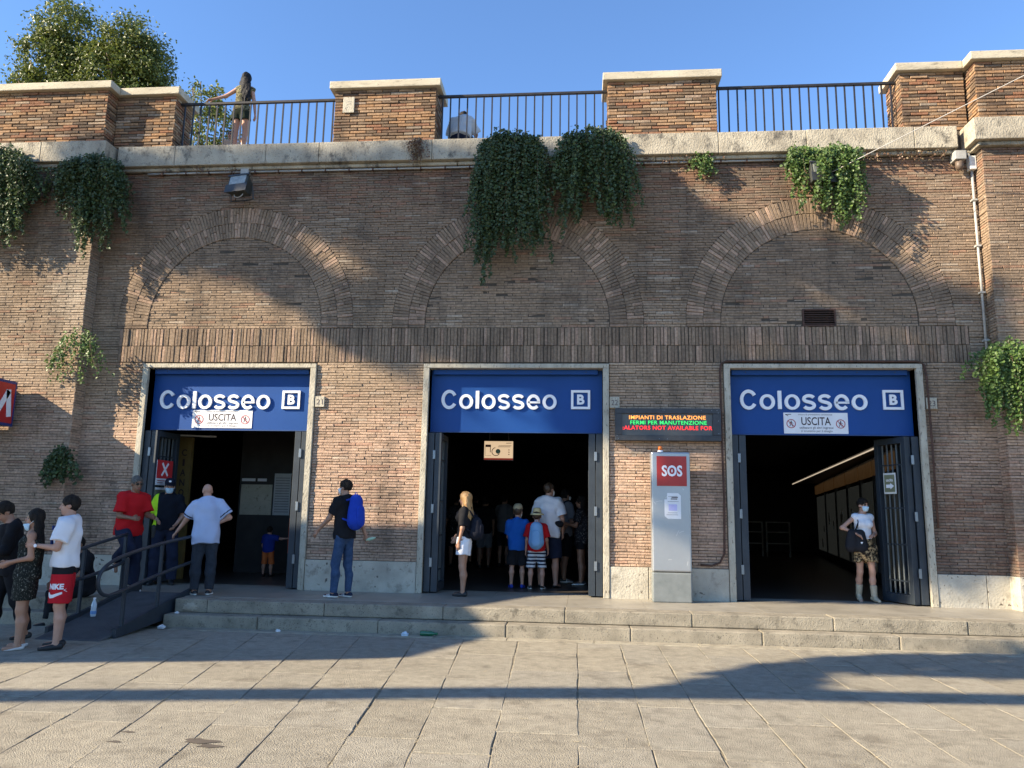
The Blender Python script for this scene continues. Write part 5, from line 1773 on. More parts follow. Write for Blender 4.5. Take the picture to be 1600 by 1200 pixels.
def ell(G, c, rad, Mx=None, k=0.03, sub=False):
    """ellipsoid with local axes in the rows of Mx"""
    c = np.asarray(c, float)
    m = max(rad) + k + 0.02
    bl = _block(G, c - m, c + m)
    if bl is None:
        return
    sl, X, Y, Z = bl
    px, py, pz = X - c[0], Y - c[1], Z - c[2]
    if Mx is not None:
        px, py, pz = [px * r_[0] + py * r_[1] + pz * r_[2] for r_ in Mx]
    ax, ay, az = px / rad[0], py / rad[1], pz / rad[2]
    k0 = np.sqrt(ax * ax + ay * ay + az * az)
    k1 = np.sqrt((ax / rad[0]) ** 2 + (ay / rad[1]) ** 2 + (az / rad[2]) ** 2) + 1e-6
    D = k0 * (k0 - 1) / k1
    if sub:
        f = G['F'][sl]
        hh = np.maximum(k - np.abs(f + D), 0) / max(k, 1e-6)
        G['F'][sl] = np.maximum(f, -D) + hh * hh * k * 0.25
    else:
        _blend(G, sl, D, k)

def plane_cut(G, p, n_):
    """keep what lies against the normal n_"""
    ax = [G['lo'][k] + G['h'] * np.arange(G['n'][k]) for k in range(3)]
    D = ((ax[0] - p[0]) * n_[0])[:, None, None] + ((ax[1] - p[1]) * n_[1])[None, :, None] + ((ax[2] - p[2]) * n_[2])[None, None, :]
    G['F'] = np.maximum(G['F'], D.astype(np.float32))

def clip_end(G, e_, ax_, c, rad):
    """cut a trouser leg square at e_, only around the piece from e_ to c"""
    m = rad + 0.02
    bl = _block(G, np.minimum(e_, c) - m, np.maximum(e_, c) + m)
    if bl is None:
        return
    sl, X, Y, Z = bl
    u = (X - e_[0]) * ax_[0] + (Y - e_[1]) * ax_[1] + (Z - e_[2]) * ax_[2]
    d2 = (X - e_[0]) ** 2 + (Y - e_[1]) ** 2 + (Z - e_[2]) ** 2 - u * u
    inside = (d2 < rad * rad)
    G['F'][sl] = np.where(inside, np.maximum(G['F'][sl], u), G['F'][sl])

def ripple(G, amp, seed, freq=28.0, zs=0.5):
    """soft folds in cloth"""
    r_ = np.random.default_rng(seed)
    ax = [G['lo'][k] + G['h'] * np.arange(G['n'][k]) for k in range(3)]
    band = np.abs(G['F']) < 0.05
    I = np.nonzero(band)
    x, y_, z = ax[0][I[0]], ax[1][I[1]], ax[2][I[2]]
    w = np.zeros(len(x))
    for q in range(5):
        v = r_.normal(0, 1, 3) * np.array([1, 1, zs])
        v *= freq * r_.uniform(0.6, 1.5) / np.linalg.norm(v)
        w += np.sin(x * v[0] + y_ * v[1] + z * v[2] + r_.uniform(0, 6.28) + 1.5 * np.sin(z * 9 + q))
    G['F'][I] += (amp * (w / 2.2 - 0.75)).astype(np.float32)

def polygonise(G):
    """naive surface nets"""
    F, lo, h = G['F'], G['lo'], G['h']
    F = np.pad(F, 1, constant_values=0.5)
    lo = lo - h
    S = F < 0
    cnt = np.zeros(tuple(np.array(F.shape) - 1), np.int8)
    for dx in (0, 1):
        for dy in (0, 1):
            for dz in (0, 1):
                cnt += S[dx:F.shape[0] - 1 + dx, dy:F.shape[1] - 1 + dy, dz:F.shape[2] - 1 + dz]
    mask = (cnt > 0) & (cnt < 8)
    I = np.nonzero(mask)
    n_ = len(I[0])
    idx = np.full(cnt.shape, -1, np.int64)
    idx[I] = np.arange(n_)
    cv = {}
    for dx in (0, 1):
        for dy in (0, 1):
            for dz in (0, 1):
                cv[dx, dy, dz] = F[I[0] + dx, I[1] + dy, I[2] + dz]
    acc = np.zeros((n_, 3)); w = np.zeros(n_)
    for ax in range(3):
        for p_ in ((0, 0), (0, 1), (1, 0), (1, 1)):
            c0 = [0, 0, 0]; c1 = [0, 0, 0]
            o_ = [q for q in range(3) if q != ax]
            c0[o_[0]] = c1[o_[0]] = p_[0]; c0[o_[1]] = c1[o_[1]] = p_[1]
            c1[ax] = 1
            a, b = cv[tuple(c0)], cv[tuple(c1)]
            x_ = (a < 0) != (b < 0)
            t = np.where(x_, a / np.where(x_, a - b, 1), 0)
            pos = np.array(c0, float)[None].repeat(n_, 0)
            pos[:, ax] += t
            acc[x_] += pos[x_]; w[x_] += 1
    V = lo + h * (np.stack(I, 1) + acc / w[:, None])
    faces = []
    for ax in range(3):
        o_ = [q for q in range(3) if q != ax]
        sl0 = [slice(None)] * 3; sl1 = [slice(None)] * 3
        sl0[ax] = slice(0, -1); sl1[ax] = slice(1, None)
        A, Bq = S[tuple(sl0)], S[tuple(sl1)]
        E = np.nonzero(A != Bq)
        ok = (E[o_[0]] > 0) & (E[o_[1]] > 0) & (E[o_[0]] < F.shape[o_[0]] - 1) & (E[o_[1]] < F.shape[o_[1]] - 1)
        E = [q[ok] for q in E]
        def cell(d0, d1):
            c = [q.copy() for q in E]
            c[o_[0]] = c[o_[0]] - d0; c[o_[1]] = c[o_[1]] - d1
            return idx[tuple(c)]
        q = np.stack([cell(1, 1), cell(0, 1), cell(0, 0), cell(1, 0)], 1)
        fl = A[tuple(E)]
        if ax == 1:
            fl = ~fl
        q[~fl] = q[~fl][:, ::-1]
        faces.append(q)
    Q = np.concatenate(faces)
    return V, Q[(Q >= 0).all(1)]

def skin_obj(name, V, Q, mats, parent, mi=None, smooth=True):
    me = bpy.data.meshes.new(name)
    me.from_pydata(V.tolist(), [], Q.tolist() if hasattr(Q, 'tolist') else Q)
    if mi is not None:
        me.polygons.foreach_set('material_index', np.asarray(mi, np.int32))
    return obj(name, me, mats, parent, smooth=smooth)

def v3(t):
    """(forward, left, up) -> local xyz; a person faces local -y"""
    return np.array([t[1], -t[0], t[2]], float)

def unit(v):
    v = np.asarray(v, float)
    return v / (np.linalg.norm(v) + 1e-9)

def rotm(rotz):
    c, s = math.cos(rotz), math.sin(rotz)
    return np.array([[c, -s, 0], [s, c, 0], [0, 0, 1]])

M_EYE = mat('eye_dark', (0.012, 0.01, 0.009), rough=0.3)
M_LIP = mat('lip', (0.26, 0.09, 0.075), rough=0.5)
M_MASK = mat('face_mask_blue', (0.42, 0.58, 0.68), (0.5, 0.66, 0.75), rough=0.85)
M_MASKW = mat('face_mask_white', (0.66, 0.66, 0.65), rough=0.85)
SKIN = {'fair': mat('skin_fair', (0.40, 0.215, 0.145), (0.46, 0.255, 0.18), scale=9, rough=0.5),
        'tan': mat('skin_tan', (0.32, 0.165, 0.10), (0.38, 0.2, 0.13), scale=9, rough=0.5),
        'brown': mat('skin_brown', (0.21, 0.105, 0.062), (0.26, 0.135, 0.08), scale=9, rough=0.5)}

def cloth(name, c, c2=None, **k):
    return mat('cloth_' + name, c, c2 or tuple(q * 1.12 for q in c), rough=k.pop('rough', 0.9), bump=k.pop('bump', 0.25), bscale=k.pop('bscale', 240), scale=k.pop('scale', 6), spec=0.15, **k)

def person(label, at, rotz, height=1.75, sex='m', skin='fair', build=1.0, h=0.0095,
           lean=(0, 0, 1), pelvis_drop=None, twist=0.0, hip_shift=0.0, ground=None,
           armL=((0.05, 0.16, -1), (0.25, 0.05, -1)), armR=((0.05, -0.16, -1), (0.25, -0.05, -1)),
           legL=((0.02, 0.05, -1), (-0.03, 0.0, -1)), legR=((0.02, -0.05, -1), (-0.03, 0.0, -1)),
           toeL=(1, 0.25, 0), toeR=(1, -0.25, 0), head=(1, 0, 0), handL=(0, 0, -1), handR=(0, 0, -1), curl=0.5,
           top=None, bottom=None, shoes=None, hair=None, mask=None, cap=None, glasses=None, group=None, child=False, detail=True, pelvis_z=None):
    s = height / 1.75
    t = thing('person', label, 'person', at, group)
    Rm = rotm(rotz)
    O = np.array(at, float)
    hs = s * (1.18 if child else 1.0)                 # children have larger heads
    ls = s * (0.94 if child else 1.0)
    TH, SH, AN = 0.435 * ls, 0.415 * ls, 0.075 * s
    UA, FA = 0.285 * s, 0.25 * s
    w = build
    dl, dl2 = unit(v3(legL[0])), unit(v3(legL[1]))
    dr, dr2 = unit(v3(legR[0])), unit(v3(legR[1]))
    hipL0, hipR0 = np.array([0.088 * s * w, 0, -0.03 * s]), np.array([-0.088 * s * w, 0, -0.03 * s])
    knL, knR = hipL0 + dl * TH, hipR0 + dr * TH
    anL, anR = knL + dl2 * SH, knR + dr2 * SH
    pz = AN - min(anL[2], anR[2])
    if pelvis_z is not None:
        pz = pelvis_z
    P = np.array([hip_shift * s, 0, pz])
    hipL, hipR, knL, knR, anL, anR = [q + P for q in (hipL0, hipR0, knL, knR, anL, anR)]
    sp_ = unit(v3(lean))
    ltv = unit(np.cross(sp_, v3((1, 0, 0))) * 1.0)
    if ltv[0] < 0:
        ltv = -ltv
    if twist:
        c_, s_ = math.cos(twist), math.sin(twist)
        fw = unit(np.cross(ltv, sp_))
        ltv = ltv * c_ + fw * s_
    fwv = unit(np.cross(sp_, ltv))                    # backwards
    if fwv @ v3((1, 0, 0)) < 0:
        fwv = -fwv
    TL = (0.548 if not child else 0.50) * s
    waist, chest, neck = P + sp_ * TL * 0.33, P + sp_ * TL * 0.70, P + sp_ * TL
    hd = unit(v3(head))
    hup = unit(np.array([0, 0, 1.0]) * 0.8 + sp_ * 0.4 - hd * hd[2] * 0.9)
    hup = unit(hup - hd * (hup @ hd))
    hlt = np.cross(hup, hd)
    hlt = -hlt if False else hlt
    HC = neck + sp_ * 0.018 * s + hup * 0.128 * hs + hd * 0.018 * s
    shw = (0.17 if sex == 'm' else 0.15) * s * (0.92 + 0.08 * w) * (0.92 if child else 1)
    shL, shR = neck - sp_ * 0.07 * s + ltv * shw, neck - sp_ * 0.07 * s - ltv * shw
    elL = shL + unit(v3(armL[0])) * UA; wrL = elL + unit(v3(armL[1])) * FA
    elR = shR + unit(v3(armR[0])) * UA; wrR = elR + unit(v3(armR[1])) * FA
    J = dict(P=P, waist=waist, chest=chest, neck=neck, head=HC, shL=shL, shR=shR, elL=elL, elR=elR, wrL=wrL, wrR=wrR,
             hipL=hipL, hipR=hipR, knL=knL, knR=knR, anL=anL, anR=anR, sp=sp_, lt=ltv, fw=fwv, hd=hd, hup=hup, s=s, hs=hs)
    allp = np.array([v for k_, v in J.items() if k_ in ('P', 'chest', 'neck', 'head', 'shL', 'shR', 'elL', 'elR', 'wrL', 'wrR', 'knL', 'knR', 'anL', 'anR')])
    lo, hi = allp.min(0) - 0.2 * s, allp.max(0) + 0.2 * s
    lo[2] = -0.05
    fem = sex == 'f'
    MX = np.stack([ltv, fwv, sp_])

    def torso(G, e=0.0, k=0.05):
        ell(G, P + sp_ * 0.01 * s, ((0.158 if fem else 0.15) * s * w + e, 0.108 * s * w + e, 0.125 * s + e), MX, k)
        ell(G, waist, ((0.118 if fem else 0.138) * s * w + e, 0.092 * s * w + e, 0.15 * s + e), MX, k)
        ell(G, chest - sp_ * 0.02 * s, ((0.132 if fem else 0.155) * s * w + e, 0.102 * s * w + e, 0.17 * s + e), MX, k)
        if fem and not child:
            for sg in (-1, 1):
                ell(G, chest + fwv * 0.075 * s + ltv * sg * 0.062 * s - sp_ * 0.02 * s, (0.058 * s + e, 0.05 * s + e, 0.058 * s + e), MX, 0.03)
        for sh_ in (shL, shR):
            cone(G, neck - sp_ * 0.035 * s, sh_ * 0.92 + neck * 0.08 - sp_ * 0.004 * s, 0.056 * s + e, 0.044 * s + e, k)

    def arm(G, side, e0=0.0, upto=2.0, k=0.03, loose=0.0):
        a, b, c = (shL, elL, wrL) if side > 0 else (shR, elR, wrR)
        m_ = 0.92 if fem else 1.0
        if upto >= 1:
            cone(G, a, b, 0.05 * s * m_ * w + e0, 0.038 * s * m_ + e0 + loose, k)
            if upto > 1:
                e_ = b + (c - b) * (upto - 1)
                cone(G, b, e_, 0.038 * s * m_ + e0, (0.038 + (0.025 - 0.038) * (upto - 1)) * s * m_ + e0, k, cut=upto < 2)
        else:
            cone(G, a, a + (b - a) * upto, 0.054 * s * m_ * w + e0, 0.05 * s * m_ * w + e0 + loose, k, cut=True)
            ell(G, a - (b - a) * 0.03, (0.046 * s * w + e0,) * 3, None, k)

    def leg(G, side, e=0.0, upto=2.0, k=0.03, loose=0.0):
        a, b, c = (hipL, knL, anL) if side > 0 else (hipR, knR, anR)
        m_ = w * (1.03 if fem else 1.0)
        if upto <= 1:
            cone(G, a, a + (b - a) * upto, 0.084 * s * m_ + e, (0.084 - 0.03 * upto) * s * m_ + e + loose, k, cut=True)
        else:
            cone(G, a, b, 0.084 * s * m_ + e, 0.052 * s * m_ + e + loose * 0.5, k)
            e_ = b + (c - b) * (upto - 1)
            back_ = -v3((0.018, 0, 0)) * s
            cone(G, b, b + (c - b) * 0.35 + back_, 0.05 * s * m_ + e + loose * 0.5, 0.053 * s * m_ + e + loose * 0.6, k)
            cone(G, b + (c - b) * 0.35 + back_, c, 0.053 * s * m_ + e + loose * 0.6, 0.034 * s * m_ + e + loose, k, cut=False)
            if upto < 2:
                J.setdefault('cuts', []).append((e_, unit(c - b), c))

    # ---- body
    G = field(lo, hi, h)
    torso(G)
    cone(G, neck - sp_ * 0.03 * s, HC - hup * 0.06 * hs - hd * 0.012 * hs, 0.062 * s * (0.83 if fem else 1), 0.056 * s * (0.83 if fem else 1), 0.03)
    for sd_ in (1, -1):
        arm(G, sd_); leg(G, sd_)
    HM = np.stack([hlt, hd, hup])
    ell(G, HC + hup * 0.025 * hs - hd * 0.008 * hs, (0.073 * hs, 0.093 * hs, 0.088 * hs), HM, 0.015)
    ell(G, HC - hup * 0.045 * hs + hd * 0.028 * hs, (0.055 * hs, 0.062 * hs, 0.07 * hs), HM, 0.02)
    cone(G, HC - hup * 0.095 * hs + hd * 0.062 * hs, HC - hup * 0.09 * hs + hd * 0.055 * hs, 0.02 * hs, 0.02 * hs, 0.02)
    if detail:
        for sg in (-1, 1):
            ell(G, HC + hd * 0.088 * hs + hlt * sg * 0.03 * hs + hup * 0.008 * hs, (0.02 * hs, 0.016 * hs, 0.012 * hs), HM, 0.008, sub=True)
            ell(G, HC + hlt * sg * 0.074 * hs - hd * 0.008 * hs - hup * 0.008 * hs, (0.011 * hs, 0.02 * hs, 0.031 * hs), HM, 0.006)
        cone(G, HC + hd * 0.088 * hs + hup * 0.008 * hs, HC + hd * 0.105 * hs - hup * 0.03 * hs, 0.008 * hs, 0.013 * hs, 0.008)
        cone(G, HC + hd * 0.082 * hs - hup * 0.062 * hs + hlt * 0.016 * hs, HC + hd * 0.082 * hs - hup * 0.062 * hs - hlt * 0.016 * hs, 0.008 * hs, 0.008 * hs, 0.008)
    hands = []
    for wr, el, hdv, sg in ((wrL, elL, handL, 1), (wrR, elR, handR, -1)):
        ax_ = unit(v3(hdv)) if np.linalg.norm(hdv) > 0 else unit(wr - el)
        ax_ = unit(ax_ * 0.8 + unit(wr - el) * 0.5)
        side_ = unit(np.cross(ax_, v3((1, 0, 0)) if abs(ax_ @ v3((1, 0, 0))) < 0.8 else np.array([0, 0, 1.0])))
        # palm faces the body: thickness along side_, breadth along br
        br = unit(np.cross(ax_, side_))
        pc = wr + ax_ * 0.045 * s
        cone(G, wr, wr + ax_ * 0.075 * s, 0.027 * s, 0.036 * s, 0.012, flat=(side_, 0.55))
        hands.append((wr, ax_, side_, br, sg))
    for an, td in ((anL, toeL), (anR, toeR)):
        f_ = unit(v3(td))
        cone(G, an - np.array([0, 0, 0.035 * s]) - f_ * 0.02 * s, an - np.array([0, 0, 0.05 * s]) + f_ * 0.14 * s, 0.034 * s, 0.026 * s, 0.02)
    V, Q = polygonise(G)
    # fingers, rooted in the palm
    fm = MB()
    for wr, ax_, side_, br, sg in hands:
        inward = side_ * (1 if (side_ @ (P - wr)) > 0 else -1)
        for q, (off, ln) in enumerate(((-0.027, 0.072), (-0.009, 0.08), (0.009, 0.075), (0.026, 0.06))):
            a = wr + ax_ * 0.075 * s + br * off * s
            d1 = unit(ax_ + inward * curl * 0.5)
            d2 = unit(ax_ * (1 - 0.5 * curl) + inward * curl * 1.3)
            m1 = a + d1 * ln * 0.5 * s
            fm.tube([a - ax_ * 0.015 * s, m1, m1 + d2 * ln * 0.5 * s], [0.0095 * s, 0.0088 * s, 0.0066 * s], 6)
        a = wr + ax_ * 0.03 * s - br * 0.026 * s
        d1 = unit(ax_ * 0.8 - br * 0.7 + inward * 0.3)
        fm.tube([a, a + d1 * 0.035 * s, a + d1 * 0.035 * s + unit(ax_ + inward * 0.4) * 0.03 * s], [0.0125 * s, 0.0105 * s, 0.008 * s], 6)
    nV = len(V)
    fv = np.concatenate(fm.v)
    ctr = V[Q].mean(1)
    mi = np.zeros(len(Q), int)
    if detail:
        for sg in (-1, 1):
            e_ = HC + hd * 0.085 * hs + hlt * sg * 0.03 * hs + hup * 0.006 * hs
            dd = ctr - e_
            mi[(np.abs(dd @ hlt) < 0.016 * hs) & (np.abs(dd @ hup) < 0.008 * hs) & (np.abs(dd @ hd) < 0.03)] = 1
            e_ = e_ + hup * 0.022 * hs
            dd = ctr - e_
            mi[(np.abs(dd @ hlt) < 0.02 * hs) & (np.abs(dd @ hup) < 0.006 * hs) & (np.abs(dd @ hd) < 0.03)] = 1
        dd = ctr - (HC + hd * 0.085 * hs - hup * 0.062 * hs)
        mi[(np.abs(dd @ hlt) < 0.024 * hs) & (np.abs(dd @ hup) < 0.0085 * hs) & (np.abs(dd @ hd) < 0.03)] = 2
    W = lambda A: A @ Rm.T + O
    allV = np.concatenate([W(V), W(fv)])
    allF = Q.tolist() + [tuple(int(i) + nV for i in f_) for f_ in fm.f]
    mi = np.concatenate([mi, np.zeros(len(fm.f), int)])
    skin_obj('body', allV, allF, [SKIN[skin], M_EYE, M_LIP], t, mi)

    # ---- garments
    seed = int(abs(at[0] * 977 + at[1] * 331)) + 3
    def garment(name, G_, m_, rip=0.006, freq=31, mi_fn=None):
        if rip:
            ripple(G_, rip * s, seed + len(name), freq)
        V_, Q_ = polygonise(G_)
        mm_ = mi_fn(V_[Q_].mean(1)) if mi_fn else None
        return skin_obj(name, W(V_), Q_, m_, t, mm_)

    if top:
        e = (top.get('e', 0.012) + 0.009) * s
        G = field(lo, hi, h)
        torso(G, e, 0.06)
        hem = top.get('hem', -0.10)
        if hem < -0.02:
            cone(G, P + sp_ * 0.2 * s, P + sp_ * (hem - 0.04) * s, 0.128 * s * w + e, top.get('flare', 0.155) * s * w + e, 0.07, flat=(fwv, 0.76))
        sl_ = top.get('sleeve', 0.6)
        if sl_:
            for sd_ in (1, -1):
                arm(G, sd_, (e - 0.009 * s) * 0.85, sl_, 0.03, top.get('loose', 0.012) * s)
        plane_cut(G, P + sp_ * hem * s, -sp_)
        nd = top.get('neck', 0.02)
        plane_cut(G, neck + sp_ * nd * s, unit(sp_ + fwv * top.get('scoop', 0.25)))
        if top.get('strapless'):
            pass
        garment(top.get('name', 'shirt'), G, top['m'], top.get('rip', 0.009), mi_fn=top.get('fn') and (lambda C_: top['fn'](C_, J)))
    if bottom:
        e = bottom.get('e', 0.01) * s
        G = field(lo, hi, h)
        ell(G, P + sp_ * 0.01 * s, ((0.158 if fem else 0.15) * s * w + e, 0.108 * s * w + e, 0.13 * s + e), MX, 0.04)
        kind = bottom['kind']
        if kind == 'skirt':
            L = bottom['len'] * s
            cen = (hipL + hipR) / 2
            mid = unit((knL + knR) / 2 - cen)
            cone(G, P, cen + mid * L, 0.158 * s * w + e, bottom.get('hem', 0.19) * s * w, 0.04, flat=(fwv, 0.74), cut=True)
            for sd_ in (1, -1):
                leg(G, sd_, e, min(0.95, L / TH), 0.03)
        else:
            up_ = bottom['len']
            J['cuts'] = []
            for sd_ in (1, -1):
                leg(G, sd_, e, up_, 0.03, bottom.get('loose', 0.01) * s)
            for (e_, ax_, c__) in J['cuts']:
                clip_end(G, e_, ax_, c__, 0.16 * s)
        plane_cut(G, P + sp_ * bottom.get('waist', 0.13) * s, sp_)
        garment(bottom.get('name', 'trousers'), G, bottom['m'], bottom.get('rip', 0.006), mi_fn=bottom.get('fn') and (lambda C_: bottom['fn'](C_, J)))
    if shoes:
        ems = shoes['m'] if isinstance(shoes['m'], (list, tuple)) else [shoes['m']]
        for an, td in ((anL, toeL), (anR, toeR)):
            f_ = unit(v3(td))
            dn = unit(np.array([0, 0, -1.0]) - f_ * (f_ @ np.array([0, 0, -1.0])))
            side_ = np.cross(f_, dn)
            base = an + dn * (AN - 0.004 * s)
            c0 = an - f_ * 0.045 * s + dn * 0.035 * s
            Gs = field(an - 0.2 * s, an + 0.22 * s, h * 0.8)
            cone(Gs, c0, an + dn * 0.045 * s + f_ * 0.06 * s, 0.042 * s, 0.045 * s, 0.02, flat=(side_, 0.86))
            cone(Gs, an + dn * 0.045 * s + f_ * 0.06 * s, an + dn * 0.052 * s + f_ * 0.148 * s, 0.044 * s, 0.03 * s, 0.02, flat=(side_, 1.05))
            hi_ = shoes.get('high', 0.0)
            if hi_:
                kn = knL if an is anL else knR
                up_ = unit(kn - an)
                cone(Gs, an, an + up_ * min(hi_, 0.19) * s, 0.05 * s, 0.058 * s, 0.03, cut=True)
            if shoes.get('heel'):
                cone(Gs, an - f_ * 0.045 * s + dn * 0.03 * s, an - f_ * 0.04 * s + dn * AN, 0.024 * s, 0.016 * s, 0.01)
            plane_cut(Gs, base, dn)
            if not hi_:
                plane_cut(Gs, an + f_ * 0.02 * s - dn * shoes.get('top', -0.008) * s, unit(-dn + f_ * 0.2))
            Vs, Qs = polygonise(Gs)
            C_ = Vs[Qs].mean(1) - base
            hgt = -(C_ @ dn)
            fw_ = C_ @ f_
            mm_ = np.zeros(len(Qs), int)
            if len(ems) > 1:
                mm_[hgt < 0.024 * s] = 1
            if len(ems) > 2:                              # three side stripes
                u_ = fw_ - 0.35 * hgt
                st = ((u_ > 0.015 * s) & (u_ < 0.085 * s)) & ((np.floor(u_ / (0.0125 * s)) % 2) == 0) & (hgt > 0.024 * s) & (hgt < 0.075 * s)
                mm_[st] = 2
            skin_obj('shoe', W(Vs), Qs, ems, t, mm_)
    if hair:
        G = field(HC - 0.3 * hs - np.array([0, 0, hair.get('len', 0.05) * s]), HC + 0.24 * hs, h * 0.9)
        th = hair.get('th', 0.012)
        ell(G, HC + hup * 0.03 * hs - hd * 0.014 * hs, ((0.074 + th * (1.0 if hair.get('long') else 0.55)) * hs, (0.094 + th * 0.8) * hs, (0.09 + th) * hs), HM, 0.015)
        # clear the face
        kf = hair.get('front', 0.055)
        ell(G, HC - hup * 0.055 * hs + hd * 0.10 * hs, (0.085 * hs, 0.085 * hs, (0.06 + kf) * hs), HM, 0.01, sub=True)
        for sg in (-1, 1):
            ell(G, HC + hlt * sg * 0.08 * hs + hd * 0.02 * hs - hup * 0.035 * hs, (0.03 * hs, 0.045 * hs, 0.055 * hs), HM, 0.008, sub=True) if not hair.get('long') else None
        bot = hair.get('bottom', -0.042)
        if not hair.get('long'):
            plane_cut(G, HC + hup * bot * hs, unit(-hup - hd * -0.15))
        else:
            L = hair['long'] * s
            r_ = np.random.default_rng(seed)
            nb = hair.get('locks', 11)
            bk = -hd
            for q in range(nb):
                u_ = (q / (nb - 1) - 0.5) * 2
                a = HC + hup * 0.03 * hs + hlt * u_ * 0.075 * hs + bk * (0.07 * (1 - 0.6 * u_ * u_)) * hs
                sw = v3(hair.get('sway', (0, 0, 0))) * s
                m1 = HC - hup * 0.10 * hs + hlt * u_ * 0.095 * hs + bk * (0.085 * (1 - 0.5 * u_ * u_)) * hs
                Lq = L * r_.uniform(0.8, 1.06) * (1 - 0.12 * u_ * u_)
                e_ = m1 + np.array([0, 0, -1.0]) * Lq * 0.55 - fwv * 0.045 * s + hlt * u_ * 0.02 * s + sw * 0.5
                e2 = m1 + np.array([0, 0, -1.0]) * Lq - fwv * 0.035 * s + hlt * r_.normal(0, 0.02) * s + sw
                rr = 0.026 * hs
                cone(G, a, m1, rr, rr * 1.05, 0.015)
                cone(G, m1, e_, rr * 1.05, rr * 0.85, 0.01)
                cone(G, e_, e2, rr * 0.85, rr * 0.25, 0.008)
            for tr_ in hair.get('front_locks', ()):
                a = HC + hup * 0.02 * hs + hlt * 0.07 * tr_ * hs + hd * 0.0
                m1 = HC - hup * 0.13 * hs + hlt * 0.085 * tr_ * hs + hd * 0.01 * hs
                e2 = m1 + np.array([0, 0, -1.0]) * L * 0.6 + fwv * 0.09 * s
                cone(G, a, m1, 0.02 * hs, 0.024 * hs, 0.012); cone(G, m1, e2, 0.024 * hs, 0.008 * hs, 0.01)
        ripple(G, 0.004 * hs, seed + 9, 70, 0.25)
        V_, Q_ = polygonise(G)
        mm_ = None
        skin_obj('hair', W(V_), Q_, hair['m'], t)
    if mask:
        low = mask.get('low', 0.0) * hs
        G = field(HC - 0.2 * hs, HC + 0.2 * hs, h * 0.75)
        c_ = HC - hup * (0.046 * hs + low) + hd * 0.036 * hs
        ell(G, c_, (0.064 * hs, 0.072 * hs, 0.075 * hs), HM, 0.01)
        cone(G, HC + hd * 0.09 * hs - hup * low, HC + hd * 0.108 * hs - hup * (0.032 * hs + low), 0.014 * hs, 0.018 * hs, 0.012)
        plane_cut(G, HC + hd * 0.045 * hs, -hd)
        plane_cut(G, HC - hup * (0.004 * hs + low), unit(hup + hd * 0.1))
        plane_cut(G, HC - hup * (0.105 * hs + low), -hup)
        V_, Q_ = polygonise(G)
        mo = skin_obj('face_mask', W(V_), Q_, mask['m'], t)
        mb = MB()
        for sg in (-1, 1):
            a = HC + hd * 0.05 * hs + hlt * sg * 0.06 * hs - hup * (0.03 * hs + low)
            b = HC + hlt * sg * 0.079 * hs - hd * 0.02 * hs - hup * 0.0
            mb.tube([W(a), W((a + b) / 2 + hlt * sg * 0.008 * hs), W(b)], 0.0032 * hs, 5)
        mb.build('ear_loop', M_MASKW, t)
    if glasses:
        mb = MB()
        for sg in (-1, 1):
            c_ = HC + hd * 0.094 * hs + hlt * sg * 0.032 * hs + hup * 0.006 * hs
            mtx = Matrix(np.column_stack([Rm @ hlt, Rm @ hd, Rm @ hup]).tolist()).to_4x4()
            mtx.translation = Vector(W(c_))
            mb.lathe([(0.001, -0.003), (0.022 * hs, -0.003), (0.022 * hs, 0.003), (0.001, 0.003)], 12, 0, mtx @ Matrix.Rotation(R(90), 4, 'X'), 1.15, 0.85)
            mb.tube([W(c_ + hlt * sg * 0.022 * hs), W(HC + hlt * sg * 0.08 * hs + hd * 0.0)], 0.0025, 5)
        mb.build('sunglasses', M_EYE, t)
    if cap:
        mtx = Matrix(np.column_stack([Rm @ hlt, -(Rm @ hd), Rm @ hup]).tolist()).to_4x4()
        tl = cap.get('tilt', 0)
        ctr_ = W(HC + hup * cap.get('z', 0.055) * hs - hd * 0.008 * hs)
        mtx.translation = Vector(ctr_)
        mtx = mtx @ Matrix.Rotation(tl, 4, 'X')
        mb = MB()
        k = hs
        if cap['kind'] == 'baseball':
            mb.lathe([(0.088 * k, -0.01 * k), (0.091 * k, 0.02 * k), (0.084 * k, 0.06 * k), (0.055 * k, 0.09 * k), (0.012 * k, 0.1 * k)], 20, 0, mtx, 0.93, 1.14)
            bp_ = []
            for q in range(9):
                a = math.pi * (1 + q / 8)
                bp_.append((0.08 * k * math.cos(a) * 0.95, -0.075 * k + 0.085 * k * math.sin(a)))
            tp = [Vector((x_, y_, 0.002 * k - abs(y_) * 0.12)) for x_, y_ in bp_]
            vv = [tuple(mtx @ q) for q in tp] + [tuple(mtx @ (q + Vector((0, 0, -0.006)))) for q in tp]
            n9 = len(tp)
            mb.add(vv, [tuple(range(n9)), tuple(range(2 * n9 - 1, n9 - 1, -1))] + [(i, i + n9, (i + 1) % n9 + n9, (i + 1) % n9) for i in range(n9)])
            co = mb.build('cap', cap['m'], t, smooth=True)
            if cap.get('badge'):
                b2 = MB(); b2.lathe([(0.022 * k, 0), (0.02 * k, 0.004)], 12, 0, mtx @ Matrix.Translation((0, -0.1 * k, 0.048 * k)) @ Matrix.Rotation(R(70), 4, 'X'), 1, 0.8)
                b2.build('badge', M_PAPER, co)
        else:
            mb.lathe([(0.086 * k, -0.005 * k), (0.084 * k, 0.04 * k), (0.074 * k, 0.085 * k), (0.05 * k, 0.1 * k), (0.01 * k, 0.104 * k)], 22, 0, mtx, 0.95, 1.1)
            mb.lathe([(0.085 * k, 0.004 * k), (0.125 * k, -0.012 * k), (0.138 * k, -0.03 * k), (0.134 * k, -0.034 * k), (0.085 * k, -0.006 * k)], 26, 0, mtx, 0.97, 1.06)
            mb.build('sun_hat', cap['m'], t, smooth=True)
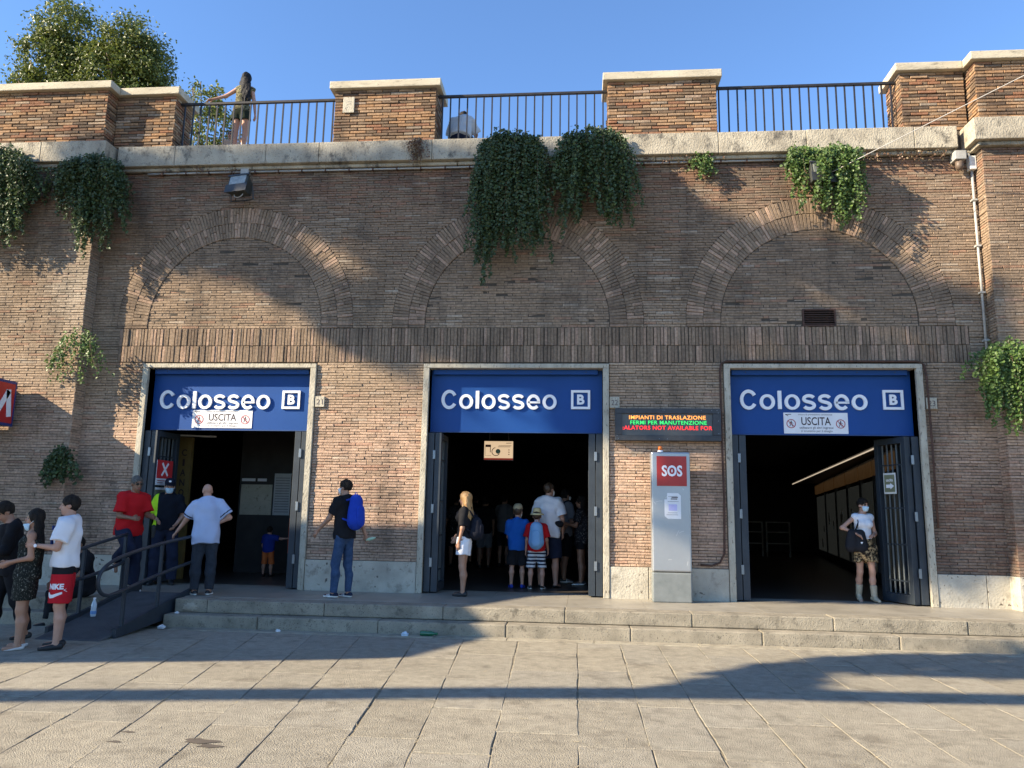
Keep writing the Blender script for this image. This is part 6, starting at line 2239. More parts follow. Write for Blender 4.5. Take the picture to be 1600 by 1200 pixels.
    J['W'], J['t'], J['Rm'], J['O'], J['hlt'] = W, t, Rm, O, hlt
    return J

def blob(name, parts, m, parent, h=0.01, rip=0.0, cuts=(), mi_fn=None):
    """a soft object from cones and ellipsoids in world space"""
    pts = np.array([q for p_ in parts for q in p_[:2]])
    rmax = max(max(p_[2], p_[3]) for p_ in parts)
    G = field(pts.min(0) - rmax - 0.04, pts.max(0) + rmax + 0.04, h)
    for p_ in parts:
        cone(G, p_[0], p_[1], p_[2], p_[3], p_[4] if len(p_) > 4 else 0.02, flat=p_[5] if len(p_) > 5 else None)
    for c, n_ in cuts:
        plane_cut(G, c, n_)
    if rip:
        ripple(G, rip, 5)
    V, Q = polygonise(G)
    return skin_obj(name, V, Q, m, parent, mi_fn(V[Q].mean(1)) if mi_fn else None)
# ------------------------------------------------------------------ the people in the photograph
from mathutils.bvhtree import BVHTree
BLACK = cloth('black', (0.010, 0.010, 0.012), (0.016, 0.016, 0.019))
NAVY = cloth('navy', (0.012, 0.016, 0.034), (0.02, 0.026, 0.05))
WHITE = cloth('white', (0.66, 0.66, 0.70), (0.72, 0.72, 0.75))
RED = cloth('red', (0.42, 0.010, 0.014), (0.5, 0.014, 0.018))
JEANS = cloth('jeans', (0.025, 0.05, 0.105), (0.05, 0.085, 0.16), scale=14)
DJEANS = cloth('dark_jeans', (0.022, 0.026, 0.034), (0.038, 0.044, 0.055), scale=14)
LBLUE = cloth('light_blue', (0.36, 0.42, 0.58), (0.42, 0.48, 0.64))
BLUE = cloth('blue', (0.010, 0.085, 0.34), (0.014, 0.1, 0.4))
BLUE2 = cloth('royal_blue', (0.012, 0.03, 0.19), (0.016, 0.038, 0.23))
ORANGE = cloth('orange', (0.52, 0.13, 0.035), (0.58, 0.16, 0.045))
HIVIS = cloth('hivis', (0.42, 0.72, 0.02), (0.5, 0.8, 0.04))
GREYC = cloth('grey', (0.17, 0.17, 0.18), (0.22, 0.22, 0.23))
DRESSM = cloth('dress_print', (0.012, 0.014, 0.012), (0.02, 0.022, 0.018), c3=(0.42, 0.42, 0.36), spot=0.56, spots_scale=46, stretch=(1.6, 1, 0.8))
LEOP = cloth('leopard', (0.42, 0.29, 0.15), (0.5, 0.36, 0.2), c3=(0.012, 0.009, 0.007), spot=0.40, spots_scale=24)
OLIVE = cloth('olive_gold', (0.15, 0.135, 0.075), (0.24, 0.215, 0.125), c3=(0.02, 0.022, 0.016), spot=0.44, spots_scale=30)
FLOW = cloth('flower_print', (0.016, 0.016, 0.02), c3=(0.38, 0.37, 0.36), spot=0.54, spots_scale=40)
KHAKI = cloth('khaki', (0.36, 0.29, 0.17), (0.44, 0.36, 0.22))
STRAWM = cloth('straw', (0.56, 0.45, 0.22), (0.66, 0.54, 0.3))
SOLE_W = mat('sole_white', (0.66, 0.66, 0.64), rough=0.7)
SHOE_B = mat('shoe_black', (0.012, 0.012, 0.013), rough=0.55)
SHOE_W = mat('shoe_white', (0.62, 0.62, 0.6), rough=0.6)
BOOT = mat('boot_beige', (0.36, 0.3, 0.21), (0.46, 0.39, 0.28), (0.25, 0.21, 0.16), scale=18, rough=0.6, spot=0.58)
SANDAL = mat('sandal_white', (0.6, 0.56, 0.52), rough=0.6)
HAIR_D = mat('hair_dark', (0.009, 0.007, 0.006), (0.026, 0.019, 0.014), scale=40, stretch=(1, 1, 0.15), rough=0.6, spec=0.15, bump=0.9, bscale=120)
HAIR_K = mat('hair_black', (0.007, 0.007, 0.009), (0.016, 0.016, 0.02), scale=40, stretch=(1, 1, 0.15), rough=0.6, spec=0.15, bump=0.5, bscale=120)
HAIR_BL = mat('hair_blonde', (0.26, 0.13, 0.045), (0.5, 0.3, 0.12), scale=40, stretch=(1, 1, 0.15), rough=0.42, bump=0.5, bscale=120)
HAIR_BR = mat('hair_brown', (0.04, 0.022, 0.012), (0.085, 0.05, 0.028), scale=40, stretch=(1, 1, 0.15), rough=0.45, bump=0.5, bscale=120)
HAIR_G = mat('hair_grey', (0.04, 0.038, 0.034), (0.13, 0.12, 0.105), scale=50, rough=0.6, bump=0.4)
GRP = 'people around the entrances'

# 1 man in black at the left edge
person('man in black shirt and trousers at the left edge, head bowed', (-6.04, -3.5, ZG), R(-42), 1.72, 'm', 'tan', 1.0,
       lean=(0.10, 0, 1), head=(0.85, 0.1, -0.5), armL=((0.25, 0.1, -1), (0.8, -0.35, -0.25)), armR=((0.25, -0.1, -1), (0.8, 0.35, -0.2)), handL=(1, 0, 0), handR=(1, 0, 0),
       legL=((-0.25, 0.03, -1), (-0.3, 0, -1)), legR=((0.25, -0.03, -1), (0.1, 0, -1)),
       top=dict(m=BLACK, sleeve=1.55, hem=-0.12, e=0.02, neck=0.0, scoop=0.5), bottom=dict(kind='legs', len=1.9, m=BLACK, e=0.02, loose=0.018), shoes=dict(m=[SHOE_B]),
       hair=dict(m=HAIR_D, th=0.018), group=GRP)

# 2 woman in the patterned dress
J2 = person('woman in a short dark patterned dress, long dark hair, blue mask under her chin', (-5.46, -3.97, ZG), R(-64), 1.60, 'f', 'tan', 1.06,
       head=(1, 0.05, 0.02), lean=(-0.05, 0, 1), armL=((-0.10, 0.16, -1), (0.95, -0.05, -0.22)), armR=((0.0, -0.16, -1), (0.95, 0.2, -0.3)), handL=(0.8, -0.1, -0.5), handR=(0.8, 0, -0.4),
       legL=((0.02, 0.02, -1), (-0.02, 0.02, -1)), legR=((0.06, -0.02, -1), (-0.06, -0.02, -1)),
       top=dict(m=DRESSM, sleeve=0, hem=-0.06, e=0.008, neck=-0.115, scoop=-0.3, name='dress_bodice'), bottom=dict(kind='skirt', len=0.30, m=DRESSM, e=0.02, hem=0.178, waist=0.1, name='dress_skirt'),
       shoes=dict(m=[SANDAL], top=-0.042), hair=dict(m=HAIR_D, long=0.62, th=0.014, front=0.05, locks=13, len=0.75), mask=dict(m=M_MASK, low=0.055), group=GRP)

# 3 man with red and black shorts
def shorts_fn(C_, J):
    u = (C_ - J['P']) @ J['sp']
    return (u > -0.095).astype(int)
RED_S = cloth('red_shorts', (0.40, 0.012, 0.02), (0.46, 0.016, 0.026))
J3 = person('man in white T-shirt and black and red shorts, hand on a woman before him', (-5.07, -3.86, ZG), R(-68), 1.77, 'm', 'fair', 1.02,
       head=(1, 0.02, 0.0), lean=(0.0, 0, 1), armL=((0.2, 0.22, -0.95), (1.0, -0.36, 0.10)), armR=((0.2, -0.1, -1), (0.9, 0.2, -0.1)), handL=(1, -0.3, 0.05), handR=(1, 0, 0), curl=0.35,
       legL=((0.0, 0.03, -1), (-0.03, 0.02, -1)), legR=((0.08, -0.03, -1), (-0.06, -0.02, -1)),
       top=dict(m=WHITE, sleeve=0.72, hem=-0.02, e=0.026, loose=0.02, flare=0.15), bottom=dict(kind='legs', len=0.9, m=[RED_S, BLACK], e=0.02, loose=0.035, fn=shorts_fn, name='shorts', waist=0.1),
       shoes=dict(m=[SHOE_B]), hair=dict(m=HAIR_D, th=0.013, bottom=-0.05), group=GRP)

def on_surface(o, target, parent_gap=0.004):
    """press flat lettering onto the garment below it (looking along +y)"""
    me_t = target.data
    bv = BVHTree.FromPolygons([v.co[:] for v in me_t.vertices], [tuple(p_.vertices) for p_ in me_t.polygons])
    bm_ = bmesh.new(); bm_.from_mesh(o.data)
    bmesh.ops.triangulate(bm_, faces=bm_.faces[:])
    bmesh.ops.subdivide_edges(bm_, edges=[e_ for e_ in bm_.edges if e_.calc_length() > 0.02], cuts=2, use_grid_fill=True)
    for v in bm_.verts:
        hit = bv.ray_cast(Vector((v.co.x, v.co.y - 1.0, v.co.z)), Vector((0, 1, 0)))
        if hit[0] is not None:
            v.co.y = hit[0].y - parent_gap
    bm_.to_mesh(o.data); bm_.free()
sh = [c for c in J3['t'].children if c.name.startswith('shorts')][0]
lo_ = np.array([v.co for v in sh.data.vertices])
def txt_on(s_, x0, x1, z0, z1, off=0.02):
    o_ = fit_text('shorts_print', s_, x0, x1, z0, z1, -4.1, WHITE, sh, extrude=0.0, offset=off)
    on_surface(o_, sh)
    return o_
zc_ = ZG + 0.64
txt_on('NIKE', -5.10, -4.945, zc_ + 0.055, zc_ + 0.12, 0.05)
sw_ = MB()
sp_pts = [(-5.255, zc_ + 0.02), (-5.245, zc_ - 0.025), (-5.215, zc_ - 0.048), (-5.17, zc_ - 0.04), (-5.09, zc_ + 0.0), (-4.99, zc_ + 0.075), (-5.1, zc_ + 0.022), (-5.18, zc_ - 0.005), (-5.21, zc_ - 0.006), (-5.235, zc_ + 0.02)]
sw_.add([(a + 0.135, -4.1, b) for a, b in sp_pts], [tuple(range(len(sp_pts)))[::-1]])
so_ = sw_.build('shorts_emblem', WHITE, sh)
on_surface(so_, sh)
# chest print and wrist watch
shm = [c for c in J3['t'].children if c.name.startswith('shirt')][0]
q = MB(); q.tube([J3['W'](J3['wrL'] + np.array([0, 0, 0])), J3['W'](J3['wrL'] * 0.93 + J3['elL'] * 0.07)], 0.031, 12)
wt = q.build('watch_strap', SHOE_B, J3['t'])
wc = J3['W'](J3['wrL'] * 0.965 + J3['elL'] * 0.035)
q = MB(); q.lathe([(0.019, 0), (0.019, 0.008)], 14, 0, face_mtx((wc[0], wc[1] - 0.028, wc[2])))
q.build('watch_face', M_WHITE, wt)
q = MB(); ch_ = J3['chest']
for zz in (0.05, -0.12):
    pc_ = J3['W'](ch_ + J3['fw'] * 0.118 + J3['sp'] * zz)
    q.box(pc_[0] - 0.012, pc_[0] - 0.004, pc_[1] - 0.1, pc_[1] + 0.08, pc_[2] - (0.025 if zz > 0 else 0.1), pc_[2] + (0.025 if zz > 0 else 0.1))
q.build('chest_print', cloth('print_blue', (0.03, 0.05, 0.16)), shm)

# 4 seated person in dark clothes behind the couple
person('person in black sitting on the platform edge, mostly hidden behind the couple', (-6.12, -1.82, ZG), R(-25), 1.62, 'm', 'brown', 1.0, h=0.012,
       lean=(0.22, 0, 1), head=(1, 0, -0.4), legL=((1, 0.12, -0.10), (0.05, 0.0, -1)), legR=((1, -0.12, -0.10), (0.1, 0.0, -1)), pelvis_z=0.50,
       armL=((0.5, 0.2, -1), (0.8, -0.2, -0.4)), armR=((0.5, -0.2, -1), (0.8, 0.2, -0.4)),
       top=dict(m=BLACK, sleeve=0.8, hem=-0.08, e=0.02), bottom=dict(kind='legs', len=1.9, m=BLACK, e=0.018), shoes=dict(m=[SHOE_B]), hair=dict(m=HAIR_D), group=GRP)

# 5 man in red
person('man in red T-shirt and sunglasses perched on the ramp rail, one leg drawn up', (-6.03, -1.0, 0.0), R(62), 1.79, 'm', 'brown', 1.1,
       lean=(0.14, 0, 1), head=(1, -0.1, -0.12), armL=((0.35, 0.1, -1), (0.9, -0.3, -0.1)), armR=((0.10, -0.2, -1), (0.92, 0.25, -0.12)), handR=(1, 0, 0), handL=(1, 0, 0),
       legL=((0.16, 0.04, -1), (0.02, 0, -1)), legR=((0.80, -0.16, -0.58), (-0.9, 0.06, -0.42)), toeR=(0.4, -0.1, -0.9), toeL=(1, 0.1, 0),
       top=dict(m=RED, sleeve=0.8, hem=-0.09, e=0.024, loose=0.02), bottom=dict(kind='legs', len=1.92, m=NAVY, e=0.018, loose=0.016), shoes=dict(m=[SHOE_W, SOLE_W, SHOE_B]),
       hair=dict(m=HAIR_G, th=0.01), glasses=True, group=GRP)

# 6 officer
def sleeve_fn(C_, J):
    return ((C_ - J['shR']) @ J['lt'] < 0.02).astype(int)
J6 = person('uniformed officer in dark cap and blue mask, one bright yellow-green sleeve', (-6.08, 0.22, 0.0), R(22), 1.78, 'm', 'fair', 1.08,
       head=(1, 0.12, -0.12), armR=((0.05, -0.42, -1), (0.75, 0.62, -0.30)), armL=((0.0, 0.28, -1), (0.65, -0.30, -0.55)), handR=(0.8, 0.4, -0.5), handL=(0.6, -0.3, -0.6),
       legL=((0.03, 0.10, -1), (-0.02, 0.03, -1)), legR=((0.02, -0.10, -1), (-0.02, -0.03, -1)),
       top=dict(m=[cloth('uniform', (0.008, 0.010, 0.016)), HIVIS], sleeve=0.82, hem=-0.04, e=0.02, loose=0.02, neck=0.03, fn=sleeve_fn), bottom=dict(kind='legs', len=1.95, m=NAVY, e=0.02, loose=0.018),
       shoes=dict(m=[SHOE_B], high=0.1), hair=dict(m=HAIR_D, th=0.006), mask=dict(m=M_MASK), cap=dict(kind='baseball', m=cloth('uniform_cap', (0.012, 0.014, 0.026)), badge=True), group=GRP)
q = MB()
for zz, dx in ((0.10, 0.02), (0.09, -0.02), (-0.02, 0.09)):
    pc_ = J6['chest'] + J6['sp'] * zz + J6['lt'] * dx + J6['fw'] * 0.13
q.tube([J6['W'](J6['P'] + J6['sp'] * 0.09 + J6['lt'] * 0.165 * math.cos(a) + J6['fw'] * 0.125 * math.sin(a)) for a in np.linspace(0, 2 * math.pi, 25)], 0.022, 6)
q.build('belt', SHOE_B, J6['t'])
hol = J6['W'](J6['P'] + J6['lt'] * -0.17 + J6['fw'] * 0.06)
blob('holster', [(hol, hol + np.array([0, 0, -0.15]), 0.06, 0.045)], SHOE_B, J6['t'])

# 7 bald man
def cuff_fn(C_, J):
    out_ = np.zeros(len(C_), int)
    for a, b in ((J['shL'], J['elL']), (J['shR'], J['elR'])):
        d_ = b - a; tt = ((C_ - a) @ d_) / (d_ @ d_)
        dist = np.linalg.norm(C_ - a - np.outer(tt, d_), axis=1)
        out_[(tt > 0.66) & (tt < 0.73) & (dist < 0.11)] = 1
    return out_
J7 = person('bald man in light blue shirt seen from behind, holding the ramp rail', (-4.66, -1.17, 0.0), R(-158), 1.68, 'm', 'fair', 1.07,
       head=(0.95, 0.35, -0.22), lean=(0.05, 0.04, 1), armL=((0.28, 0.55, -1), (0.35, 0.55, -0.8)), armR=((-0.12, -0.75, -0.9), (0.1, 0.85, -0.45)), handL=(0.3, 0.5, -0.6), handR=(0, 0.9, 0),
       legL=((0.02, 0.04, -1), (-0.03, 0, -1)), legR=((0.05, -0.03, -1), (-0.04, 0.01, -1)), toeL=(1, 0.4, 0),
       top=dict(m=[LBLUE, NAVY], sleeve=0.78, hem=-0.14, e=0.022, loose=0.024, neck=0.035, fn=cuff_fn), bottom=dict(kind='legs', len=1.95, m=DJEANS, e=0.014, loose=0.01), shoes=dict(m=[SHOE_B, SOLE_W, SHOE_W]), group=GRP)

# 8 child
person('small child in blue T-shirt and orange shorts inside the left entrance', (-5.12, 2.45, 0.0), R(176), 1.0, 'm', 'fair', 1.05, h=0.01, child=True,
       armR=((0.2, -1, -0.15), (0.2, -1, 0.1)), armL=((0.1, 0.25, -1), (0.4, 0.1, -0.8)), handR=(0, -1, 0),
       legL=((0.03, 0.1, -1), (-0.03, 0.02, -1)), legR=((0.03, -0.1, -1), (-0.03, -0.02, -1)),
       top=dict(m=BLUE2, sleeve=0.7, hem=-0.07, e=0.025), bottom=dict(kind='legs', len=1.1, m=ORANGE, e=0.02, loose=0.03, name='shorts'), shoes=dict(m=[SHOE_B]), hair=dict(m=HAIR_D, th=0.014), group=GRP)

# 9 man with the blue backpack
J9 = person('man in black T-shirt and jeans with a blue backpack walking along the wall', (-2.52, -1.0, 0.0), R(-112), 1.77, 'm', 'tan', 0.97,
       head=(0.95, 0.12, 0.0), lean=(0.03, 0, 1), armL=((0.48, 0.2, -1), (0.72, 0.1, -0.72)), armR=((-0.45, -0.2, -1), (-0.3, -0.15, -0.8)), handL=(0.6, 0.1, -0.8), handR=(-0.2, -0.1, -0.9),
       legL=((0.16, 0.03, -1), (0.02, 0, -1)), legR=((-0.03, -0.03, -1), (-0.07, 0, -1)), toeL=(1, 0.05, 0), toeR=(1, -0.1, 0),
       top=dict(m=BLACK, sleeve=0.7, hem=-0.07, e=0.018, loose=0.012), bottom=dict(kind='legs', len=1.96, m=JEANS, e=0.008, loose=0.004), shoes=dict(m=[NAVY, SOLE_W, SHOE_W]),
       hair=dict(m=HAIR_D, th=0.012, bottom=-0.03), mask=dict(m=M_MASKW), group=GRP)

def backpack(J, name, label, m, size=(0.15, 0.12, 0.22), drop=-0.02, side=0.0, strap=None, group='backpacks', pocket=None):
    W, s = J['W'], J['s']
    bk = -J['fw']
    c_ = J['chest'] + bk * (0.15 * s + size[1] * 0.45) + J['sp'] * drop + J['lt'] * side
    t = thing(name, label, 'backpack', tuple(W(c_)), group)
    up_, lt_, b_ = J['Rm'] @ J['sp'], J['Rm'] @ J['lt'], J['Rm'] @ bk
    C_ = W(c_)
    a = C_ + up_ * size[2] * 0.62; b = C_ - up_ * size[2] * 0.62
    blob('sack', [(a, b, size[0] * 0.78, size[0] * 1.02, 0.03, (b_, size[1] / size[0]))], m, t, 0.01, 0.005)
    f0 = C_ - up_ * size[2] * 0.35 + b_ * size[1] * 0.82
    blob('front_pocket', [(f0 + up_ * size[2] * 0.35, f0 - up_ * size[2] * 0.3, size[0] * 0.6, size[0] * 0.66, 0.02, (b_, 0.4))], pocket or m, t, 0.01, 0.003)
    for sg in (-1, 1):
        q = MB()
        n0 = W(J['neck'] + J['lt'] * sg * 0.085 * s - J['sp'] * 0.05 * s + bk * 0.09 * s)
        n1 = W(J['neck'] + J['lt'] * sg * 0.095 * s - J['sp'] * 0.0 * s)
        n2 = W(J['chest'] + J['lt'] * sg * 0.105 * s + J['fw'] * 0.125 * s + J['sp'] * 0.06)
        n3 = W(J['chest'] + J['lt'] * sg * 0.165 * s + J['fw'] * 0.03 * s - J['sp'] * 0.13)
        n4 = C_ - up_ * size[2] * 0.75 + lt_ * sg * size[0] * 0.7
        P_ = [C_ + up_ * size[2] * 0.9 + lt_ * sg * 0.03, n0, n1, n2, n3, n4]
        q.tube(P_, 0.016, 6)
        q.build('strap', strap or m, t, smooth=True)
    q = MB(); h0 = C_ + up_ * (size[2] * 0.62 + size[0] * 0.74)
    q.tube([h0 + lt_ * 0.03, h0 + up_ * 0.035 + lt_ * 0.015, h0 + up_ * 0.035 - lt_ * 0.015, h0 - lt_ * 0.03], 0.007, 5)
    q.build('loop', strap or m, t)
    return t
backpack(J9, 'backpack', 'bright blue backpack worn by the man in jeans', cloth('pack_blue', (0.014, 0.045, 0.33), (0.018, 0.055, 0.4)), (0.15, 0.115, 0.22), -0.05)
hb = J9['W'](J9['wrR'] + np.array([0, 0, -0.09]))
bt = MB(); bt.lathe([(0.022, 0), (0.026, 0.02), (0.026, 0.1), (0.012, 0.14), (0.011, 0.155)], 12, 0, Matrix.Translation(Vector(hb) + Vector((0.02, 0, 0.0))) @ Matrix.Rotation(R(75), 4, 'Y'))
o = bt.build('water_bottle', mat('bottle_pale_green', (0.3, 0.45, 0.33), rough=0.12, coat=0.5), smooth=True)
tag(o, 'small pale green bottle held behind the back of the man in jeans', 'bottle')

# 10 blonde woman
J10 = person('woman with long blonde hair, black top and white shorts at the middle entrance', (-0.76, -0.26, 0.0), R(-100), 1.63, 'f', 'tan', 0.97,
       head=(1, 0.02, -0.06), lean=(-0.04, 0, 1), armL=((-0.02, 0.16, -1), (0.22, 0.06, -1)), armR=((0.1, -0.1, -1), (0.7, 0.1, -0.5)),
       legL=((0.0, 0.03, -1), (-0.06, 0, -1)), legR=((0.10, -0.02, -1), (-0.02, 0, -1)), toeL=(1, 0.1, 0),
       top=dict(m=BLACK, sleeve=0.85, hem=0.04, e=0.014, loose=0.008), bottom=dict(kind='legs', len=0.52, m=WHITE, e=0.018, loose=0.022, name='shorts', waist=0.12), shoes=dict(m=[SHOE_B]),
       hair=dict(m=HAIR_BL, long=0.36, th=0.016, front=0.05, locks=13, len=0.5, front_locks=(1, -1), sway=(0.02, 0, 0)), group=GRP)
backpack(J10, 'backpack', 'small black backpack on the back of the blonde woman', cloth('pack_black', (0.012, 0.013, 0.02)), (0.12, 0.11, 0.13), -0.16)

# 11-16 group inside the middle entrance
def stripe_fn(C_, J):
    return (np.floor((C_[:, 2]) / 0.032) % 2).astype(int)
def side_fn(C_, J):
    return (((C_ - J['hipR']) @ J['lt'] < -0.085) & (np.abs((C_ - J['hipR']) @ J['fw']) < 0.022)).astype(int)
person('boy in blue T-shirt, black shorts and khaki cap, seen from behind', (-0.03, 1.36, 0.0), R(184), 1.50, 'm', 'fair', 0.95, child=True,
       head=(0.9, -0.25, 0.0), armL=((0.12, 0.12, -1), (0.8, -0.3, -0.3)), armR=((0.12, -0.14, -1), (0.85, 0.2, -0.3)), handL=(1, 0, 0), handR=(1, 0, 0),
       legL=((0.02, 0.06, -1), (-0.02, 0.02, -1)), legR=((0.02, -0.06, -1), (-0.02, -0.02, -1)),
       top=dict(m=BLUE, sleeve=0.8, hem=-0.12, e=0.03, loose=0.02), bottom=dict(kind='legs', len=0.98, m=[BLACK, WHITE], e=0.02, loose=0.035, name='shorts', fn=side_fn), shoes=dict(m=[cloth('blue_clog', (0.02, 0.05, 0.32), rough=0.6)]),
       hair=dict(m=HAIR_BR, th=0.008), cap=dict(kind='baseball', m=KHAKI, tilt=R(-12)), mask=dict(m=M_MASKW), group=GRP)
J12 = person('boy in red T-shirt and striped shorts with a straw hat, seen from behind', (0.33, 1.22, 0.0), R(180), 1.42, 'm', 'fair', 1.0, child=True,
       armL=((0.05, 0.22, -1), (0.3, 0.1, -1)), armR=((0.05, -0.22, -1), (0.5, -0.1, -0.8)),
       legL=((0.02, 0.09, -1), (-0.02, 0.02, -1)), legR=((0.02, -0.09, -1), (-0.02, -0.02, -1)),
       top=dict(m=RED, sleeve=0.75, hem=-0.08, e=0.025, loose=0.02), bottom=dict(kind='legs', len=1.02, m=[cloth('stripe_white', (0.5, 0.52, 0.54)), NAVY], e=0.02, loose=0.032, name='shorts', fn=stripe_fn), shoes=dict(m=[SHOE_B, SOLE_W, SHOE_W]),
       hair=dict(m=HAIR_BR, th=0.008), cap=dict(kind='hat', m=STRAWM, z=0.06), group=GRP)
backpack(J12, 'backpack', 'light blue backpack on the boy with the straw hat', cloth('pack_light_blue', (0.16, 0.33, 0.56), (0.2, 0.38, 0.62)), (0.135, 0.10, 0.19), -0.06, strap=cloth('strap_pale', (0.42, 0.44, 0.55)))
J13 = person('tall man in white T-shirt and navy shorts, seen from behind inside the middle entrance', (0.52, 1.62, 0.0), R(168), 1.87, 'm', 'fair', 1.1,
       head=(0.8, -0.5, 0.0), armL=((0.1, 0.2, -1), (0.7, -0.1, -0.6)), armR=((0.08, -0.25, -1), (0.4, 0.05, -0.9)),
       legL=((0.02, 0.07, -1), (-0.02, 0.02, -1)), legR=((0.02, -0.07, -1), (-0.02, -0.02, -1)),
       top=dict(m=WHITE, sleeve=0.75, hem=-0.10, e=0.026, loose=0.022), bottom=dict(kind='legs', len=0.98, m=NAVY, e=0.02, loose=0.03, name='shorts'), shoes=dict(m=[SHOE_B], top=-0.045), hair=dict(m=HAIR_BR, th=0.01), mask=dict(m=M_MASKW), group=GRP)
c_ = J13['W'](J13['P'] + J13['sp'] * 0.13 + J13['lt'] * -0.16 + J13['fw'] * -0.05)
fp = thing('waist_bag', 'black waist bag slung on the tall man in white', 'bag', tuple(c_))
blob('pouch', [(c_ + np.array([-0.06, 0, 0.01]), c_ + np.array([0.08, 0, -0.01]), 0.06, 0.06)], BLACK, fp)
q = MB(); q.tube([J13['W'](J13['P'] + J13['sp'] * (0.14 + 0.03 * math.cos(a)) + J13['lt'] * 0.195 * math.cos(a) + J13['fw'] * 0.155 * math.sin(a)) for a in np.linspace(0, 2 * math.pi, 25)], 0.012, 6)
q.build('strap', BLACK, fp)
J14 = person('man in grey T-shirt and black shorts with a dark sling strap, middle entrance', (0.8, 2.85, 0.0), R(118), 1.80, 'm', 'tan', 1.0, h=0.012,
       head=(1, 0.1, -0.05), armR=((0.15, -0.2, -1), (0.85, 0.1, -0.4)), armL=((0.15, 0.2, -1), (0.8, -0.1, -0.4)), legL=((0.1, 0.05, -1), (-0.02, 0, -1)), legR=((-0.06, -0.05, -1), (-0.1, 0, -1)),
       top=dict(m=GREYC, sleeve=0.78, hem=-0.10, e=0.02, loose=0.02), bottom=dict(kind='legs', len=1.0, m=BLACK, e=0.02, loose=0.03, name='shorts'), shoes=dict(m=[SHOE_B, SOLE_W, SHOE_W]), hair=dict(m=HAIR_D), mask=dict(m=M_MASKW), group=GRP)
sb_ = thing('sling_bag', 'dark sling bag on the man in grey', 'bag', tuple(J14['W'](J14['waist'])))
q = MB(); W_ = J14['W']
q.tube([W_(J14['chest'] + J14['lt'] * 0.1 * math.cos(a) * 1.6 + J14['fw'] * 0.14 * math.sin(a) + J14['sp'] * (0.02 - 0.2 * math.cos(a))) for a in np.linspace(0, 2 * math.pi, 21)], 0.014, 6)
q.build('strap', BLACK, sb_)
c_ = W_(J14['waist'] - J14['fw'] * 0.15)
blob('pouch', [(c_ + np.array([0, 0, 0.08]), c_ - np.array([0, 0, 0.06]), 0.055, 0.065)], BLACK, sb_)
person('person in a flowered top half hidden by the right gate of the middle entrance', (1.13, 2.35, 0.0), R(-100), 1.66, 'f', 'tan', 1.0, h=0.012,
       armL=((0.3, 0.2, -1), (0.8, 0, 0.2)), armR=((0.3, -0.2, -1), (0.8, 0, 0.1)), top=dict(m=FLOW, sleeve=0.7, hem=-0.14, e=0.02), bottom=dict(kind='legs', len=0.5, m=BLACK, e=0.012, name='shorts'), shoes=dict(m=[SHOE_B, SOLE_W]), hair=dict(m=HAIR_D, long=0.3, len=0.4), group=GRP)
far = [(-2.0, 6.6, 1.72, 'm', 'tan', 200, FLOW, BLACK, 'woman-like figure in a flowered top deep in the middle hall'), (-1.65, 7.6, 1.80, 'm', 'fair', 170, BLACK, BLACK, 'tallest dark figure of the cluster deep in the middle hall'),
       (-1.25, 6.4, 1.70, 'm', 'tan', 190, BLACK, GREYC, 'dark figure in grey shorts deep in the middle hall'), (-0.85, 7.2, 1.78, 'm', 'fair', 150, GREYC, BLACK, 'figure in a grey shirt deep in the middle hall, rightmost of that cluster'),
       (-1.5, 8.8, 1.74, 'f', 'fair', 185, NAVY, BLACK, 'farthest dim figure deep in the middle hall')]
for x_, y_, hh_, sx_, sk, rz_, tm, bm2, lab in far:
    lab = lab.replace('woman-like figure', 'dim figure')
    person(lab, (x_, y_, 0), R(rz_), hh_, sx_, sk, 1.0, h=0.016, detail=False, armL=((0.2, 0.2, -1), (0.6, 0, -0.5)), top=dict(m=tm, sleeve=0.75, hem=-0.1, e=0.022), bottom=dict(kind='legs', len=0.95, m=bm2, e=0.02, loose=0.02, name='shorts'),
           shoes=dict(m=[SHOE_B]), hair=dict(m=HAIR_D), group=GRP)

# 17 woman in boots
J17 = person('woman in white top, leopard print skirt and beige boots stepping out of the right entrance', (5.76, 0.55, 0.02), R(6), 1.63, 'f', 'fair', 0.95,
       head=(1, 0.42, -0.08), armR=((-0.05, -0.85, -0.72), (0.62, 0.75, -0.42)), armL=((0.0, 0.2, -1), (0.85, -0.55, -0.12)), handR=(0.6, 0.6, -0.5), handL=(0.6, -0.7, 0),
       legL=((0.14, 0.03, -1), (0.03, 0.0, -1)), legR=((-0.06, 0.0, -1), (-0.28, 0.02, -1)), toeL=(1, 0.12, -0.12), toeR=(1, -0.15, -0.35),
       top=dict(m=WHITE, sleeve=0, hem=0.10, e=0.01, neck=0.0, scoop=0.2, rip=0.004), bottom=dict(kind='skirt', len=0.24, m=LEOP, e=0.025, hem=0.205, waist=0.13, name='skirt', rip=0.014), shoes=dict(m=[BOOT], high=0.19, heel=True),
       hair=dict(m=HAIR_D, th=0.014, bottom=-0.03), mask=dict(m=M_MASK), group=GRP)
W_ = J17['W']
c_ = W_(J17['P'] + np.array([-0.17, -0.10, 0.08]))
bg_ = thing('shoulder_bag', 'black shoulder bag with a small white heart held by the woman in boots', 'bag', tuple(c_))
blob('bag_body', [(c_ + np.array([-0.06, 0, 0.1]), c_ + np.array([-0.075, 0, -0.1]), 0.075, 0.1, 0.03, ((0, 1, 0), 0.6)), (c_ + np.array([0.07, 0, 0.1]), c_ + np.array([0.085, 0, -0.1]), 0.075, 0.1, 0.05, ((0, 1, 0), 0.6))], cloth('bag_black', (0.014, 0.014, 0.018), rough=0.6), bg_, 0.01, 0.004)
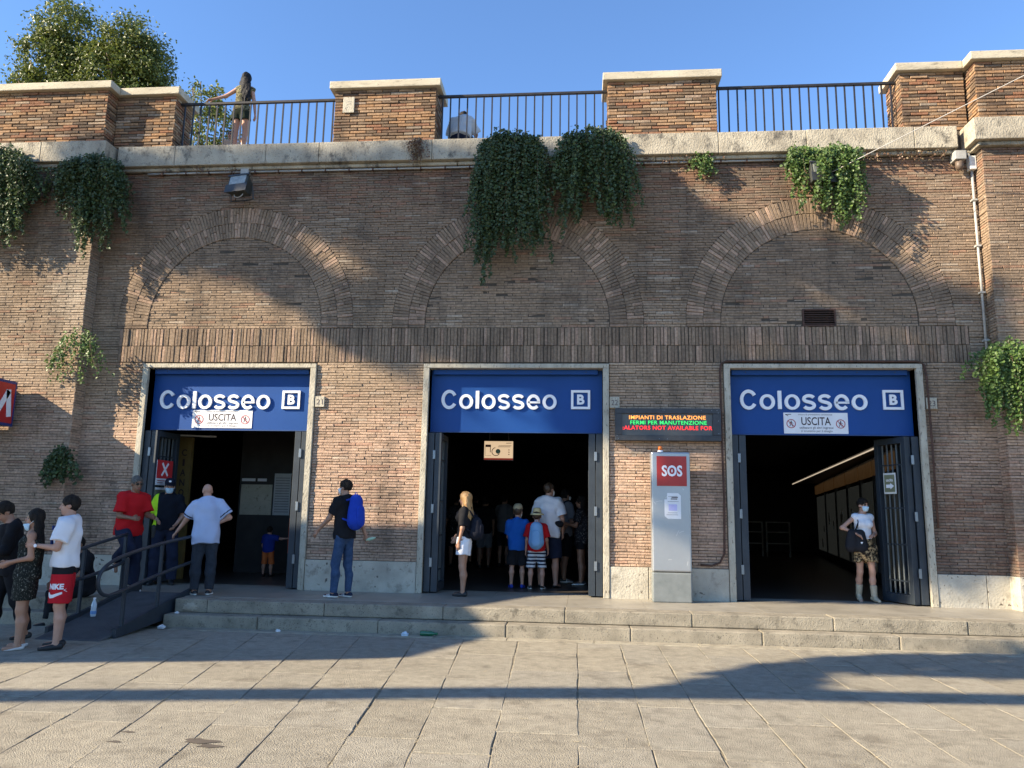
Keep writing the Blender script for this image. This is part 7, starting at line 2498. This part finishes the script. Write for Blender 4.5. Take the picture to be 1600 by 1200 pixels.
q = MB(); q.tube([c_ + np.array([0.0, 0, 0.16]), W_(J17['shR'] + np.array([0.03, -0.09, -0.08])), W_(J17['shR'] + np.array([0.04, 0.0, 0.06])), W_(J17['shR'] + np.array([0.02, 0.1, -0.1])), c_ + np.array([-0.02, 0.05, 0.14])], 0.013, 6)
q.build('strap', BLACK, bg_, smooth=True)
q = MB(); q.prism([(0, -0.02), (0.018, 0.004), (0.012, 0.016), (0, 0.008), (-0.012, 0.016), (-0.018, 0.004)], 0.004, Matrix.Translation(Vector(c_) + Vector((0.06, -0.085, -0.04))))
q.build('heart_mark', M_WHITE, bg_)

# 18-20 people on the terrace
J18 = person('woman with long black hair and dark shorts leaning back on the terrace railing', (-5.47, 0.50, 8.0), R(176), 1.70, 'f', 'fair', 0.98,
       head=(1, -0.15, 0.0), lean=(-0.02, -0.10, 1), hip_shift=0.0, armL=((-0.15, 0.85, -0.62), (-0.5, 0.85, -0.5)), armR=((0.05, -0.22, -1), (0.1, -0.1, -1)), handL=(-0.2, 0.9, -0.2),
       legL=((0.03, 0.03, -1), (-0.02, -0.03, -1)), legR=((0.1, -0.02, -1), (-0.05, 0.03, -1)),
       top=dict(m=OLIVE, sleeve=0, hem=-0.02, e=0.014, neck=-0.06, scoop=0.1), bottom=dict(kind='legs', len=0.36, m=cloth('dark_green', (0.02, 0.028, 0.02)), e=0.014, loose=0.02, name='shorts', waist=0.1), shoes=dict(m=[SHOE_W]),
       hair=dict(m=HAIR_K, long=0.50, th=0.016, locks=13, len=0.65, sway=(0.0, -0.05, 0)), group='people on the terrace')
person('child with glasses peeping above the cornice beside the dark-haired woman', (-5.78, 0.80, 8.0), R(8), 1.12, 'm', 'fair', 1.0, child=True, h=0.009, pelvis_z=0.14,
       legL=((1, 0.2, 0.1), (0.6, 0.0, -0.4)), legR=((1, -0.2, 0.1), (0.6, 0, -0.4)), lean=(0.1, 0, 1), head=(1, 0, -0.1), top=dict(m=cloth('peach', (0.5, 0.36, 0.27)), sleeve=0.7, hem=-0.03, e=0.02),
       bottom=dict(kind='legs', len=1.2, m=GREYC, e=0.015), shoes=dict(m=[SHOE_W]), hair=dict(m=HAIR_BR, th=0.008), glasses=True, group='people on the terrace')
person('person in a pale shirt sitting bent forward behind the middle railing', (-1.19, 0.62, 8.0), R(175), 1.72, 'm', 'tan', 1.1, h=0.011, pelvis_z=0.36, lean=(0.55, 0.05, 1), head=(0.8, 0, -0.7),
       legL=((1, 0.25, 0.05), (0.1, 0, -1)), legR=((1, -0.25, 0.05), (0.1, 0, -1)), armL=((0.6, 0.35, -1), (0.8, -0.2, -0.3)), armR=((0.6, -0.35, -1), (0.8, 0.2, -0.3)),
       top=dict(m=cloth('pale_shirt', (0.5, 0.5, 0.5), (0.56, 0.56, 0.56)), sleeve=0.9, hem=-0.08, e=0.03, loose=0.03), bottom=dict(kind='legs', len=1.9, m=NAVY, e=0.02), shoes=dict(m=[SHOE_B]), hair=dict(m=HAIR_D), group='people on the terrace')
q = MB(); q.box(-1.5, -0.75, 0.5, 0.95, 8.0, 8.24); o = q.build('stone_block', M_TRAV, bevel=0.015); tag(o, 'low stone block under the seated person in the pale shirt', 'block')

# ------------------------------------------------------------------ litter
M_CLEAR = mat('bottle_clear', (0.45, 0.52, 0.58), rough=0.08, coat=0.6)
def bottle(name, label, m, mtx, sc_=1.0, cap=None, lab=None):
    mb = MB(); mb.lathe([(0.030 * sc_, 0), (0.033 * sc_, 0.01 * sc_), (0.033 * sc_, 0.07 * sc_), (0.030 * sc_, 0.085 * sc_), (0.033 * sc_, 0.1 * sc_), (0.032 * sc_, 0.14 * sc_), (0.014 * sc_, 0.19 * sc_), (0.013 * sc_, 0.205 * sc_)], 14, 0, mtx)
    t = mb.build(name, m, smooth=True)
    tag(t, label, 'bottle')
    q = MB(); q.lathe([(0.0155 * sc_, 0.2 * sc_), (0.0155 * sc_, 0.22 * sc_)], 10, 0, mtx); q.build('cap', cap or M_WHITE, t)
    if lab:
        q = MB(); q.lathe([(0.0336 * sc_, 0.03 * sc_), (0.0336 * sc_, 0.068 * sc_)], 14, 0, mtx); q.build('label', lab, t)
bottle('plastic_bottle', 'clear plastic water bottle standing on the ramp beside the left rail', M_CLEAR, Matrix.Translation((-5.55, -2.45, rz(-2.45) + 0.005)), 1.15, lab=mat('label_blue', (0.12, 0.25, 0.5)))
bottle('glass_bottle', 'green bottle lying at the foot of the steps', mat('bottle_green', (0.01, 0.09, 0.04), rough=0.1, coat=0.6), Matrix.Translation((-1.06, -2.08, ZG + 0.04)) @ Matrix.Rotation(R(90), 4, 'Y') @ Matrix.Rotation(R(8), 4, 'X'), 1.1, cap=mat('cap_green', (0.02, 0.12, 0.05)))
def tissue(name, x_, y_, z_, s_, label, m):
    bm_ = bmesh.new(); bmesh.ops.create_icosphere(bm_, subdivisions=3, radius=s_)
    for v in bm_.verts:
        k = 1 + 0.35 * math.sin(v.co.x / s_ * 5.1 + x_ * 9) * math.sin(v.co.y / s_ * 4.3 + 1) + 0.2 * math.sin(v.co.z / s_ * 9)
        v.co = Vector((v.co.x * k, v.co.y * k, max(-0.3 * s_, v.co.z * k * 0.6)))
    me = bpy.data.meshes.new(name); bm_.to_mesh(me); bm_.free()
    o_ = obj(name, me, m, loc=(x_, y_, z_ + 0.3 * s_)); tag(o_, label, 'litter')
tissue('crumpled_paper', -4.72, -2.14, ZG + 0.006, 0.045, 'crumpled white paper at the left end of the lower step', M_PAPER)
tissue('crumpled_paper', -3.05, -2.12, ZG + 0.006, 0.03, 'small scrap of white paper at the foot of the steps, left of the green bottle', M_PAPER)
tissue('plastic_cup', -1.27, -2.1, ZG + 0.006, 0.05, 'crushed clear plastic cup beside the green bottle', M_CLEAR)
tissue('crumpled_paper', -4.66, -1.86, -0.186, 0.026, 'small white scrap lying on the left end of the lower step tread', M_PAPER)
# dark stains on the paving
for x_, y_, s_ in ((-1.62, -7.2, 0.13), (-1.5, -7.3, 0.09), (-2.25, -7.05, 0.05), (-2.2, -7.3, 0.05)):
    n_ = 14; mb = MB()
    mb.add([(x_ + s_ * math.cos(a) * (1 + 0.35 * math.sin(3 * a + x_ * 7)), y_ + 0.45 * s_ * math.sin(a) * (1 + 0.3 * math.sin(4 * a)), ZG + 0.0045) for a in np.linspace(0, 2 * math.pi, n_, endpoint=False)], [tuple(range(n_))])
    mb.build('stain', mat('stain_dark', (0.085, 0.07, 0.055), (0.12, 0.1, 0.08), rough=0.6), ground)
print('objects', len(bpy.data.objects), 'tris', sum(len(m_.polygons) for m_ in bpy.data.meshes) * 2)
